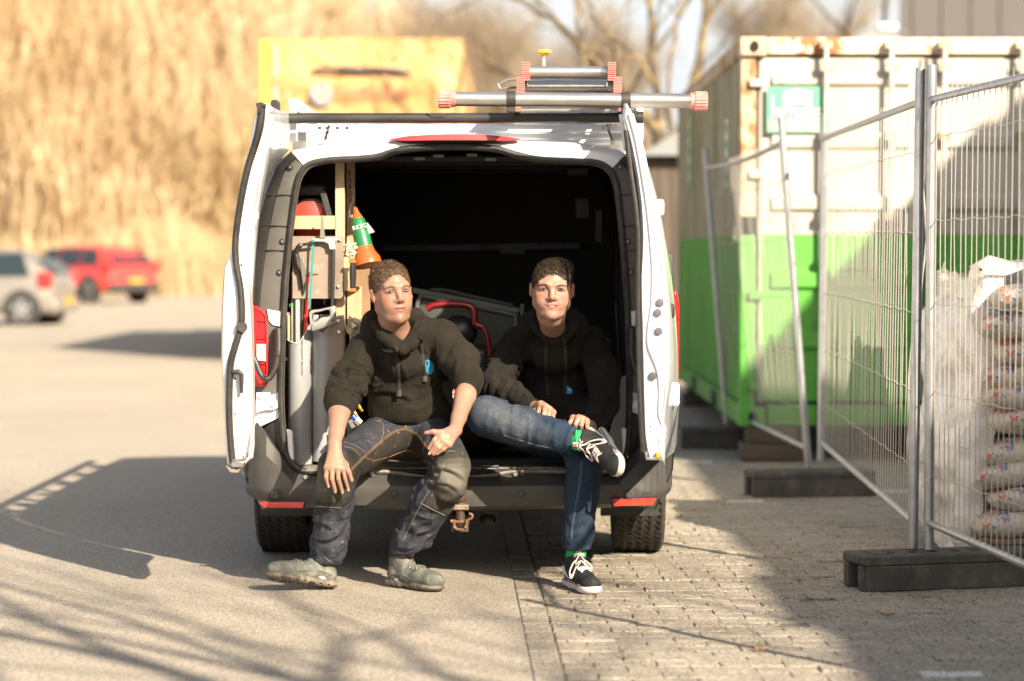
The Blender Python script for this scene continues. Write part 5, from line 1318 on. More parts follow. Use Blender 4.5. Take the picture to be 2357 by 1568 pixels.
# ladder on the rack ------------------------------------------------------
alu = M('ladder_aluminium', (.62, .60, .57), .32, .85, var=(8, (.50, .48, .45)), dirt=(40, (.3, .28, .25), .62, .75), sc=(1, .4, 3))
pink = M('faded_red_plastic', (.66, .20, .17), .6, var=(20, (.72, .30, .26)))
ldr = thing('ladder', 'aluminium ladder with faded red end caps lying on the van roof rack', 'ladder', (.55, VY-.1, 2.0))
ly = VY-.35
s0, s1 = P(1040, 228, ly), P(1596, 233, ly)
obj('stabiliser_bar', MB().tube([s0, s1], .0300, 20), alu, ldr)
def ribcap(c, ax, r, L, n=18):
    mb = MB(); pr = []
    c = Vector(c); ax = Vector(ax)
    vs = []; x = ax.orthogonal().normalized(); y = ax.cross(x)
    N = n*2
    for h, sc in ((0, .92), (.004, 1), (L-.006, 1), (L, .93)):
        for k in range(N):
            rr = r*sc*(1.0 if k % 2 else .93); an = 2*pi*k/N; vs.append(c+ax*h+x*cos(an)*rr+y*sin(an)*rr)
    fs = [(i*N+k, i*N+(k+1) % N, (i+1)*N+(k+1) % N, (i+1)*N+k) for i in range(3) for k in range(N)]
    fs += [tuple(range(N)), tuple(3*N+k for k in range(N))]
    return mb.add(vs, fs)
for a, sgn in ((s0, -1), (s1, 1)):
    cp = obj('end_cap', ribcap(a+Vector((sgn*.004, 0, 0)), (sgn, 0, 0), .0395, .052), pink, ldr, smooth=20)
    obj('cap_collar', MB().tube([a-Vector((sgn*.014, 0, 0)), a+Vector((sgn*.006, 0, 0))], .034, 16), pink, cp)
for u0 in (1176, 1440):
    obj('strap', MB().tube([P(u0-10, 212 if u0 < 1300 else 215, ly), P(u0+10, 212 if u0 < 1300 else 215, ly)], .001, 4), blackp, ldr)
    c = s0.lerp(s1, (u0-1040)/556)
    ob = obj('clamp_band', MB().lathe([(.0345, -.0185), (.0345, .0185)], c, (1, 0, 0), 20), M('band_black', (.035, .032, .028), .55, dirt=(40, (.2, .18, .15), .6, .75)), ldr, bevel=.002)
    obj('clamp_leg', MB().box(c+Vector((0, .01, -.038)), (.036, .05, .03)), MATS['band_black'], ldr, bevel=.003)
def stile(u, v0, v1, lab=None):
    a = P(u, v0, VY-.17); b = P(u, v1, VY-.17); c = (a+b)/2; h = (a-b).length
    cap = MB(); W_ = .031
    n = 9
    for i in range(n): cap.box((c.x, VY-.185+(0 if i % 2 else .003), b.z+h*(i+.5)/n), (W_+.003, .05, h/n*.62))
    cap.box((c.x, VY-.175, c.z), (W_, .04, h*.985))
    cc_ = obj('stile_cap', cap, pink, ldr, smooth=0)
    st_ = MB().box((c.x, VY-.15+1.5, c.z), (.024, 3.0, h*.86)); obj('stile', st_, alu, ldr, bevel=.003)
    return c, h
cu = [stile(u, 144, 188) for u in (1210, 1407)]; cl = [stile(u, 178, 215) for u in (1198, 1420)]
cb = [stile(u, 222, 258) for u in (1190, 1432)]
def rung(ca, cb_, y, r, z=None):
    a, b = ca[0], cb_[0]; z = z if z is not None else a.z
    obj('rung', MB().tube([(a.x+.01, y, z), (b.x-.01, y, z)], r, 14), alu, ldr)
rung(cu[0], cu[1], VY-.14, .0265); rung(cl[0], cl[1], VY-.06, .0265, cl[0][0].z+.0)
for i in range(1, 11):
    rung(cu[0], cu[1], VY-.14+i*.27, .015); rung(cl[0], cl[1], VY-.06+i*.27, .015); rung(cb[0], cb[1], VY+.0+i*.27, .015)
rung(cb[0], cb[1], VY-.10, .018)
a, b = P(1214, 199, VY-.19), P(1396, 199, VY-.19)
obj('locking_rod', MB().tube([a, b], .0075, 10), steel, ldr)
for q in (a, b): obj('rod_washer', MB().lathe([(.024, -.002), (.024, .002)], q, (1, 0, 0), 16), steel, ldr)
obj('guide_hook', MB().tube([P(1150, 205, VY+.2), P(1146, 196, VY+.2), P(1165, 185, VY+.35), P(1192, 182, VY+.5)], .006, 8), M('strut_grey', (.28, .26, .24)), ldr)
obj('guide_hook', MB().tube([P(1150, 205, VY+.2), P(1188, 202, VY+.4)], .006, 8), MATS['strut_grey'], ldr)
sc_ = thing('rack_clamp', 'yellow-topped clamp rod standing up behind the ladder', 'clamp', P(1250, 160, VY+2.4))
obj('rod', MB().tube([P(1251, 240, VY+2.4), P(1251, 122, VY+2.4)], .007, 8), M('zinc', (.6, .58, .52), .4, .6), sc_)
obj('knob', MB().lathe([(.012, -.02), (.02, -.008), (.040, 0), (.040, .008), (.025, .014), (.004, .016)], P(1251, 122, VY+2.4), (0, 0, 1), 18), M('knob_yellow', (.75, .45, .03), .4), sc_)
# ---------------------------------------------------------------- tool rack and tools at the left of the load space
def Q(u, v, dy=.12): return P(u, v, VY+dy)
pine = M('pine_wood', (.56, .40, .24), .65, var=(3, (.46, .31, .17)), sc=(8, 8, .8), bump=(60, .15))
ply = M('ply_brown', (.20, .155, .12), .6, var=(5, (.27, .21, .165)), dirt=(16, (.33, .28, .23), .55, .75))
rackt = thing('tool_rack', 'home made pine and plywood tool rack inside the left of the van', 'tool rack', Q(782, 1060, .18))
def upright(u0, u1, v0, v1, dy, d=.045, nm='post', m=pine):
    a, b = Q(u0, v0, dy), Q(u1, v1, dy)
    return obj(nm, MB().box(((a.x+b.x)/2, a.y+d/2, (a.z+b.z)/2), (b.x-a.x, d, abs(a.z-b.z))), m, rackt, bevel=.002)
upright(771, 794, 372, 1075, .14); upright(797, 817, 372, 730, .34, nm='post')
upright(798, 832, 660, 735, .30, nm='back_board', m=pine)
upright(640, 770, 497, 528, .135, .02, 'cross_bar'); upright(655, 770, 372, 1070, .50, .01, 'back_panel', M('back_dark', (.03, .02, .018), .8))
upright(672, 790, 544, 688, .105, .012, 'plywood_panel', ply); upright(735, 792, 725, 1065, .118, .012, 'plywood_panel', ply)
upright(804, 852, 590, 860, .42, .012, 'side_board', M('side_brown', (.30, .19, .10), .7, var=(4, (.22, .13, .07))))
upright(790, 804, 592, 670, .12, .03, 'small_block')
for (u, v) in ((779, 659), (778, 738), (780, 764), (783, 552)): obj('screw_head', MB().lathe([(.0075, 0), (.006, .006)], Q(u, v, .10), (0, -1, 0), 10), M('screw_bright', (.7, .68, .64), .35, .8), rackt)
# cable reel
reel = thing('cable_reel', 'round red and black cable reel behind the upper cross bar of the rack', 'cable reel', Q(712, 560, .22))
c = Q(713, 506, .22)
obj('drum', MB().lathe([(.070, -.01), (.082, .0), (.082, .012), (.060, .02), (.02, .024)], c, (0, -1, 0), 32), M('reel_red', (.62, .06, .04), .4, coat=.2), reel)
obj('rim', MB().lathe([(.094, -.05), (.097, -.03), (.092, -.012), (.080, -.010)], c, (0, -1, 0), 32, capb=False), M('reel_grey', (.10, .10, .095), .5), reel)
obj('strap', MB().bar(Q(742, 440, .17), Q(758, 498, .17), .026, .012, (0, 1, 0)), blackp, reel, bevel=.003)
obj('top_case', MB().box(Q(712, 438, .26), (.14, .10, .05)), blackp, reel, bevel=.015)
obj('lower_case', MB().box(Q(716, 538, .26), (.17, .08, .045)), blackp, reel, bevel=.01)
# grey pvc tubes with slanted mouths
pvc = M('pvc_grey', (.30, .31, .31), .35, var=(2, (.34, .35, .35)), dirt=(9, (.25, .24, .21), .58, .8), sc=(1, 1, .35))
def pvc_tube(label, ul, ur, vl, vr, vb, dy, rx):
    a, b = Q(ul, vb, dy), Q(ur, vb, dy); cx_ = (a.x+b.x)/2; r = (b.x-a.x)/2; zb = a.z; y = VY+dy+r
    t = thing('drain_tube', label, 'pipe', (cx_, y, zb), 'grey pipes holding tools')
    N = 36; rows = []; zf, zr = Q(ul, vl, dy).z, Q(ur, vr, dy).z
    out_, in_ = [], []
    zs = [zb+.002]+[None]
    def top(an): 
        x = cos(an); yy_ = sin(an)
        base = zf+(zr-zf)*(x+1)/2
        return base-(.055*(1-abs(x))**.8 if yy_ < 0 else -.01*(1-abs(x)))
    r1 = [(cx_+cos(2*pi*k/N)*r, y+sin(2*pi*k/N)*r, zb) for k in range(N)]
    r2 = [(cx_+cos(2*pi*k/N)*r, y+sin(2*pi*k/N)*r, top(2*pi*k/N)) for k in range(N)]
    r3 = [(cx_+cos(2*pi*k/N)*(r-.0035), y+sin(2*pi*k/N)*(r-.0035), top(2*pi*k/N)) for k in range(N)]
    r4 = [(cx_+cos(2*pi*k/N)*(r-.0035), y+sin(2*pi*k/N)*(r-.0035), zb) for k in range(N)]
    o = obj('pipe_wall', MB().sheet([r1, r2, r3, r4], closed=True), pvc, t, smooth=35)
    obj('pipe_lip', MB().tube([(p[0], p[1], p[2]) for p in r2], .0026, 6, closed=True), M('pvc_light', (.6, .6, .58), .4), t)
    return t, cx_, y, r
t1, x1, y1, r1_ = pvc_tube('left grey plastic pipe with small print, holding level and red bar', 660, 716, 782, 742, 1070, .10, 0)
t2, x2, y2, r2_ = pvc_tube('right grey plastic pipe, holding hand saw blades', 717, 770, 742, 738, 1063, .11, 0)
pt_ = text('pipe_print', 'KOMO 110x3.2 PVC  28.11.16 SN4', (0, 0, 0), .011, M('print_dark', (.16, .16, .17), .6), t1)
pt_.rotation_euler = (pi/2, pi/2, 0); pt_.location = Vector((x1+.012, y1-r1_-.0015, 1.02))-org(t1)
# tools standing in the pipes
sl_ = thing('spirit_level', 'aluminium spirit level with green vial standing in the left pipe', 'spirit level', Q(680, 800))
a, b = Q(670, 626, .135), Q(689, 805, .135)
obj('body', MB().box(((a.x+b.x)/2-.008, a.y+.012, (a.z+b.z)/2), (.020, .03, a.z-b.z)), M('level_worn', (.36, .34, .29), .5, .3, var=(12, (.25, .23, .18))), sl_, bevel=.001)
obj('edge', MB().box(((a.x+b.x)/2+.012, a.y, (a.z+b.z)/2), (.019, .045, a.z-b.z)), M('level_face', (.62, .62, .62), .3, .7), sl_, bevel=.001)
v_ = obj('vial_ring', MB().lathe([(.013, 0), (.013, .006), (.009, .008)], Q(672, 703, .145), (0, -1, 0), 16), M('ring_dark', (.12, .12, .10), .5), sl_)
obj('vial', MB().box(Q(672, 703, .132), (.008, .004, .012)), M('vial_green', (.10, .55, .05), .2), v_)
wl = thing('wooden_lath', 'pale wooden lath at the left edge of the left pipe', 'lath', Q(664, 785)); a = Q(663, 725, .15); b = Q(667, 795, .15)
obj('lath', MB().box(((a.x+b.x)/2, a.y, (a.z+b.z)/2), (.010, .02, a.z-b.z)), pine, wl); obj('red_tip', MB().box((a.x, a.y, a.z+.004), (.011, .021, .012)), pink, wl)
pb = thing('pry_bar', 'black hooked pry bar hanging in front of the plywood panel', 'pry bar', Q(694, 790))
hk = spline([Q(694, 800, .13), Q(695, 700, .12), Q(698, 655, .10), Q(694, 630, .09), Q(684, 600, .085), Q(682, 580, .08), Q(690, 566, .075), Q(706, 562, .07), Q(725, 560, .07)], 6)
obj('bar', MB().tube(hk, [.010]*20+[.013]*8+[.011]*10+[.006]*(len(hk)-38), 8), M('bar_black', (.04, .038, .033), .4, .5, var=(30, (.09, .08, .065))), pb)
obj('claw', MB().prism([Q(a, b, .072) for a, b in ((689, 600), (697, 590), (703, 620), (703, 645), (697, 660), (694, 640))], (0, .012, 0)), M('claw_grey', (.22, .21, .19), .4, .6), pb, bevel=.002)
rb = thing('crowbar', 'bright red crowbar with a small hammer-like head standing in the left pipe', 'crowbar', Q(703, 790))
obj('shaft', MB().bar(Q(700, 800, .125), Q(710, 632, .11), .017, .014, (0, 1, 0)), M('bar_red', (.62, .035, .025), .35, coat=.3, dirt=(30, (.3, .05, .04), .65, .75)), rb, bevel=.003)
obj('head', MB().prism([Q(a, b, .10) for a, b in ((702, 630), (706, 626), (720, 628), (734, 631), (720, 634), (708, 637))], (0, .014, 0)), rs_, rb, bevel=.001)
hs_ = thing('hacksaw', 'grey framed hacksaw with teal blade hanging on the plywood panel', 'hacksaw', Q(745, 770))
gry = M('saw_grey', (.34, .33, .31), .4, .3)
obj('front_arm', MB().prism([Q(a, b, .075) for a, b in ((716, 549), (776, 547), (779, 552), (771, 556), (772, 575), (758, 575), (755, 562), (745, 557), (718, 557))], (0, .016, 0)), M('saw_light', (.55, .54, .51), .35, .5), hs_, bevel=.003)
obj('frame_tube', MB().tube([Q(767, 572, .085), Q(766, 640, .085), Q(764, 720, .09)], .0085, 10), M('saw_black', (.035, .033, .03), .35, coat=.3), hs_)
obj('blade', MB().bar(Q(721, 552, .07), Q(712, 712, .08), .0095, .0022, (0, 1, 0)), M('blade_teal', (.04, .30, .27), .35, .3), hs_)
mb = MB(); outl = [(712, 716), (735, 712), (762, 706), (772, 706), (772, 738), (768, 746), (740, 756), (718, 762), (714, 752), (712, 735)]
hole = [(722, 722), (738, 718), (756, 714), (757, 728), (740, 731), (728, 740), (720, 741), (718, 728)]
A = [Q(a, b, .05) for a, b in spline([Vector((p[0], p[1], 0)) for p in outl], 4, True) and [(p.x, p.y) for p in spline([Vector((q[0], q[1], 0)) for q in outl], 4, True)]]
Bh = [Q(p.x, p.y, .05) for p in spline([Vector((q[0], q[1], 0)) for q in hole], 4, True)]
hc = Q(738, 728, .05)
def ang_(p): return atan2(p.z-hc.z, p.x-hc.x)
NA = 48; ra, rb2 = [], []
def ray_poly(poly, an):
    dx, dz = cos(an), sin(an); best = None
    for i in range(len(poly)):
        p, q = poly[i], poly[(i+1) % len(poly)]; ex, ez = q.x-p.x, q.z-p.z; den = dx*ez-dz*ex
        if abs(den) < 1e-12: continue
        t = ((p.x-hc.x)*ez-(p.z-hc.z)*ex)/den; s_ = ((p.x-hc.x)*dz-(p.z-hc.z)*dx)/den
        if t > 0 and -1e-6 <= s_ <= 1+1e-6 and (best is None or t > best): best = t
    return best or .01
rA = [ray_poly(A, 2*pi*k/NA) for k in range(NA)]; rB = [ray_poly(Bh, 2*pi*k/NA) for k in range(NA)]
def rg(rr, dy, k=1.0): return [Vector((hc.x+cos(2*pi*i/NA)*rr[i]*k, hc.y+dy, hc.z+sin(2*pi*i/NA)*rr[i]*k)) for i in range(NA)]
obj('saw_handle', MB().sheet([rg(rB, .022), rg(rB, .003), rg([b_+(a_-b_)*.25 for a_, b_ in zip(rA, rB)], -.003), rg([b_+(a_-b_)*.8 for a_, b_ in zip(rA, rB)], -.003), rg(rA, .003), rg(rA, .022), rg(rB, .022)], closed=True), gry, hs_, smooth=50)
obj('handle_hole', MB().lathe([(.006, 0), (.006, .003)], Q(765, 737, .043), (0, -1, 0), 12), M('hole_grey', (.05, .05, .05)), hs_)
hd = thing('hand_saw', 'steel saw blades standing in the right grey pipe', 'saw', Q(742, 800))
for (u0, u1, m2) in ((721, 733, 'a'), (738, 748, 'b'), (752, 762, 'a')):
    a, b = Q(u0, 752, .15), Q(u1, 815, .15); obj('saw_blade', MB().box(((a.x+b.x)/2, a.y, (a.z+b.z)/2+.03), (b.x-a.x, .004, .16)), M('saw_light', (.55, .54, .51)), hd)
sq = thing('set_square', 'thin steel blade standing up in front of the cross bar', 'tool', Q(741, 550))
obj('blade', MB().prism([Q(a, b, .07) for a, b in ((739, 498), (743, 498), (748, 549), (736, 549))], (0, .003, 0)), M('dull_steel', (.30, .28, .24), .4, .7), sq, smooth=0)
# tool with black grip and orange ends
gt = thing('grip_tool', 'tool with black grip and orange ends hanging beside the pine post', 'tool', Q(811, 670))
obj('grip', MB().lathe([(.010, 0), (.0125, .02), (.015, .06), (.0125, .10), (.010, .125)], Q(812, 664, .06), (0, 0, 1), 14), M('grip_black', (.03, .03, .03), .25, coat=.5), gt)
for v in (602, 668): obj('orange_end', MB().box(Q(811, v, .06), (.030, .03, .014)), M('tool_orange', (.72, .16, .03), .5), gt, bevel=.003)
bt = thing('plug_bag', 'crumpled clear bag of green and white wall plugs on the rack', 'bag', Q(805, 580))
mb = MB()
for i in range(16):
    p = Q(random.uniform(797, 818), random.uniform(552, 602), .10+random.uniform(0, .03)); d = Vector((random.gauss(0, 1), random.gauss(0, .4), random.gauss(.5, 1))).normalized()*.014
    o = obj('wall_plug', MB().tube([p-d, p+d], .0032, 6), M('plug_mint', (.50, .62, .45), .5) if i % 2 else M('plug_white', (.66, .64, .58), .5), bt)
b2 = thing('tape_roll', 'roll of yellowish clear tape behind the shoulder of the left man', 'tape roll', Q(812, 760, .05))
obj('roll', MB().lathe([(.016, 0), (.034, .0), (.036, .02), (.034, .04), (.016, .04)], Q(812, 757, .12), (.5, -1, .3), 24), M('tape_clear', (.46, .40, .27), .25, coat=.5), b2)
obj('tape_core', MB().lathe([(.014, -.002), (.014, .042)], Q(812, 757, .12), (.5, -1, .3), 18), M('tape_core_m', (.5, .2, .1), .6), b2)
b3 = thing('clear_wrap', 'crinkled clear wrapping with green print between rack and hoodie', 'wrapping', Q(803, 740, .05))
mb = MB()
for i in range(8):
    u, v = random.uniform(796, 826), random.uniform(735, 785); p = Q(u, v, .06+.03*random.random())
    mb.sheet([[p+Vector((random.gauss(0, .012), random.gauss(0, .008), random.gauss(0, .014))) for _ in range(3)] for _ in range(3)])
obj('wrapping', mb, M('wrap_pale', (.55, .50, .36), .25, coat=.4), b3, smooth=0)
# orange and green horn shaped container hanging from a chain
hb = thing('orange_funnel', 'orange container with green label hanging upside down from a chain', 'funnel', Q(840, 610, .2))
a, b = Q(817, 478, .18), Q(850, 622, .12); ax = (b-a); L = ax.length; ax.normalize()
org_m = M('funnel_orange', (.62, .13, .025), .38, coat=.3, var=(8, (.50, .09, .02)), dirt=(22, (.25, .06, .02), .62, .72))
obj('shell', MB().lathe([(.010, 0), (.012, .02), (.026, .055), (.034, .09), (.036, .15), (.036, .175), (.043, .205), (.058, .235), (.060, .262), (.056, .258), (.03, .20)], a, ax, 32, capb=False), org_m, hb)
lbm = M('label_green', (.015, .18, .06), .4, coat=.2, dirt=(26, (.3, .42, .3), .60, .68))
obj('label', MB().lathe([(.0265, .052), (.0285, .058), (.0358, .09), (.0375, .150), (.0375, .176), (.037, .179)], a, ax, 32, capa=False, capb=False), lbm, hb)
obj('inner', MB().lathe([(.056, .258), (.04, .235), (.03, .20)], a, ax, 28, capa=False), M('funnel_inner', (.72, .40, .16), .5), hb)
tt = text('label_lettering', 'RKPGL', (0, 0, 0), .026, M('lab_white', (.7, .68, .6), .6), hb)
c = a+ax*.105+Vector((-.030, -.0385, .0)); tt.location = c-org(hb); tt.rotation_euler = (pi/2, radians(-14), 0)
obj('funnel_tag', MB().prism([Q(a_, b_, .14) for a_, b_ in ((845, 512), (862, 534), (846, 540))], (0, .002, 0)), M('tag_pale', (.45, .42, .36), .6), hb, smooth=0)  # small pale triangular tag at the right edge of the funnel label
ch = thing('chain', 'thin dark chain hanging from the van ceiling beside the rear post', 'chain', Q(806, 470, .3))
for i in range(5):
    p = Q(804+.6*i, 398+i*16, .25); obj('chain_link', MB().tube([p+Vector((cos(t)*.006*(1 if i % 2 else .3), sin(t)*0+cos(t)*.006*(0 if i % 2 else 1), sin(t)*.012)) for t in [2*pi*k/10 for k in range(10)]], .0018, 5, closed=True), M('chain_dark', (.05, .045, .04), .4, .7), ch)
obj('cord', MB().tube(spline([Q(803, 440, .24), Q(812, 436, .22), Q(815, 450, .2), Q(808, 470, .2), Q(804, 490, .2), Q(806, 500, .2)], 5), .0016, 5), M('cord_white', (.5, .47, .4), .8), ch)
# crates, lids and a red vacuum cleaner further in
grm = M('crate_grey', (.13, .14, .12), .5, dirt=(20, (.09, .10, .08), .55, .75))
cl_ = thing('crate_lid', 'long grey tray lying slanted above the red machine', 'tray', Q(1070, 690, .8))
obj('tray_edge', MB().bar(P(948, 668, VY+.8), P(1196, 716, VY+.8), .05, .028, (0, 0, 1)), grm, cl_, bevel=.006)
obj('tray_ridge', MB().tube([P(990, 668, VY+.78), P(1020, 668, VY+.78), P(1180, 704, VY+.78)], .010), M('crate_dark', (.05, .055, .045), .6), cl_)
gc = thing('grey_crate', 'grey plastic crate standing tilted behind the red machine', 'crate', Q(1070, 760, .7))
cpts = [(958, 730), (962, 690), (972, 684), (1180, 724), (1190, 738), (1180, 800), (1150, 860), (960, 860)]
obj('crate_face', MB().prism([P(u, v, VY+.75) for u, v in cpts], (0, .10, 0)), M('crate_dark', (.05, .055, .045), .6), gc, bevel=.008)
obj('crate_rim', MB().tube(spline([P(u, v, VY+.735) for u, v in ((957, 740), (960, 700), (968, 685), (985, 684), (1170, 722), (1186, 732), (1184, 760), (1176, 780))], 4), .010), grm, gc)
obj('crate_rim', MB().tube(spline([P(u, v, VY+.735) for u, v in ((1202, 700), (1200, 740), (1190, 790))], 4), .010), grm, gc)
vc = thing('vacuum_cleaner', 'red and black workshop vacuum cleaner between the two men', 'vacuum cleaner', Q(1060, 860, .5))
vred = M('vacuum_red', (.16, .006, .008), .35, coat=.3)
vp = [(982, 712), (1000, 703), (1050, 700), (1082, 706), (1092, 722), (1092, 745), (1110, 752), (1122, 780), (1128, 830), (1124, 860)]
obj('handle', MB().tube(spline([P(u, v, VY+.50) for u, v in vp[:7]], 4), .016, 10, flat=1.0), vred, vc)
obj('cowl', MB().tube(spline([P(u, v, VY+.50) for u, v in vp[5:]], 4), .012, 10), vred, vc)
obj('motor_head', MB().ball(P(1055, 765, VY+.56), .085, 20, 14, (1, .8, .9)), M('vacuum_black', (.022, .022, .024), .35), vc)
obj('tank', MB().box(P(1090, 860, VY+.60), (.16, .22, .26)), MATS['vacuum_black'], vc, bevel=.04)
obj('tank_band', MB().box(P(1104, 872, VY+.475), (.12, .03, .06)), vred, vc, bevel=.008)
obj('hose', MB().tube(spline([P(u, v, VY+.34) for u, v in ((1080, 820), (1100, 850), (1112, 880), (1118, 905))], 5), .018, 10), M('hose_bluegrey', (.10, .13, .15), .5), vc)
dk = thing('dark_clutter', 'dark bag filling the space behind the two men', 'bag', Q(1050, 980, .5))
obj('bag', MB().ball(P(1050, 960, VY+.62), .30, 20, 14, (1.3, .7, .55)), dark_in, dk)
rd_ = thing('red_marker', 'small red tool on the dark side wall right of the younger man', 'tool', Q(1388, 790, .4))
obj('marker', MB().tube([P(1381, 798, VY+.4), P(1398, 780, VY+.4)], .008), M('reel_red', (.62, .06, .04)), rd_)
st_ = thing('striped_label', 'small white label with red stripes between the two men', 'label', Q(1046, 908, .2))
obj('paper', MB().box(P(1046, 908, VY+.14), (.016, .004, .034)), M('plug_white', (.66, .64, .58)), st_)
for k in range(3): obj('stripe', MB().box(P(1046, 899+k*9, VY+.137), (.016, .002, .007), Matrix.Rotation(.6, 3, 'Y')), M('reel_red', (.62, .06, .04)), st_)
# fittings in front of the pipe, behind the left man's arm
vv_ = thing('pipe_fitting', 'yellow handled shut-off valves with blue ends beside the left man', 'valve', Q(818, 960, -.05))
for k, (u, v) in enumerate(((826, 936), (817, 952))):
    obj('yellow_handle', MB().tube(spline([P(u-6, v-14, VY-.06), P(u, v, VY-.07), P(u+7, v+10, VY-.06)], 4), [.006]*3+[.008]*3+[.0065]*3, 8, flat=.7), M('valve_yellow', (.75, .42, .03), .4), vv_)
obj('blue_collar', MB().cyl(P(811, 957, VY-.08), P(820, 966, VY-.08), .0115, 14), M('collar_blue', (.02, .10, .50), .35), vv_)
obj('nut_body', MB().cyl(P(819, 965, VY-.085), P(829, 975, VY-.085), .016, 6), M('chrome_nut', (.7, .7, .68), .25, .9), vv_)
obj('nut_body', MB().cyl(P(806, 966, VY-.075), P(815, 984, VY-.075), .014, 6), M('chrome_nut', (.7, .7, .68)), vv_)
# ---------------------------------------------------------------- the two young men
def to_px(V):
    x, y, z = V[:, 0], V[:, 1], V[:, 2]-CAMZ; f = y*cos(TILT)-z*sin(TILT); u_ = y*sin(TILT)+z*cos(TILT)
    return 1178+FPX*x/f, 784-FPX*u_/f
def inpoly(u, v, poly):
    r = np.zeros(len(u), bool); n = len(poly)
    for i in range(n):
        (x0, y0), (x1, y1) = poly[i], poly[(i+1) % n]
        c = ((y0 > v) != (y1 > v)) & (u < (x1-x0)*(v-y0)/((y1-y0) if y1 != y0 else 1e-9)+x0); r ^= c
    return r
def soft_poly(V, poly, px=5):
    u, v = to_px(V); acc = 0
    for a in range(6): acc = acc+inpoly(u+px*cos(a*pi/3), v+px*sin(a*pi/3), poly)
    return acc/6.0
def skin_mat(name, base, stub, brow, lipc, o):
    m, nt, bs = nodes_of(name)
    at = nt.nodes.new('ShaderNodeAttribute'); at.attribute_name = 'hl'; hl = at.outputs['Vector']
    s = nt.nodes.new('ShaderNodeSeparateXYZ'); nt.links.new(hl, s.inputs[0]); X, Y, Z = s.outputs
    front = ramp(nt, Y, .03, .05)
    def em(cx, cz, rx, rz, slope=0, curve=0, soft=.35, mirror=False):
        x = mathn(nt, 'ABSOLUTE', X) if mirror else X
        dx = mathn(nt, 'SUBTRACT', x, cx); zz = mathn(nt, 'SUBTRACT', Z, cz)
        if slope: zz = mathn(nt, 'SUBTRACT', zz, mathn(nt, 'MULTIPLY', dx, slope))
        if curve: zz = mathn(nt, 'SUBTRACT', zz, mathn(nt, 'MULTIPLY', mathn(nt, 'MULTIPLY', dx, dx), curve))
        a = mathn(nt, 'DIVIDE', dx, rx); b = mathn(nt, 'DIVIDE', zz, rz)
        d = mathn(nt, 'SQRT', mathn(nt, 'ADD', mathn(nt, 'MULTIPLY', a, a), mathn(nt, 'MULTIPLY', b, b)))
        k = ramp(nt, d, 1+soft, 1-soft) if False else mathn(nt, 'SUBTRACT', 1.0, ramp(nt, d, 1-soft, 1+soft))
        return mathn(nt, 'MULTIPLY', k, front)
    def mul(a, k): return mathn(nt, 'MULTIPLY', a, k)
    pos = nt.nodes.new('ShaderNodeNewGeometry').outputs['Position']
    c = mixc(nt, ramp(nt, tnoise(nt, 40, 4, pos), .3, .75), base, (base[0]*1.02, base[1]*.92, base[2]*.90))
    red = (base[0]*1.02, base[1]*.66, base[2]*.62)
    c = mixc(nt, mul(em(.043, -.030, .026, .020, soft=.7, mirror=True), .55), c, red)
    c = mixc(nt, mul(em(0, -.034, .017, .012, soft=.6), .5), c, red)
    ear = ramp(nt, mathn(nt, 'ABSOLUTE', X), .066, .076); ear = mathn(nt, 'MULTIPLY', ear, mathn(nt, 'LESS_THAN', mathn(nt, 'ABSOLUTE', Z), .06))
    c = mixc(nt, mul(ear, .6), c, red)
    # stubble
    if stub > 0:
        low = mathn(nt, 'SUBTRACT', 1.0, ramp(nt, mathn(nt, 'SUBTRACT', Z, mathn(nt, 'MULTIPLY', mathn(nt, 'ABSOLUTE', X), .75)), -.100, -.068))
        up = mathn(nt, 'MULTIPLY', low, mathn(nt, 'GREATER_THAN', Z, -.16))
        fine = ramp(nt, tnoise(nt, 260, 2, pos), .3, .7)
        k = mathn(nt, 'MULTIPLY', up, mathn(nt, 'ADD', mathn(nt, 'MULTIPLY', fine, .5), .25)); k = mathn(nt, 'MULTIPLY', k, stub)
        c = mixc(nt, k, c, (.15, .085, .045))
        c = mixc(nt, mul(em(0, -.053, .024, .005, soft=.6), stub*.6), c, (.17, .10, .06))
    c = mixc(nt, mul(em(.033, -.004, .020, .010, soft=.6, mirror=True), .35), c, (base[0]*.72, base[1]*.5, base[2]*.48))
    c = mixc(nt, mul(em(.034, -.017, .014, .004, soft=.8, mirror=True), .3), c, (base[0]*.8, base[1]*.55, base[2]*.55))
    c = mixc(nt, mul(em(.034, o['bz'], .0185, .0042, slope=-.12, curve=-9, soft=.45, mirror=True), o['bk']), c, brow)
    c = mixc(nt, mul(em(0, -.0665, o['mw'], .0050, curve=o['mc'], soft=.3), .9), c, lipc)
    c = mixc(nt, mul(em(0, -.0745, o['mw']*.86, .0058, curve=o['mc'], soft=.3), .8), c, (lipc[0]*1.1, lipc[1]*1.15, lipc[2]*1.15))
    c = mixc(nt, mul(em(0, -.0700, o['mw']*1.08, .0023, curve=o['mc'], soft=.5), .85), c, (.10, .025, .02))
    if o.get('teeth'): c = mixc(nt, mul(em(0, -.0705, .011, .0014, curve=o['mc'], soft=.4), .9), c, (.62, .56, .50))
    c = mixc(nt, mul(em(.0085, -.0445, .0042, .0024, soft=.5, mirror=True), .8), c, (.09, .03, .025))
    # crease from nose to mouth corner
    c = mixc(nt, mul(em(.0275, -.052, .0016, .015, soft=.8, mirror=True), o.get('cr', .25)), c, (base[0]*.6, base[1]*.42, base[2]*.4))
    for (mx, mz) in o.get('moles', ()): c = mixc(nt, mul(em(mx, mz, .0018, .0018, soft=.4), .8), c, (.10, .05, .035))
    nt.links.new(c, bs.inputs['Base Color']); bs.inputs['Roughness'].default_value = .48; bs.inputs['Specular IOR Level'].default_value = .4
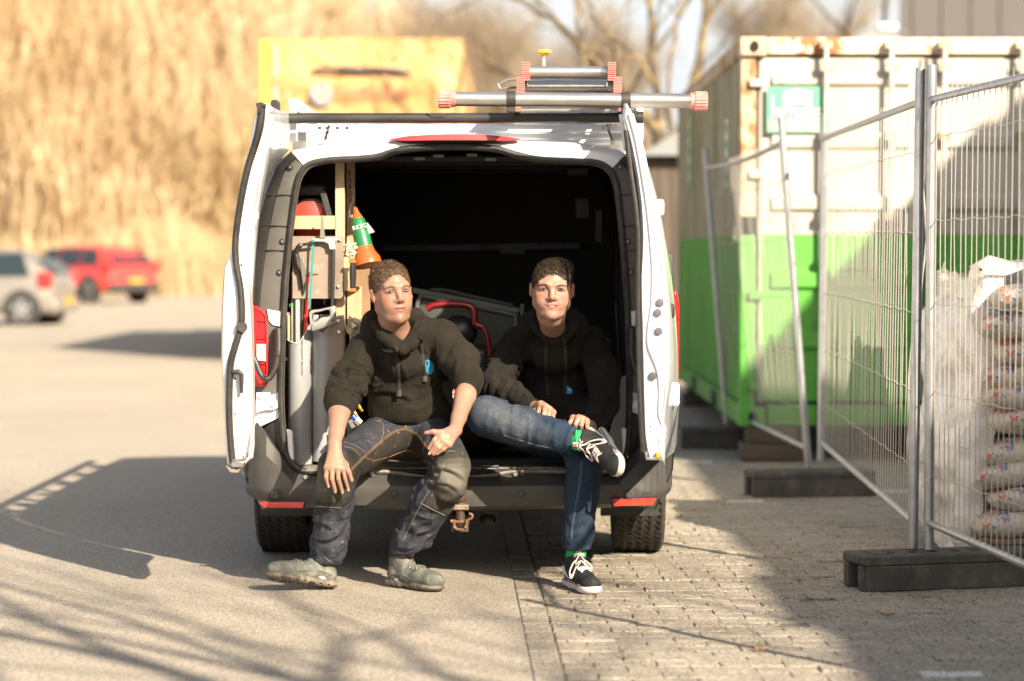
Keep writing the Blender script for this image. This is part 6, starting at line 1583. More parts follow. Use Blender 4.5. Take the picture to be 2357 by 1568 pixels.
    bs.inputs['Subsurface Weight'].default_value = .25; bs.inputs['Subsurface Radius'].default_value = (.012, .004, .002); bs.inputs['Subsurface Scale'].default_value = .6
    bumpn(nt, bs, tnoise(nt, 220, 3, pos), .12, .002)
    return m
class Frame:
    def __init__(s, c, yaw=0, pitch=0, roll=0, sc=1.0, wx=1.0, wz=1.0):
        s.c = Vector(c); F = Vector((sin(yaw), -cos(yaw), 0)); X = Vector((cos(yaw), sin(yaw), 0)); U = Vector((0, 0, 1))
        F, U = F*cos(pitch)+U*sin(pitch), U*cos(pitch)-F*sin(pitch)
        X, U = X*cos(roll)+U*sin(roll), U*cos(roll)-X*sin(roll)
        s.X, s.F, s.U = X, F, U; s.sc = sc; s.k = (sc*wx, sc, sc*wz)
    def __call__(s, x, y, z): return s.c+s.X*x*s.k[0]+s.F*y*s.k[1]+s.U*z*s.k[2]
    @property
    def R(s): return Matrix((s.X, s.F, s.U)).transposed()
    def loc(s, V):
        D = V-np.array(s.c, np.float32)
        return np.stack([D@np.array(s.X)/s.k[0], D@np.array(s.F)/s.k[1], D@np.array(s.U)/s.k[2]], 1)
def head_sdf(S, f, jaw=1.0, chub=1.0, smile=0):
    R = f.R; sc = f.sc
    def E(c, r, k=.012, op='u', R_=None): S.ell(f(*c), [r[0]*f.k[0], r[1]*f.k[1], r[2]*f.k[2]], R_ or R, k*sc, op)
    E((0, -.022, .035), (.074, .094, .083), 0)
    E((0, .000, .022), (.069, .085, .080), .01)
    E((0, .018, -.035), (.060*chub, .066, .080), .02)
    for s in (-1, 1):
        S.chain([f(s*.048*chub, -.010, -.03), f(s*.044*chub*jaw, .004, -.064), f(s*.024*jaw, .042, -.097), f(0, .060, -.107)], [.020*sc, .020*sc, .020*sc, .019*sc], .025)
        E((s*.038, .052, -.026), (.024*chub, .022, .021), .02)
        E((s*.033, .055, -.056), (.024*chub, .020, .024), .022)
    E((0, .072, -.110), (.019, .015, .014), .014)
    S.chain([f(-.044, .066, .022), f(-.018, .083, .017), f(.018, .083, .017), f(.044, .066, .022)], [.008*sc]*4, .018)
    for s in (-1, 1): E((s*.034, .101, -.001), (.0185, .021, .0105), .016, 's')
    for s in (-1, 1): E((s*.034, .0655, -.001), (.0175, .0140, .0110), .006)
    for s in (-1, 1): S.chain([f(s*.020, .081, .0065), f(s*.034, .0835, .0085), f(s*.047, .075, .004)], [.0030*sc]*3, .004)
    S.chain([f(0, .080, .012), f(0, .0865, -.008), f(0, .101, -.031)], [.0075*sc, .0085*sc, .0108*sc], .011)
    E((0, .0965, -.037), (.0120, .0105, .0090), .008)
    for s in (-1, 1): E((s*.0145, .086, -.039), (.0080, .0110, .0075), .007)
    for s in (-1, 1): E((s*.007, .097, -.0475), (.0035, .005, .003), .003, 's')
    E((0, .066, -.066), (.036, .020, .024), .02)
    S.chain([f(-.028, .070, -.0680+smile), f(-.010, .0842, -.0650), f(.010, .0842, -.0650), f(.028, .070, -.0680+smile)], [.0022*sc, .0036*sc, .0036*sc, .0022*sc], .008)
    S.chain([f(-.023, .072, -.0725+smile*.8), f(0, .0845, -.0755), f(.023, .072, -.0725+smile*.8)], [.0025*sc, .0044*sc, .0025*sc], .008)
    E((0, .092, -.0705), (.020, .006, .0011), .003, 's')
    for s in (-1, 1):   # ears
        c = f(s*.0785, -.008, -.010)
        Re = Frame(c, 0, 0, 0).R
        ax = Matrix((f.X, f.F, f.U)).transposed()
        S.ell(c, [.0085*sc, .018*sc, .030*sc], ax @ Matrix.Rotation(s*-.45, 3, 'Z') @ Matrix.Rotation(.12, 3, 'X') @ Matrix.Rotation(s*.10, 3, 'Y'), .004)
        S.ell(f(s*.0855, .003, -.004), [.006*sc, .010*sc, .017*sc], ax, .003, 's')
def eyes(f, parent, iris, open_=.0040, lash=(.05, .03, .02), look=.0):
    scl = M('eye_white', (.20, .18, .17), .3, coat=.2); lm_ = M('lash_'+iris[0], lash, .7)
    im = M('iris_'+iris[0], iris[1], .15, coat=.5)
    for s in (-1, 1):
        c = f(s*.034, .0800, -.0005); R = Matrix((f.X, f.F, f.U)).transposed()
        R2 = R @ Matrix.Rotation(s*-.22, 3, 'Z')
        e = obj('eye', MB().ball(c, 1, 18, 10, (.0135*f.sc, .0056*f.sc, open_*f.sc), R2), scl, parent, smooth=180)
        obj('iris', MB().ball(f(s*.034+look, .0832, -.0000), 1, 14, 8, (.0056*f.sc, .0030*f.sc, min(.0050, open_*1.02)*f.sc), R2), im, e, smooth=180)
        up = [f(s*(.034+t*.0145), .0848-.007*abs(t)**2-(.004 if t > 0 else 0)*abs(t), open_*(1-abs(t)**2)*1.02+.0002-.0012*t) for t in (-1, -.6, -.2, .2, .6, 1)]
        obj('eyelashes', MB().tube(spline(up, 3), [.0006+.0011*sin(pi*i/15)*f.sc for i in range(16)], 6), lm_, parent)
def hair_mesh(f, seed, curly, top_len, side_len, comb, n, hz, m1, rise=0):
    S = SDF(np.array(f.c)-.15, np.array(f.c)+.17, .0035)
    R = f.R
    def E(c, r, k=0, op='u'): S.ell(f(*c), [r[0]*f.k[0], r[1]*f.k[1], r[2]*f.k[2]], R, k, op)
    E((0, -.024, .036), (.0762, .0966, .0855)); E((0, -.002, .032+rise*.5), (.0715, .087, .0775+rise), .01)
    E((0, .118, -.030), (.082, .085, .112+hz), .006, 's')
    for s in (-1, 1): E((s*.088, .030, -.032), (.038, .052, .040), .006, 's')
    S.half(f(0, -.02, -.052), -f.U-f.F*.25)
    V, F = S.mesh(1); N = vnormals(V, F)
    L = f.loc(V); amp = .0035 if curly else .0018
    V2 = V+N*(vnoise(V*110)*amp+vnoise(V*230+9)*amp*.6)[:, None]
    rnd = np.random.RandomState(seed)
    P_, Fc = [V2], [F]; base = len(V2)
    idx_ = rnd.choice(len(V), n); vs, fs = [], []
    fx, ff, fu = (np.array(a) for a in (f.X, f.F, f.U))
    for i in idx_:
        l = L[i]; p = V[i]+rnd.randn(3)*.0008; nn = N[i]; top = np.clip((l[2]-.055)/.04, 0, 1)
        ln = (side_len+(top_len-side_len)*top)*rnd.uniform(.6, 1.2)
        cd = comb(l, top, rnd); cdir = fx*cd[0]+ff*cd[1]+fu*cd[2]
        d0 = nn*.9+cdir*.5+rnd.randn(3)*.25; d0 /= np.linalg.norm(d0)
        side = np.cross(d0, rnd.randn(3)); side /= np.linalg.norm(side)+1e-6
        w_ = rnd.uniform(.0006, .0013); q = p.copy(); ph = rnd.uniform(0, 6.3); k0 = base+len(vs); dd = d0
        K = 5
        for j in range(K):
            tap = 1-.75*j/(K-1)
            vs += [q-side*w_*tap, q+side*w_*tap]
            if curly: dd = dd*.55+cdir*.3-nn*.28*j/K+(fx*cos(ph+j*1.5)+ff*sin(ph+j*1.5)+fu*cos(ph*2+j*1.7))*.55
            else: dd = dd*.6+cdir*.75
            dd = dd/np.linalg.norm(dd); q = q+dd*ln/(K-1)
        for j in range(K-1): fs.append((k0+2*j, k0+2*j+1, k0+2*j+3, k0+2*j+2))
    return np.concatenate([V2, np.array(vs, np.float32)]), np.concatenate([F, np.array(fs, np.int32)])
def hair_mat(name, a, b, c):
    m, nt, bs = nodes_of(name); gi = nt.nodes.new('ShaderNodeNewGeometry')
    k = mixc(nt, gi.outputs['Random Per Island'], a, b); k = mixc(nt, ramp(nt, tnoise(nt, 90, 3, gi.outputs['Position']), .45, .75), k, c)
    nt.links.new(k, bs.inputs['Base Color']); bs.inputs['Roughness'].default_value = .45; bs.inputs['Specular IOR Level'].default_value = .35
    return m
def hand(S, wr, kn, mid, tip, th, r=.0098, pr=.0165):
    for k in kn: S.cone(wr, k, pr*1.25, pr*.82, .012)
    S.cone(kn[0], kn[3], pr*.80, pr*.72, .010)
    for a, b, c, q in zip(kn, mid, tip, (1, 1.03, 1, .88)):
        S.cone(a, b, r*1.08*q, r*.95*q, .0035); S.cone(b, c, r*.95*q, r*.74*q, .003)
    S.chain(th, [r*1.45, r*1.2, r*1.0, r*.85], .008)
def cloth(name, base, b2, rough=.9, wv=(900, .25), sheen=.0, extra=None, pos_scale=1):
    m, nt, bs = nodes_of(name); gi = nt.nodes.new('ShaderNodeNewGeometry'); pos = gi.outputs['Position']
    c = mixc(nt, ramp(nt, tnoise(nt, 14, 5, pos), .3, .7), base, b2)
    if extra: c = extra(nt, c, pos)
    nt.links.new(c, bs.inputs['Base Color']); bs.inputs['Roughness'].default_value = rough; bs.inputs['Specular IOR Level'].default_value = .2
    if sheen: bs.inputs['Sheen Weight'].default_value = sheen; bs.inputs['Sheen Tint'].default_value = (.8, .7, .5, 1)
    n1 = bumpn(nt, bs, tnoise(nt, 60, 5, pos, .6), .28, .008); bumpn(nt, bs, tnoise(nt, wv[0], 2, pos), wv[1], .001, n1)
    return m
def attr_mix(nt, c, name, col, k=1.0, speck=None, pos=None):
    at = nt.nodes.new('ShaderNodeAttribute'); at.attribute_name = name; fac = at.outputs['Fac']
    if k != 1: fac = mathn(nt, 'MULTIPLY', fac, k)
    return mixc(nt, fac, c, col)
def folds(V, N, a, b, r, amp, freq, t0=0, t1=1, seed=0, ang=3.0):
    "creases running round a limb"
    a = np.array(a); b = np.array(b); d, t = segd(V, a, b); ax = (b-a)/np.linalg.norm(b-a); L = np.linalg.norm(b-a)
    m = np.clip((t-t0)/.12, 0, 1)*np.clip((t1-t)/.12, 0, 1)*(d < r*1.7)
    rel = V-a-(t*L)[:, None]*ax; q = np.stack([t*L*freq, rel[:, 0]*ang*9, rel[:, 1]*ang*9], 1)+seed*7.3
    q[:, 0] += rel[:, 0]*freq*.5+rel[:, 1]*freq*.3
    n = vnoise(q); n = 1-np.abs(n)*2.2
    return N*(m*n*amp)[:, None]
def crease_px(V, N, lst):
    u, v = to_px(V); D = np.zeros(len(V), np.float32); Q = np.stack([u, v], 1)
    for (a, b, w_, amp) in lst:
        a = np.array(a, float); b = np.array(b, float); ba = b-a; t = np.clip(((Q-a)@ba)/(ba@ba), 0, 1)
        nrm = np.array([-ba[1], ba[0]])/np.linalg.norm(ba); bow = (Q-a)@nrm+14*np.sin(t*3.1)*np.sign(ba[1]+.1)
        end = np.linalg.norm(Q-a-t[:, None]*ba, axis=1); al = np.sin(np.clip(t, .02, .98)*pi)
        x = bow/540/w_; D += amp*al*(np.exp(-x*x)-.8*np.exp(-(x-1.5)**2))*(end < 60)
    return N*(D*np.clip(-N[:, 1]*1.5+.2, 0, 1))[:, None]
def strip_on(bvh, pts, off=.002, n=5):
    out = []
    for p in spline([Vector((u, v, 0)) for u, v in pts], n):
        h = onto(bvh, p.x, p.y, 8.8, off)
        if h is not None: out.append(h)
    return out
def decal(name, bvh, outline, m, parent, off=.002):
    pts = [onto(bvh, u, v, 8.8, off) for u, v in outline]; pts = [p for p in pts if p is not None]
    c = sum(pts, Vector())/len(pts); mb = MB(); mb.v = [c]+pts; n = len(pts)
    mb.f = [(0, i+1, (i+1) % n+1) for i in range(n)]
    return obj(name, mb, m, parent, smooth=0, solid=.001)

# ---- shoes (built once in their own frame: x forward, y across, z up)
def to_world(V, o, f, u):
    f = Vector(f).normalized(); u = Vector(u); u = (u-f*u.dot(f)).normalized(); s = u.cross(f)
    M_ = np.array([f, s, u], np.float32)
    return V@M_+np.array(o, np.float32), Matrix((f, s, u)).transposed()
def boot_parts():
    S = SDF((-.11, -.08, -.01), (.25, .08, .17), .003)
    S.chain([(-.045, 0, .050), (.03, 0, .055), (.10, -.002, .048), (.155, -.004, .040)], [.036, .037, .041, .042], .02, flat=((0, 0, 1), .95))
    S.ell((.165, -.004, .040), (.052, .046, .036), None, .012)
    S.cone((-.040, 0, .05), (-.032, 0, .115), .036, .041, .02); S.cone((.03, 0, .055), (-.008, 0, .112), .033, .037, .02)
    S.ell((-.026, 0, .165), (.036, .035, .055), None, .004, 's'); S.half((-.03, 0, .128), (-.25, 0, 1))
    S.half((0, 0, .020), (0, 0, -1))
    V, F = S.mesh(1)
    V = V+vnormals(V, F)*(vnoise(V*55)*.0015)[:, None]
    S = SDF((-.11, -.08, -.02), (.25, .08, .06), .003)
    S.rbox((-.035, 0, .016), (.050, .040, .018), None, .016, 0); S.rbox((.055, -.002, .016), (.06, .038, .016), None, .014, .012)
    S.ell((.135, -.004, .016), (.085, .051, .022), None, .02); S.half((0, 0, 0), (0, 0, -1))
    for i in range(9):
        x = -.075+i*.034
        for y in (-1, 1): S.rbox((x, y*.044, .001), (.0045, .018, .007), None, .001, .001, 's')
        S.rbox((x+.015, 0, .0), (.003, .022, .006), None, .001, .001, 's')
    S.rbox((.03, 0, 0), (.012, .06, .008), None, .002, .002, 's')
    S.rbox((.05, 0, 0), (.13, .004, .005), None, .001, .001, 's')
    Vs, Fs = S.mesh(0)
    return (V, F), (Vs, Fs)
def sneaker_parts():
    S = SDF((-.10, -.07, 0), (.23, .07, .19), .003)
    S.chain([(-.040, 0, .060), (.03, 0, .058), (.10, -.001, .046), (.160, -.003, .037)], [.037, .038, .037, .035], .02)
    S.ell((.165, -.003, .036), (.042, .043, .026), None, .012)
    S.cone((-.040, 0, .06), (-.036, 0, .125), .037, .042, .02); S.cone((.02, 0, .065), (-.008, 0, .135), .034, .038, .02)
    S.chain([(.055, 0, .085), (.02, 0, .130), (.012, 0, .152)], [.022, .022, .018], .006, flat=((1, 0, 0), .6))
    S.ell((-.034, 0, .165), (.032, .032, .050), None, .004, 's'); S.half((0, 0, .026), (0, 0, -1)); S.half((-.03, 0, .120), (-.35, 0, 1))
    V, F = S.mesh(1)
    S = SDF((-.10, -.07, -.01), (.23, .07, .06), .003)
    S.rbox((-.020, 0, .017), (.066, .041, .0175), None, .015, 0); S.rbox((.06, -.001, .017), (.08, .040, .0175), None, .014, .01); S.ell((.148, -.003, .0175), (.066, .049, .030), None, .012)
    S.half((0, 0, .034), (0, 0, 1)); S.half((0, 0, 0), (0, 0, -1)); Vs, Fs = S.mesh(1)
    return (V, F), (Vs, Fs)
BOOT = boot_parts(); SNK = sneaker_parts()
def dusty(name, a, b, dust, scale=20, lo=.45, hi=.7):
    m, nt, bs = nodes_of(name); pos = nt.nodes.new('ShaderNodeNewGeometry').outputs['Position']
    c = mixc(nt, ramp(nt, tnoise(nt, 30, 5, pos), .3, .7), a, b); c = mixc(nt, ramp(nt, tnoise(nt, scale, 6, pos, .7), lo, hi), c, dust)
    nt.links.new(c, bs.inputs['Base Color']); bs.inputs['Roughness'].default_value = .8; bumpn(nt, bs, tnoise(nt, 120, 4, pos), .3, .004); return m
boot_m = dusty('boot_leather', (.085, .095, .080), (.11, .12, .10), (.22, .20, .16)); boot_s = dusty('boot_sole', (.08, .072, .06), (.13, .115, .09), (.24, .20, .15), 30)
snk_m = dusty('sneaker_canvas', (.007, .007, .009), (.012, .012, .014), (.035, .032, .028), 25, .5, .8); snk_s = dusty('sneaker_rubber', (.60, .56, .50), (.66, .62, .56), (.40, .34, .25), 35, .5, .75)
lace_m = M('lace_cream', (.60, .54, .48), .8, bump=(400, .4, .002)); lace_d = M('lace_grey', (.16, .15, .13), .8)
def put_shoe(parts, mats, o, f, u, parent, kind, mirror=1, label=None):
    (V, F), (Vs, Fs) = parts; mv = np.array([1, mirror, 1], np.float32)
    def flip(F): return F if mirror > 0 else F[:, ::-1]
    W1, R = to_world(V*mv, o, f, u); sh = npobj(kind, W1, flip(F), mats[0], parent, label=label)
    W2, _ = to_world(Vs*mv, o, f, u); npobj('sole', W2, flip(Fs), mats[1], sh)
    def L(x, y, z): return Vector(o)+R @ Vector((x, y*mirror, z))
    lb = bvh_of(V*mv, F)
    def top(x, y, off=.002):
        h = lb.ray_cast(Vector((x, y*mirror, .3)), Vector((0, 0, -1)))
        return Vector(o)+R @ (h[0]+Vector((0, 0, off))) if h[0] is not None else None
    def side(x, z, sgn, off=.0015):
        h = lb.ray_cast(Vector((x, sgn*.2, z)), Vector((0, -sgn, 0)))
        return Vector(o)+R @ (h[0]+Vector((0, sgn*off, 0))) if h[0] is not None else None
    return sh, top, side, L
def tubes_of(pts): return [p for p in pts if p is not None]

# ====================================================================== LEFT MAN
m1 = thing('person', 'young man with curly light brown hair and dusty work trousers sitting on the van sill', 'person', P(930, 1060, 10.2))
f1 = Frame(P(901, 672, 9.99), yaw=radians(22), pitch=radians(3), roll=radians(4), sc=1.04)
sh_l, sh_r = P(840, 806, 10.13), P(1016, 775, 10.15)
el_l, wr_l = P(786, 918, 9.98), P(770, 1022, 9.735)
el_r, wr_r = P(1080, 878, 10.02), P(1047, 990, 9.775)
hp_l, hp_r = P(905, 985, 10.30), P(985, 982, 10.30)
kn_l, an_l = P(779, 1078, 9.79), P(752, 1292, 9.91)
kn_r, an_r = P(1038, 1072, 9.78), P(928, 1278, 9.97)
ch = P(925, 850, 10.17); be = P(938, 935, 10.22)
def c4(x, y, Y): return P((850+.5102*x)/1.46, (1250+.5102*y)/1.46, Y)
S = SDF((-.92, 9.50, .05), (-.05, 10.50, 1.42), .0036)
head_sdf(S, f1, jaw=1.06, chub=1.06)
nb = P(922, 790, 10.10)
S.chain([f1(0, -.018, -.06), f1(0, -.015, -.10), nb, P(924, 830, 10.20)], [.055, .056, .060, .065], .02)
S.chain([P(880, 800, 10.17), P(975, 790, 10.18)], [.045, .045], .03); S.cone(ch+Vector((0,.04,0)), be+Vector((0,.04,0)), .09, .09, .04)
for a, b, c_ in ((sh_l, el_l, wr_l), (sh_r, el_r, wr_r)):
    S.cone(a, b, .048, .040, .02); S.chain([b, b.lerp(c_, .3), b.lerp(c_, .75), c_], [.041, .0435, .031, .0265], .012)
for a, b, c_ in ((hp_l, kn_l, an_l), (hp_r, kn_r, an_r)): S.chain([a, b, c_], [.08, .055, .038], .02)
S.cone(be, hp_l, .1, .09, .03); S.cone(be, hp_r, .1, .09, .03)
Yh = 9.668
hand(S, wr_l, [c4(488, 632, Yh), c4(520, 628, Yh-.006), c4(556, 630, Yh-.008), c4(592, 640, Yh-.004)],
     [c4(480, 690, Yh-.008), c4(520, 705, Yh-.016), c4(562, 706, Yh-.016), c4(606, 704, Yh-.012)],
     [c4(497, 750, Yh-.002), c4(542, 785, Yh-.010), c4(588, 790, Yh-.010), c4(628, 775, Yh-.006)],
     [c4(560, 560, 9.70), c4(610, 610, 9.69), c4(632, 665, 9.68), c4(650, 715, 9.675)])
Yh = 9.685
hand(S, wr_r, [c4(1225, 410, Yh), c4(1240, 438, Yh-.012), c4(1262, 462, Yh-.014), c4(1290, 476, Yh-.006)],
     [c4(1192, 450, Yh-.014), c4(1204, 478, Yh-.024), c4(1224, 500, Yh-.024), c4(1254, 510, Yh-.014)],
     [c4(1158, 500, Yh-.006), c4(1166, 530, Yh-.012), c4(1188, 542, Yh-.014), c4(1216, 536, Yh-.008)],
     [c4(1285, 428, Yh+.004), c4(1245, 400, Yh-.004), c4(1185, 394, Yh-.008), c4(1138, 402, Yh-.004)], r=.0100, pr=.018)
V, F = S.mesh(1)
sk1 = skin_mat('skin_fair', (.35, .205, .145), .75, (.13, .075, .04), (.30, .10, .085), dict(bz=.0175, bk=.85, mw=.0255, mc=1.5, cr=.3))
body1 = npobj('body', V, F, sk1, m1, {'hl': ('FLOAT_VECTOR', f1.loc(V))})
eyes(f1, body1, ('bluegrey', (.04, .055, .06)), .0044, look=-.0025)
def comb1(l, t, r): return (r.randn()*.5, .35*t+r.randn()*.3, .1)
V, F = hair_mesh(f1, 3, True, .019, .010, comb1, 11000, .0, None)
npobj('hair', V, F, hair_mat('hair_brown', (.045, .027, .015), (.115, .072, .040), (.20, .135, .080)), m1)
nail = M('fingernail', (.46, .30, .25), .3)
def nails(lst, parent):
    for (p, q) in lst:
        d = (q-p).normalized(); o = q+Vector((0, -.0052, 0))+d*.001; z_ = d; y_ = Vector((0, -1, 0)); x_ = z_.cross(y_).normalized(); y_ = z_.cross(x_).normalized()
        obj('fingernail', MB().ball(o, 1, 10, 6, (.0052, .0022, .0062), Matrix((x_, y_, z_)).transposed()), nail, parent, smooth=180)
nails([(c4(480, 690, 9.66), c4(497, 752, 9.666)), (c4(520, 705, 9.652), c4(542, 787, 9.658)), (c4(562, 706, 9.652), c4(588, 792, 9.658)), (c4(606, 704, 9.656), c4(628, 777, 9.662)),
       (c4(1196, 455, 9.671), c4(1160, 502, 9.679)), (c4(1206, 482, 9.661), c4(1161, 537, 9.673)), (c4(1226, 500, 9.661), c4(1190, 540, 9.671)), (c4(1262, 505, 9.671), c4(1214, 537, 9.677))], body1)
# hoodie
S = SDF((-.93, 9.70, .42), (-.02, 10.50, 1.30), .0048)
S.ell(ch+Vector((0, .02, .0)), (.175, .120, .17), None, .03); S.ell(be+Vector((.0, .01, .0)), (.165, .125, .13), None, .05)
S.chain([sh_l+Vector((.02, .01, -.01)), P(895, 785, 10.14), P(960, 778, 10.14), sh_r+Vector((-.02, .01, -.01))], [.068, .070, .070, .068], .03)
S.ell(P(950, 950, 10.24), (.18, .14, .065), None, .04)
S.chain([sh_l, el_l+Vector((.0, .01, .01))], [.070, .067], .03); S.cone(el_l+Vector((0, .01, .0)), el_l.lerp(wr_l, .20), .066, .058, .02)
S.chain([sh_r, P(1055, 825, 10.08), el_r+Vector((-.008, .01, .012))], [.072, .070, .062], .03); S.cone(el_r+Vector((-.004, .01, .0)), el_r.lerp(wr_r, .10), .060, .054, .02)
# hood lying on the shoulders
S.chain([P(852, 758, 10.09), P(862, 744, 10.12), P(900, 735, 10.20), P(950, 740, 10.20), P(978, 758, 10.12)], [.042, .046, .055, .050, .040], .035)
S.chain([P(864, 748, 10.02), P(880, 775, 9.985), P(903, 793, 9.965), P(928, 806, 9.955), P(950, 792, 9.965), P(966, 765, 9.99), P(974, 742, 10.04)], [.022, .019, .016, .013, .014, .016, .020], .028)
S.ell(P(922, 740, 10.055), (.068, .085, .075), None, .012, 's'); S.cone(P(922, 735, 10.03), P(926, 780, 9.99), .052, .030, .012, 's')
S.chain([P(872, 735, 10.04), P(893, 768, 9.985), P(926, 793, 9.96), P(948, 775, 9.975), P(962, 742, 10.03)], [.011]*5, .006)
# large folds
creases1 = [((872, 800), (905, 880), .016, .011), ((900, 815), (935, 905), .014, .005), ((975, 790), (960, 870), .018, .011), ((1002, 800), (985, 890), .018, .012), ((850, 900), (960, 930), .016, .011), ((1005, 905), (930, 940), .016, .010), ((940, 880), (1000, 860), .014, .004), ((840, 830), (858, 910), .014, .005)]
S.ell(P(926, 836, 10.08), (.09, .062, .066), None, .02)
S.half(P(930, 974, 10.10), (0, -.25, -1))
V, F = S.mesh(1); N = vnormals(V, F)
V = V+folds(V, N, sh_l, el_l, .08, .0115, 38, .35, 1.0, 1)+folds(V, N, el_l, wr_l, .08, .008, 50, -.1, .22, 2)
V = V+folds(V, N, sh_r, el_r, .085, .010, 34, .40, .92, 3)
n_ = 1-np.abs(vnoise(V*np.array([9, 9, 6.])+4))*2; V = V+N*(n_*.0045)[:, None]+N*(vnoise(V*24)*.0022)[:, None]
def hood_extra(nt, c, pos): return mixc(nt, ramp(nt, tnoise(nt, 34, 3, pos), .72, .78), c, (.14, .125, .09))
V = V+crease_px(V, N, creases1)
hood_m = cloth('hoodie_black', (.0165, .0140, .0098), (.022, .019, .0135), .95, sheen=.03, extra=hood_extra)
ho1 = npobj('hoodie', V, F, hood_m, m1); hb1 = bvh_of(V, F)
cord_m = cloth('cord_cloth', (.032, .029, .023), (.04, .036, .028), .9)
for pts in ([(911, 797), (914, 830), (917, 870), (918, 906)], [(967, 775), (970, 800), (974, 840), (977, 872)]):
    q = strip_on(hb1, pts, .006); 
    if len(q) > 2:
        d = obj('drawstring', MB().tube(q, .0085, 8, flat=.35, nrm=Vector((0, -1, 0))), cord_m, ho1)
        obj('cord_tip', MB().tube([q[-1]+Vector((0, -.003, .014)), q[-1]+Vector((0, -.006, -.012))], .0115, 8, flat=.5, nrm=Vector((0, -1, 0))), M('cord_tip_m', (.035, .032, .026), .6), d)
for pts in ([(893, 932), (930, 928), (980, 926), (1030, 925)], [(893, 932), (892, 955)], [(1030, 925), (1034, 950)], [(906, 934), (905, 955)], [(830, 790), (846, 815), (853, 870), (851, 915)], [(1001, 760), (1006, 800), (1005, 850), (1010, 885)]):
    q = strip_on(hb1, pts, .0005)
    if len(q) > 1: obj('hoodie_seam', MB().tube(q, .0022, 5), M('seam_dark', (.012, .011, .009), .95), ho1)
for (a, b, rr) in ((el_l, wr_l, .0585),):
    pass
blue = M('emblem_blue', (.05, .24, .44), .6); 
em_pts = [(979, 829), (985, 828), (993, 832), (998, 842), (998, 853), (992, 861), (985, 863), (980, 856), (978, 843)]
e_ = decal('drop_emblem', hb1, em_pts, blue, ho1, .003); decal('emblem_outline', hb1, [(980, 832), (983, 834), (987, 845), (984, 856), (981, 855), (985, 845), (982, 836)], M('emblem_navy', (.03, .10, .25), .6), e_, .0045)
decal('emblem_eye', hb1, [(989, 841), (992, 840), (994, 843), (992, 847), (989, 846)], M('emblem_white', (.7, .7, .7), .6), e_, .0045); decal('emblem_pupil', hb1, [(991, 842), (993, 843), (992, 845), (990.5, 844.5)], M('emblem_black', (.02, .02, .02), .6), e_, .006)
# trousers
def shift(p, dx=0, dy=0, dz=0): return p+Vector((dx, dy, dz))
S = SDF((-.95, 9.60, .10), (-.02, 10.55, .82), .0048)
S.ell(P(946, 1000, 10.27), (.185, .155, .115), None, .03)
S.chain([shift(hp_l, dz=-.005), shift(kn_l, dz=.0, dy=.012)], [.100, .078], .03); S.chain([shift(hp_r, dz=-.005), shift(kn_r, dy=.012)], [.100, .073], .03)
S.chain([kn_l, kn_l.lerp(an_l, .35), kn_l.lerp(an_l, .8), an_l], [.080, .074, .070, .060], .02)
S.chain([kn_r, kn_r.lerp(an_r, .35), kn_r.lerp(an_r, .8), an_r], [.074, .078, .072, .062], .02)
for a_, b_ in ((kn_l, an_l), (kn_r, an_r)):
    for t in (.80, .92): 
        p = a_.lerp(b_, t); S.torus(p, b_-a_+Vector((.06, .05, 0)), .056, .014, .010)
S.cone(an_l, an_l+Vector((.01, 0, -.09)), .058, .058, .02)
S.half(an_l+Vector((0, 0, -.045)), (.25, 0, -1)); S.rbox(an_r+Vector((0, 0, -.118)), (.10, .12, .10), None, .003, .003, 's')
S.cone(an_l+Vector((0, 0, -.1)), an_l+Vector((0, 0, .03)), .047, .045, .004, 's'); S.cone(an_r+Vector((.01, 0, -.1)), an_r+Vector((-.005, 0, .03)), .047, .045, .004, 's')
for kn, sg in ((kn_l, -1), (kn_r, 1)): S.ell(kn+Vector((0, -.028, -.055)), (.060, .046, .095), None, .03)
V, F = S.mesh(1); N = vnormals(V, F)
V = V+folds(V, N, kn_l, an_l, .085, .007, 26, .25, 1.0, 5)+folds(V, N, kn_r, an_r, .09, .009, 24, .0, 1.0, 6)+folds(V, N, hp_l, kn_l, .11, .004, 22, .1, .9, 7)+folds(V, N, hp_r, kn_r, .11, .006, 26, .5, 1.0, 8)
V = V+N*(vnoise(V*18)*.003)[:, None]
def px4(pts): return [((850+.5102*x)/1.46, (1250+.5102*y)/1.46) for x, y in pts]
blk = px4([(645, 640), (740, 545), (870, 430), (960, 378), (1030, 380), (1100, 430), (1165, 520), (1195, 575), (1180, 700), (900, 700), (700, 740), (660, 740)])
strap_ = px4([(598, 495), (650, 508), (705, 560), (655, 625), (612, 560)])
padl = px4([(452, 520), (470, 560), (640, 600), (668, 660), (655, 760), (585, 895), (395, 884), (365, 800), (398, 630)])
padr = px4([(1190, 600), (1205, 550), (1330, 520), (1370, 470), (1450, 520), (1450, 700), (1380, 800), (1262, 945), (1100, 862), (1165, 790), (1180, 690)])
dusty_r = px4([(1250, 610), (1400, 600), (1420, 720), (1380, 790), (1240, 730), (1220, 650)]); dusty_l = px4([(395, 640), (470, 620), (480, 720), (600, 820), (400, 820)])
fr = np.clip(-N[:, 1]*2+.6, 0, 1)
aB = np.maximum(soft_poly(V, blk), soft_poly(V, strap_))*fr; aP = np.maximum(soft_poly(V, padl, 4), soft_poly(V, padr, 4))*fr
aD = np.maximum(soft_poly(V, dusty_r, 14), soft_poly(V, dusty_l, 14)*.6)*fr
V = V+N*(aP*.0035)[:, None]
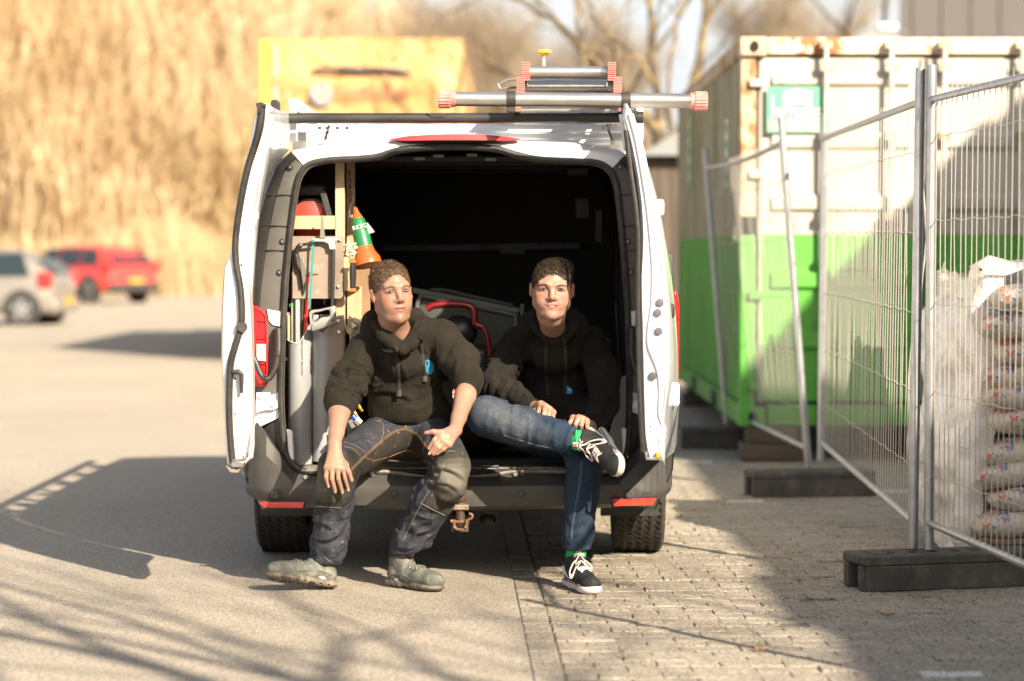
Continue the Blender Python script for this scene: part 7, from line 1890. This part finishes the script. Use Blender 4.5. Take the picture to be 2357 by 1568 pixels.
def denim_extra(nt, c, pos):
    st = nt.nodes.new('ShaderNodeMapping'); st.inputs['Scale'].default_value = (1, 1, 4); nt.links.new(pos, st.inputs['Vector'])
    c = mixc(nt, mathn(nt, 'MULTIPLY', ramp(nt, tnoise(nt, 60, 4, st.outputs[0]), .35, .8), .35), c, (.11, .105, .105))
    c = attr_mix(nt, c, 'blk', (.026, .022, .018)); c = attr_mix(nt, c, 'pad', (.040, .037, .030)); c = attr_mix(nt, c, 'dust', (.19, .175, .14), .75)
    return mixc(nt, mathn(nt, 'MULTIPLY', ramp(nt, tnoise(nt, 42, 3, pos), .62, .74), .7), c, (.20, .19, .17))
den1 = cloth('denim_work', (.022, .026, .038), (.040, .042, .052), .85, (700, .5), extra=denim_extra)
V = V+crease_px(V, N, [((985, 1078), (1075, 1108), .011, .009), ((990, 1112), (1065, 1140), .012, .009), ((1002, 1060), (1000, 1120), .010, .006), ((742, 1135), (792, 1160), .012, .006), ((905, 1255), (975, 1240), .010, .006), ((720, 1240), (785, 1215), .012, .007), ((715, 1200), (780, 1240), .012, .006), ((840, 1000), (870, 1060), .012, .004), ((880, 965), (960, 985), .010, .004)])
tr1 = npobj('trousers', V, F, den1, m1, {'blk': ('FLOAT', aB), 'pad': ('FLOAT', aP), 'dust': ('FLOAT', aD)}); tb1 = bvh_of(V, F)
thr = M('thread_orange', (.28, .15, .06), .7); thr2 = M('thread_grey', (.13, .125, .115), .7)
for pts in ([(645, 640), (740, 545), (870, 430), (960, 378), (1030, 380), (1100, 430), (1165, 520), (1192, 572)], [(652, 646), (746, 552), (876, 438), (962, 386), (1026, 388), (1094, 437), (1158, 524), (1186, 580)],
            [(735, 560), (800, 582), (900, 558), (1010, 518), (1060, 530), (1110, 575), (1170, 604)], [(1022, 300), (1012, 330), (1000, 372)], [(1032, 295), (1028, 325), (1075, 330), (1090, 285)],
            [(790, 318), (850, 335), (860, 390), (845, 450)], [(600, 462), (660, 478), (700, 500), (742, 528)], [(600, 492), (655, 506), (700, 545)]):
    q = strip_on(tb1, px4(pts), .0014)
    if len(q) > 2: obj('stitching', MB().tube(q, .0011, 5), thr, tr1)
for pts in ([(395, 884), (480, 890), (585, 896)], [(1100, 862), (1180, 905), (1262, 945)], [(1160, 780), (1080, 920), (1030, 1020), (990, 1110)], [(888, 1215), (980, 1230), (1080, 1250)], [(470, 1220), (520, 1260), (550, 1290)], [(1205, 545), (1260, 525), (1330, 520)]):
    q = strip_on(tb1, px4(pts), .001)
    if len(q) > 2: obj('stitching', MB().tube(q, .0022, 5), thr2 if pts[0][0] != 888 else thr, tr1)
decal('orange_tab', tb1, px4([(1376, 520), (1432, 566), (1434, 588), (1374, 542)]), M('tab_orange', (.62, .20, .04), .6), tr1, .003)
# socks and boots
sockb = M('sock_black', (.014, .014, .016), .95, bump=(300, .4, .002))
obj('sock', MB().tube([an_l+Vector((.0, .0, .04)), an_l+Vector((-.004, 0, -.01)), an_l+Vector((-.010, -.005, -.045))], [.042, .041, .038], 16), sockb, m1)
obj('sock', MB().tube([an_r+Vector((-.005, 0, .05)), an_r+Vector((.0, 0, -.02)), an_r+Vector((.01, -.01, -.05))], [.042, .044, .046], 16), sockb, m1)
# left boot: heel on the ground, toes up and turned outwards
def foot_at(an, f, u, hgt): return Vector(to_world(np.array([[.036, 0, -hgt]], np.float32), an, f, u)[0][0])
fl_, ul_ = Vector((-.90, -.38, .20)), Vector((.15, .34, .93))
for (o, f, u, mir, an, lab) in ((foot_at(an_l, fl_, ul_, .108), fl_, ul_, 1, an_l, 'boot turned outwards, showing its tread'), (Vector((an_r.x+.005, an_r.y-.03, .004)), (.72, -.69, .0), (0, 0, 1), -1, an_r, None)):
    sh, top, side, L_ = put_shoe(BOOT, (boot_m, boot_s), o, f, u, m1, 'boot', mir, lab)
    for k in range(5):
        x = .018+.019*k
        a = tubes_of([top(x, -.020), top(x+.004, 0, .004), top(x+.012, .020)]); b = tubes_of([top(x, .020), top(x+.004, 0, .005), top(x+.012, -.020)])
        for q in (a, b):
            if len(q) > 2: obj('lace', MB().tube(spline(q, 3), .0022, 6), lace_d, sh)
        for s_ in (-.021, .021):
            p = top(x, s_, .001)
            if p is not None: obj('eyelet', MB().ball(p, .0036, 8, 6), M('eyelet_steel', (.5, .48, .46), .3, .9), sh)
    obj('lace', MB().tube(spline(tubes_of([top(.018, 0, .006), L_(.02, -.03, .125), L_(.0, -.055, .125), L_(.015, -.035, .11)]), 4), .002, 6), lace_d, sh)
    p = [side(x, z, sg) for sg in (-1, 1) for x, z in ()]
    for sg in (-1, 1):
        q = tubes_of([side(x, z, sg, .001) for x, z in ((-.05, .045), (0, .055), (.05, .050), (.10, .040))])
        if len(q) > 2: obj('boot_trim', MB().tube(spline(q, 3), .0035, 6, flat=.6), M('boot_trim_m', (.14, .14, .12), .6), sh)
        pp_ = side(-.012, .030, sg, .003)
        if pp_ is not None: obj('heel_insert', MB().ball(pp_, 1, 12, 8, (.018, .006, .009), to_world(np.zeros((1, 3)), o, f, u)[1]), M('insert_pale', (.34, .32, .28), .5), sh)

# ====================================================================== RIGHT MAN
m2 = thing('person', 'dark haired man in jeans and sneakers sitting on the van sill with crossed leg', 'person', P(1290, 1060, 10.25))
f2 = Frame(P(1270, 663, 9.97), yaw=radians(0), pitch=radians(-3), roll=radians(-1.5), sc=1.03, wx=1.05, wz=.95)
sh_l, sh_r = P(1190, 790, 10.33), P(1362, 790, 10.36)
el_l, wr_l = P(1135, 888, 10.16), P(1228, 938, 9.93)
el_r, wr_r = P(1392, 930, 10.17), P(1355, 985, 9.90)
hp_l, hp_r = P(1245, 995, 10.38), P(1325, 995, 10.38)
kc, ac = P(1120, 958, 9.97), P(1318, 1012, 9.795)     # crossed leg
ks, as_ = P(1345, 1062, 9.90), P(1326, 1268, 9.93)     # standing leg
ch = P(1278, 860, 10.38); be = P(1285, 940, 10.36)
def c5(x, y, Y): return P((1500+.5102*x)/1.46, (1250+.5102*y)/1.46, Y)
S = SDF((-.20, 9.55, .05), (.50, 10.55, 1.42), .0036)
head_sdf(S, f2, jaw=1.02, chub=1.07, smile=.0035)
S.chain([f2(0, -.018, -.06), f2(0, -.012, -.11), P(1274, 770, 10.24), P(1276, 820, 10.40)], [.056, .055, .052, .05], .02)
S.chain([P(1225, 790, 10.36), P(1325, 790, 10.37)], [.045, .045], .03); S.cone(ch+Vector((0,.03,0)), be+Vector((0,.03,0)), .09, .09, .04)
for a, b, c_ in ((sh_l, el_l, wr_l), (sh_r, el_r, wr_r)):
    S.cone(a, b, .046, .038, .02); S.chain([b, b.lerp(c_, .3), b.lerp(c_, .75), c_], [.039, .041, .030, .026], .012)
S.chain([hp_l, kc, ac], [.075, .052, .036], .02); S.chain([hp_r, ks, as_], [.075, .052, .036], .02); S.cone(be, hp_l, .1, .09, .03); S.cone(be, hp_r, .1, .09, .03)
Yh = 9.865
hand(S, wr_l, [c5(620, 212, Yh), c5(650, 225, Yh-.014), c5(680, 245, Yh-.014), c5(700, 268, Yh-.004)],
     [c5(604, 268, Yh-.012), c5(640, 280, Yh-.026), c5(672, 292, Yh-.026), c5(702, 300, Yh-.016)],
     [c5(600, 318, Yh-.002), c5(636, 330, Yh-.012), c5(675, 342, Yh-.012), c5(708, 338, Yh-.006)],
     [c5(575, 262, Yh+.01), c5(568, 290, Yh), c5(580, 318, Yh), c5(600, 335, Yh)])
Yh = 9.80
hand(S, wr_r, [c5(835, 305, Yh+.01), c5(868, 300, Yh-.008), c5(898, 308, Yh-.008), c5(925, 328, Yh+.002)],
     [c5(812, 335, Yh-.004), c5(850, 345, Yh-.026), c5(888, 352, Yh-.026), c5(925, 365, Yh-.016)],
     [c5(808, 365, Yh), c5(845, 385, Yh-.01), c5(885, 392, Yh-.01), c5(928, 395, Yh-.008)],
     [c5(940, 340, Yh+.02), c5(935, 372, Yh+.01), c5(915, 395, Yh), c5(895, 405, Yh)])
V, F = S.mesh(1)
sk2 = skin_mat('skin_light', (.35, .215, .155), 0, (.045, .026, .016), (.33, .11, .10), dict(bz=.0165, bk=.92, mw=.030, mc=7.0, cr=.5, teeth=True, moles=((-.044, -.026), (-.037, -.092))))
body2 = npobj('body', V, F, sk2, m2, {'hl': ('FLOAT_VECTOR', f2.loc(V))})
eyes(f2, body2, ('dark', (.03, .018, .012)), .0027, (.02, .012, .01))
def comb2(l, t, r): return (.95*t+r.randn()*.10, .25*t+.10*(1-t), .12*t-.9*(1-t))
V, F = hair_mesh(f2, 8, False, .028, .010, comb2, 9000, .000, None, .004)
npobj('hair', V, F, hair_mat('hair_dark', (.018, .011, .007), (.050, .034, .022), (.10, .075, .045)), m2)
# hoodie
S = SDF((-.22, 9.75, .38), (.52, 10.58, 1.30), .0048)
S.ell(ch+Vector((0, .02, .0)), (.165, .12, .17), None, .03); S.ell(be+Vector((.015, .01, -.01)), (.165, .13, .12), None, .05)
S.chain([sh_l+Vector((.02, .01, -.01)), P(1240, 782, 10.32), P(1315, 782, 10.32), sh_r+Vector((-.02, .01, -.01))], [.066, .070, .070, .066], .03)
S.ell(P(1345, 960, 10.24), (.12, .12, .075), None, .04)
S.chain([sh_l, el_l], [.068, .062], .03); S.chain([el_l, el_l.lerp(wr_l, .45), el_l.lerp(wr_l, .92)], [.060, .054, .040], .02)
S.chain([sh_r, P(1388, 860, 10.2), el_r], [.068, .066, .060], .03); S.chain([el_r, el_r.lerp(wr_r, .8)], [.058, .046], .02)
S.chain([P(1212, 760, 10.24), P(1222, 744, 10.27), P(1250, 730, 10.33), P(1295, 730, 10.33), P(1326, 746, 10.27), P(1336, 762, 10.24)], [.036, .042, .050, .050, .042, .036], .035)
S.chain([P(1224, 738, 10.17), P(1240, 762, 10.145), P(1262, 778, 10.13), P(1276, 784, 10.125), P(1300, 775, 10.14), P(1318, 755, 10.16), P(1322, 734, 10.18)], [.020, .017, .014, .012, .014, .017, .020], .028)
S.ell(P(1272, 725, 10.17), (.068, .082, .070), None, .010, 's'); S.cone(P(1272, 725, 10.14), P(1275, 766, 10.12), .054, .024, .010, 's')
S.chain([P(1227, 728, 10.18), P(1245, 755, 10.15), P(1274, 777, 10.13), P(1302, 765, 10.145), P(1314, 735, 10.18)], [.008]*5, .006)
creases2 = [((1190, 820), (1250, 890), .02, .006), ((1325, 820), (1295, 905), .02, .006), ((1225, 930), (1330, 945), .016, .006), ((1240, 850), (1262, 930), .014, .004)]
S.ell(P(1276, 820, 10.225), (.095, .075, .074), None, .07)
V, F = S.mesh(1); N = vnormals(V, F)
V = V+folds(V, N, sh_l, el_l, .08, .012, 28, .20, 1.0, 11)+folds(V, N, el_l, wr_l, .08, .009, 34, .0, 1.0, 12)+folds(V, N, sh_r, el_r, .08, .006, 34, .4, 1.0, 13)
n_ = 1-np.abs(vnoise(V*np.array([9, 9, 6.])+14))*2; V = V+N*(n_*.0045)[:, None]+N*(vnoise(V*24)*.002)[:, None]
V = V+crease_px(V, N, creases2)
ho2 = npobj('hoodie', V, F, cloth('hoodie_black_new', (.0135, .0115, .009), (.018, .0155, .012), .95, sheen=.02), m2); hb2 = bvh_of(V, F)
for pts in ([(1258, 785), (1256, 830), (1258, 880), (1260, 910)], [(1298, 780), (1302, 830), (1300, 880), (1300, 905)]):
    q = strip_on(hb2, pts, .005)
    if len(q) > 2: obj('drawstring', MB().tube(q, .0075, 8, flat=.35, nrm=Vector((0, -1, 0))), cord_m, ho2)
e_ = decal('drop_emblem', hb2, [(1300, 879), (1303, 887), (1311, 892), (1317, 897), (1318, 904), (1313, 907), (1303, 907), (1298, 904), (1297, 897), (1300, 889)], M('emblem_blue2', (.02, .26, .52), .6), ho2, .003)
decal('emblem_eye', hb2, [(1307, 897), (1311, 895.5), (1314, 898), (1311, 899.5)], M('emblem_white', (.7, .7, .7)), e_, .0045)
decal('emblem_pupil', hb2, [(1310.5, 896), (1312.5, 896.5), (1311.5, 898.8)], M('emblem_black', (.02, .02, .02)), e_, .006)
# jeans
S = SDF((-.22, 9.62, .10), (.48, 10.60, .86), .0048)
S.ell(P(1285, 1005, 10.38), (.175, .14, .10), None, .03)
S.chain([hp_l, kc+Vector((0, .012, 0))], [.100, .082], .03); S.chain([kc, kc.lerp(ac, .45), kc.lerp(ac, .85), ac], [.084, .074, .060, .055], .02)
S.chain([hp_r, ks+Vector((0, .01, 0))], [.095, .076], .03); S.chain([ks, ks.lerp(as_, .35), ks.lerp(as_, .8), as_], [.074, .070, .062, .056], .02)
for t in (.90, 1.0): S.torus(kc.lerp(ac, t), ac-kc, .048, .012, .008)
for t in (.86, .96): S.torus(ks.lerp(as_, t), as_-ks+Vector((.03, 0, 0)), .048, .010, .008)
dk_ = (ac-kc).normalized(); sk_ = dk_.orthogonal().normalized()
S.rbox(ac+dk_*.105, (.09, .085, .085), Matrix((dk_, sk_, dk_.cross(sk_))).transposed(), .004, .003, 's'); S.half(as_+Vector((0, 0, .008)), (0, 0, -1))
S.cone(ac, ac+(ac-kc).normalized()*.1, .044, .044, .003, 's'); S.cone(as_, as_+Vector((0, 0, -.1)), .043, .043, .003, 's')
V, F = S.mesh(1); N = vnormals(V, F)
V = V+folds(V, N, kc, ac, .085, .006, 26, .05, 1.0, 21)+folds(V, N, ks, as_, .085, .0035, 30, .55, 1.0, 22)+folds(V, N, hp_l, kc, .11, .005, 20, .5, 1.0, 23)
V = V+N*(vnoise(V*20)*.002)[:, None]
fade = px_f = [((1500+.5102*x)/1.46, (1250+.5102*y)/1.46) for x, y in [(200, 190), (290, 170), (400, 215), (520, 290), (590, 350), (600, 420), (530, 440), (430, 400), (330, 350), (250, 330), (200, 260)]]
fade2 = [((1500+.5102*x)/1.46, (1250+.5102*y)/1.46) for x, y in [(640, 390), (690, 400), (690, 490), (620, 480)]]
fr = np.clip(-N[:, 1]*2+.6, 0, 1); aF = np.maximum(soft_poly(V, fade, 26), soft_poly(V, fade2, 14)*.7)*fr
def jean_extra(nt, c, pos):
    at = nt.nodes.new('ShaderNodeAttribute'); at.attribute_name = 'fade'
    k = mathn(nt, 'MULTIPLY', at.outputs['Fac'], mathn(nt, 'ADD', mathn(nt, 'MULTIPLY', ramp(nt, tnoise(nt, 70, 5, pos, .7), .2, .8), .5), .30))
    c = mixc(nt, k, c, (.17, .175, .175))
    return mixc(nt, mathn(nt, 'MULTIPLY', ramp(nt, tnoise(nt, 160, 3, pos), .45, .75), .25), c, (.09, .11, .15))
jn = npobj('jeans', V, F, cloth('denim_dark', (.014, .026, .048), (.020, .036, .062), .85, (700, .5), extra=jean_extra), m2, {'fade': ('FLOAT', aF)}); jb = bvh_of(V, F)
def px5(pts): return [((1500+.5102*x)/1.46, (1250+.5102*y)/1.46) for x, y in pts]
for pts in ([(885, 590), (880, 680), (865, 780), (845, 900), (825, 1020), (820, 1100)], [(380, 420), (480, 450), (580, 480), (680, 500)]):
    q = strip_on(jb, px5(pts), .0005)
    if len(q) > 2: obj('side_seam', MB().tube(q, .0022, 5), M('seam_blue', (.07, .10, .15), .8), jn)
    q = strip_on(jb, px5([(a+9, b) for a, b in pts]), .0005)
    if len(q) > 2: obj('side_seam', MB().tube(q, .0014, 5), M('seam_blue', (.07, .10, .15)), jn)
q = strip_on(jb, px5([(762, 1172), (800, 1190), (860, 1190), (950, 1165)]), .0015)
if len(q) > 2: obj('hem', MB().tube(q, .007, 6, flat=.5), M('hem_blue', (.09, .11, .14), .9, var=(160, (.03, .04, .06))), jn)
sockg = M('sock_green', (.015, .36, .10), .85, bump=(260, .4, .002))
# sneakers
d1 = Vector((.26, -.84, -.40)).normalized(); up1 = Vector((-.90, -.38, .08))
up1 = (up1-d1*up1.dot(d1)).normalized(); o1 = foot_at(ac+(ac-kc).normalized()*.030+Vector((0, 0, .012)), d1, up1, .120)
o2 = Vector((as_.x+.002, as_.y-.015, .003)); d2 = Vector((.30, -.95, 0)); up2 = Vector((0, 0, 1))
for (o, f, u, mir, an, dr, lab) in ((o1, d1, up1, 1, ac, (ac-kc).normalized(), 'sneaker on the crossed leg, sole turned to the side'), (o2, d2, up2, -1, as_, Vector((0, 0, -1)), None)):
    sh, top, side, L_ = put_shoe(SNK, (snk_m, snk_s), o, f, u, m2, 'sneaker', mir, lab)
    obj('sock', MB().tube([an-dr*.03, an+dr*.02, L_(-.030, 0, .135), L_(-.025, 0, .09)], [.040, .041, .038, .034], 16), sockg, m2)
    for k in range(6):
        x = .010+.019*k
        for sg in (1, -1):
            q = tubes_of([top(x, -.022*sg, .002), top(x+.006, 0, .006), top(x+.014, .022*sg, .002)])
            if len(q) > 2: obj('lace', MB().tube(spline(q, 3), .0034, 6, flat=.7), lace_m, sh)
    bow = [L_(.030, 0, .125), L_(.045, .030, .110), L_(.060, .052, .075), L_(.072, .050, .050), L_(.064, .036, .070), L_(.045, .012, .108)]
    obj('lace_bow', MB().tube(spline(bow, 5), .0030, 6), lace_m, sh)
    bow = [L_(.030, 0, .125), L_(.045, -.028, .112), L_(.066, -.045, .085), L_(.056, -.030, .09), L_(.035, -.004, .122)]
    obj('lace_bow', MB().tube(spline(bow, 5), .0030, 6), lace_m, sh)
    for sg in (-1, 1):
        q = tubes_of([side(x, z, sg, .002) for x, z in ((-.062, .082), (-.045, .080), (-.030, .066), (-.005, .048), (.030, .046), (.048, .052), (.064, .062))])
        if len(q) > 3: obj('side_stripe', MB().tube(spline(q, 4), [.0055+.002*sin(i*.3) for i in range(len(spline(q, 4)))], 8, flat=1), M('stripe_white', (.62, .60, .57), .6), sh)
        q = tubes_of([side(x, .0345, sg, .001) for x in (-.07, -.03, .02, .07, .12, .16)])
        lbv = [L_(x, sg*(.0415 if x < .1 else .047), .030) for x in (-.06, -.02, .03, .08, .12, .15)]
        obj('sole_line', MB().tube(spline(lbv, 3), .0016, 5), M('line_dark', (.05, .03, .04), .6), sh)
    obj('tongue_label', MB().box(L_(.020, 0, .156), (.020, .012, .018)), M('label_white', (.62, .58, .56), .6), sh, bevel=.002)
    obj('label_mark', MB().box(L_(.024, 0, .157), (.012, .012, .009)), M('label_red', (.55, .06, .05), .6), sh)
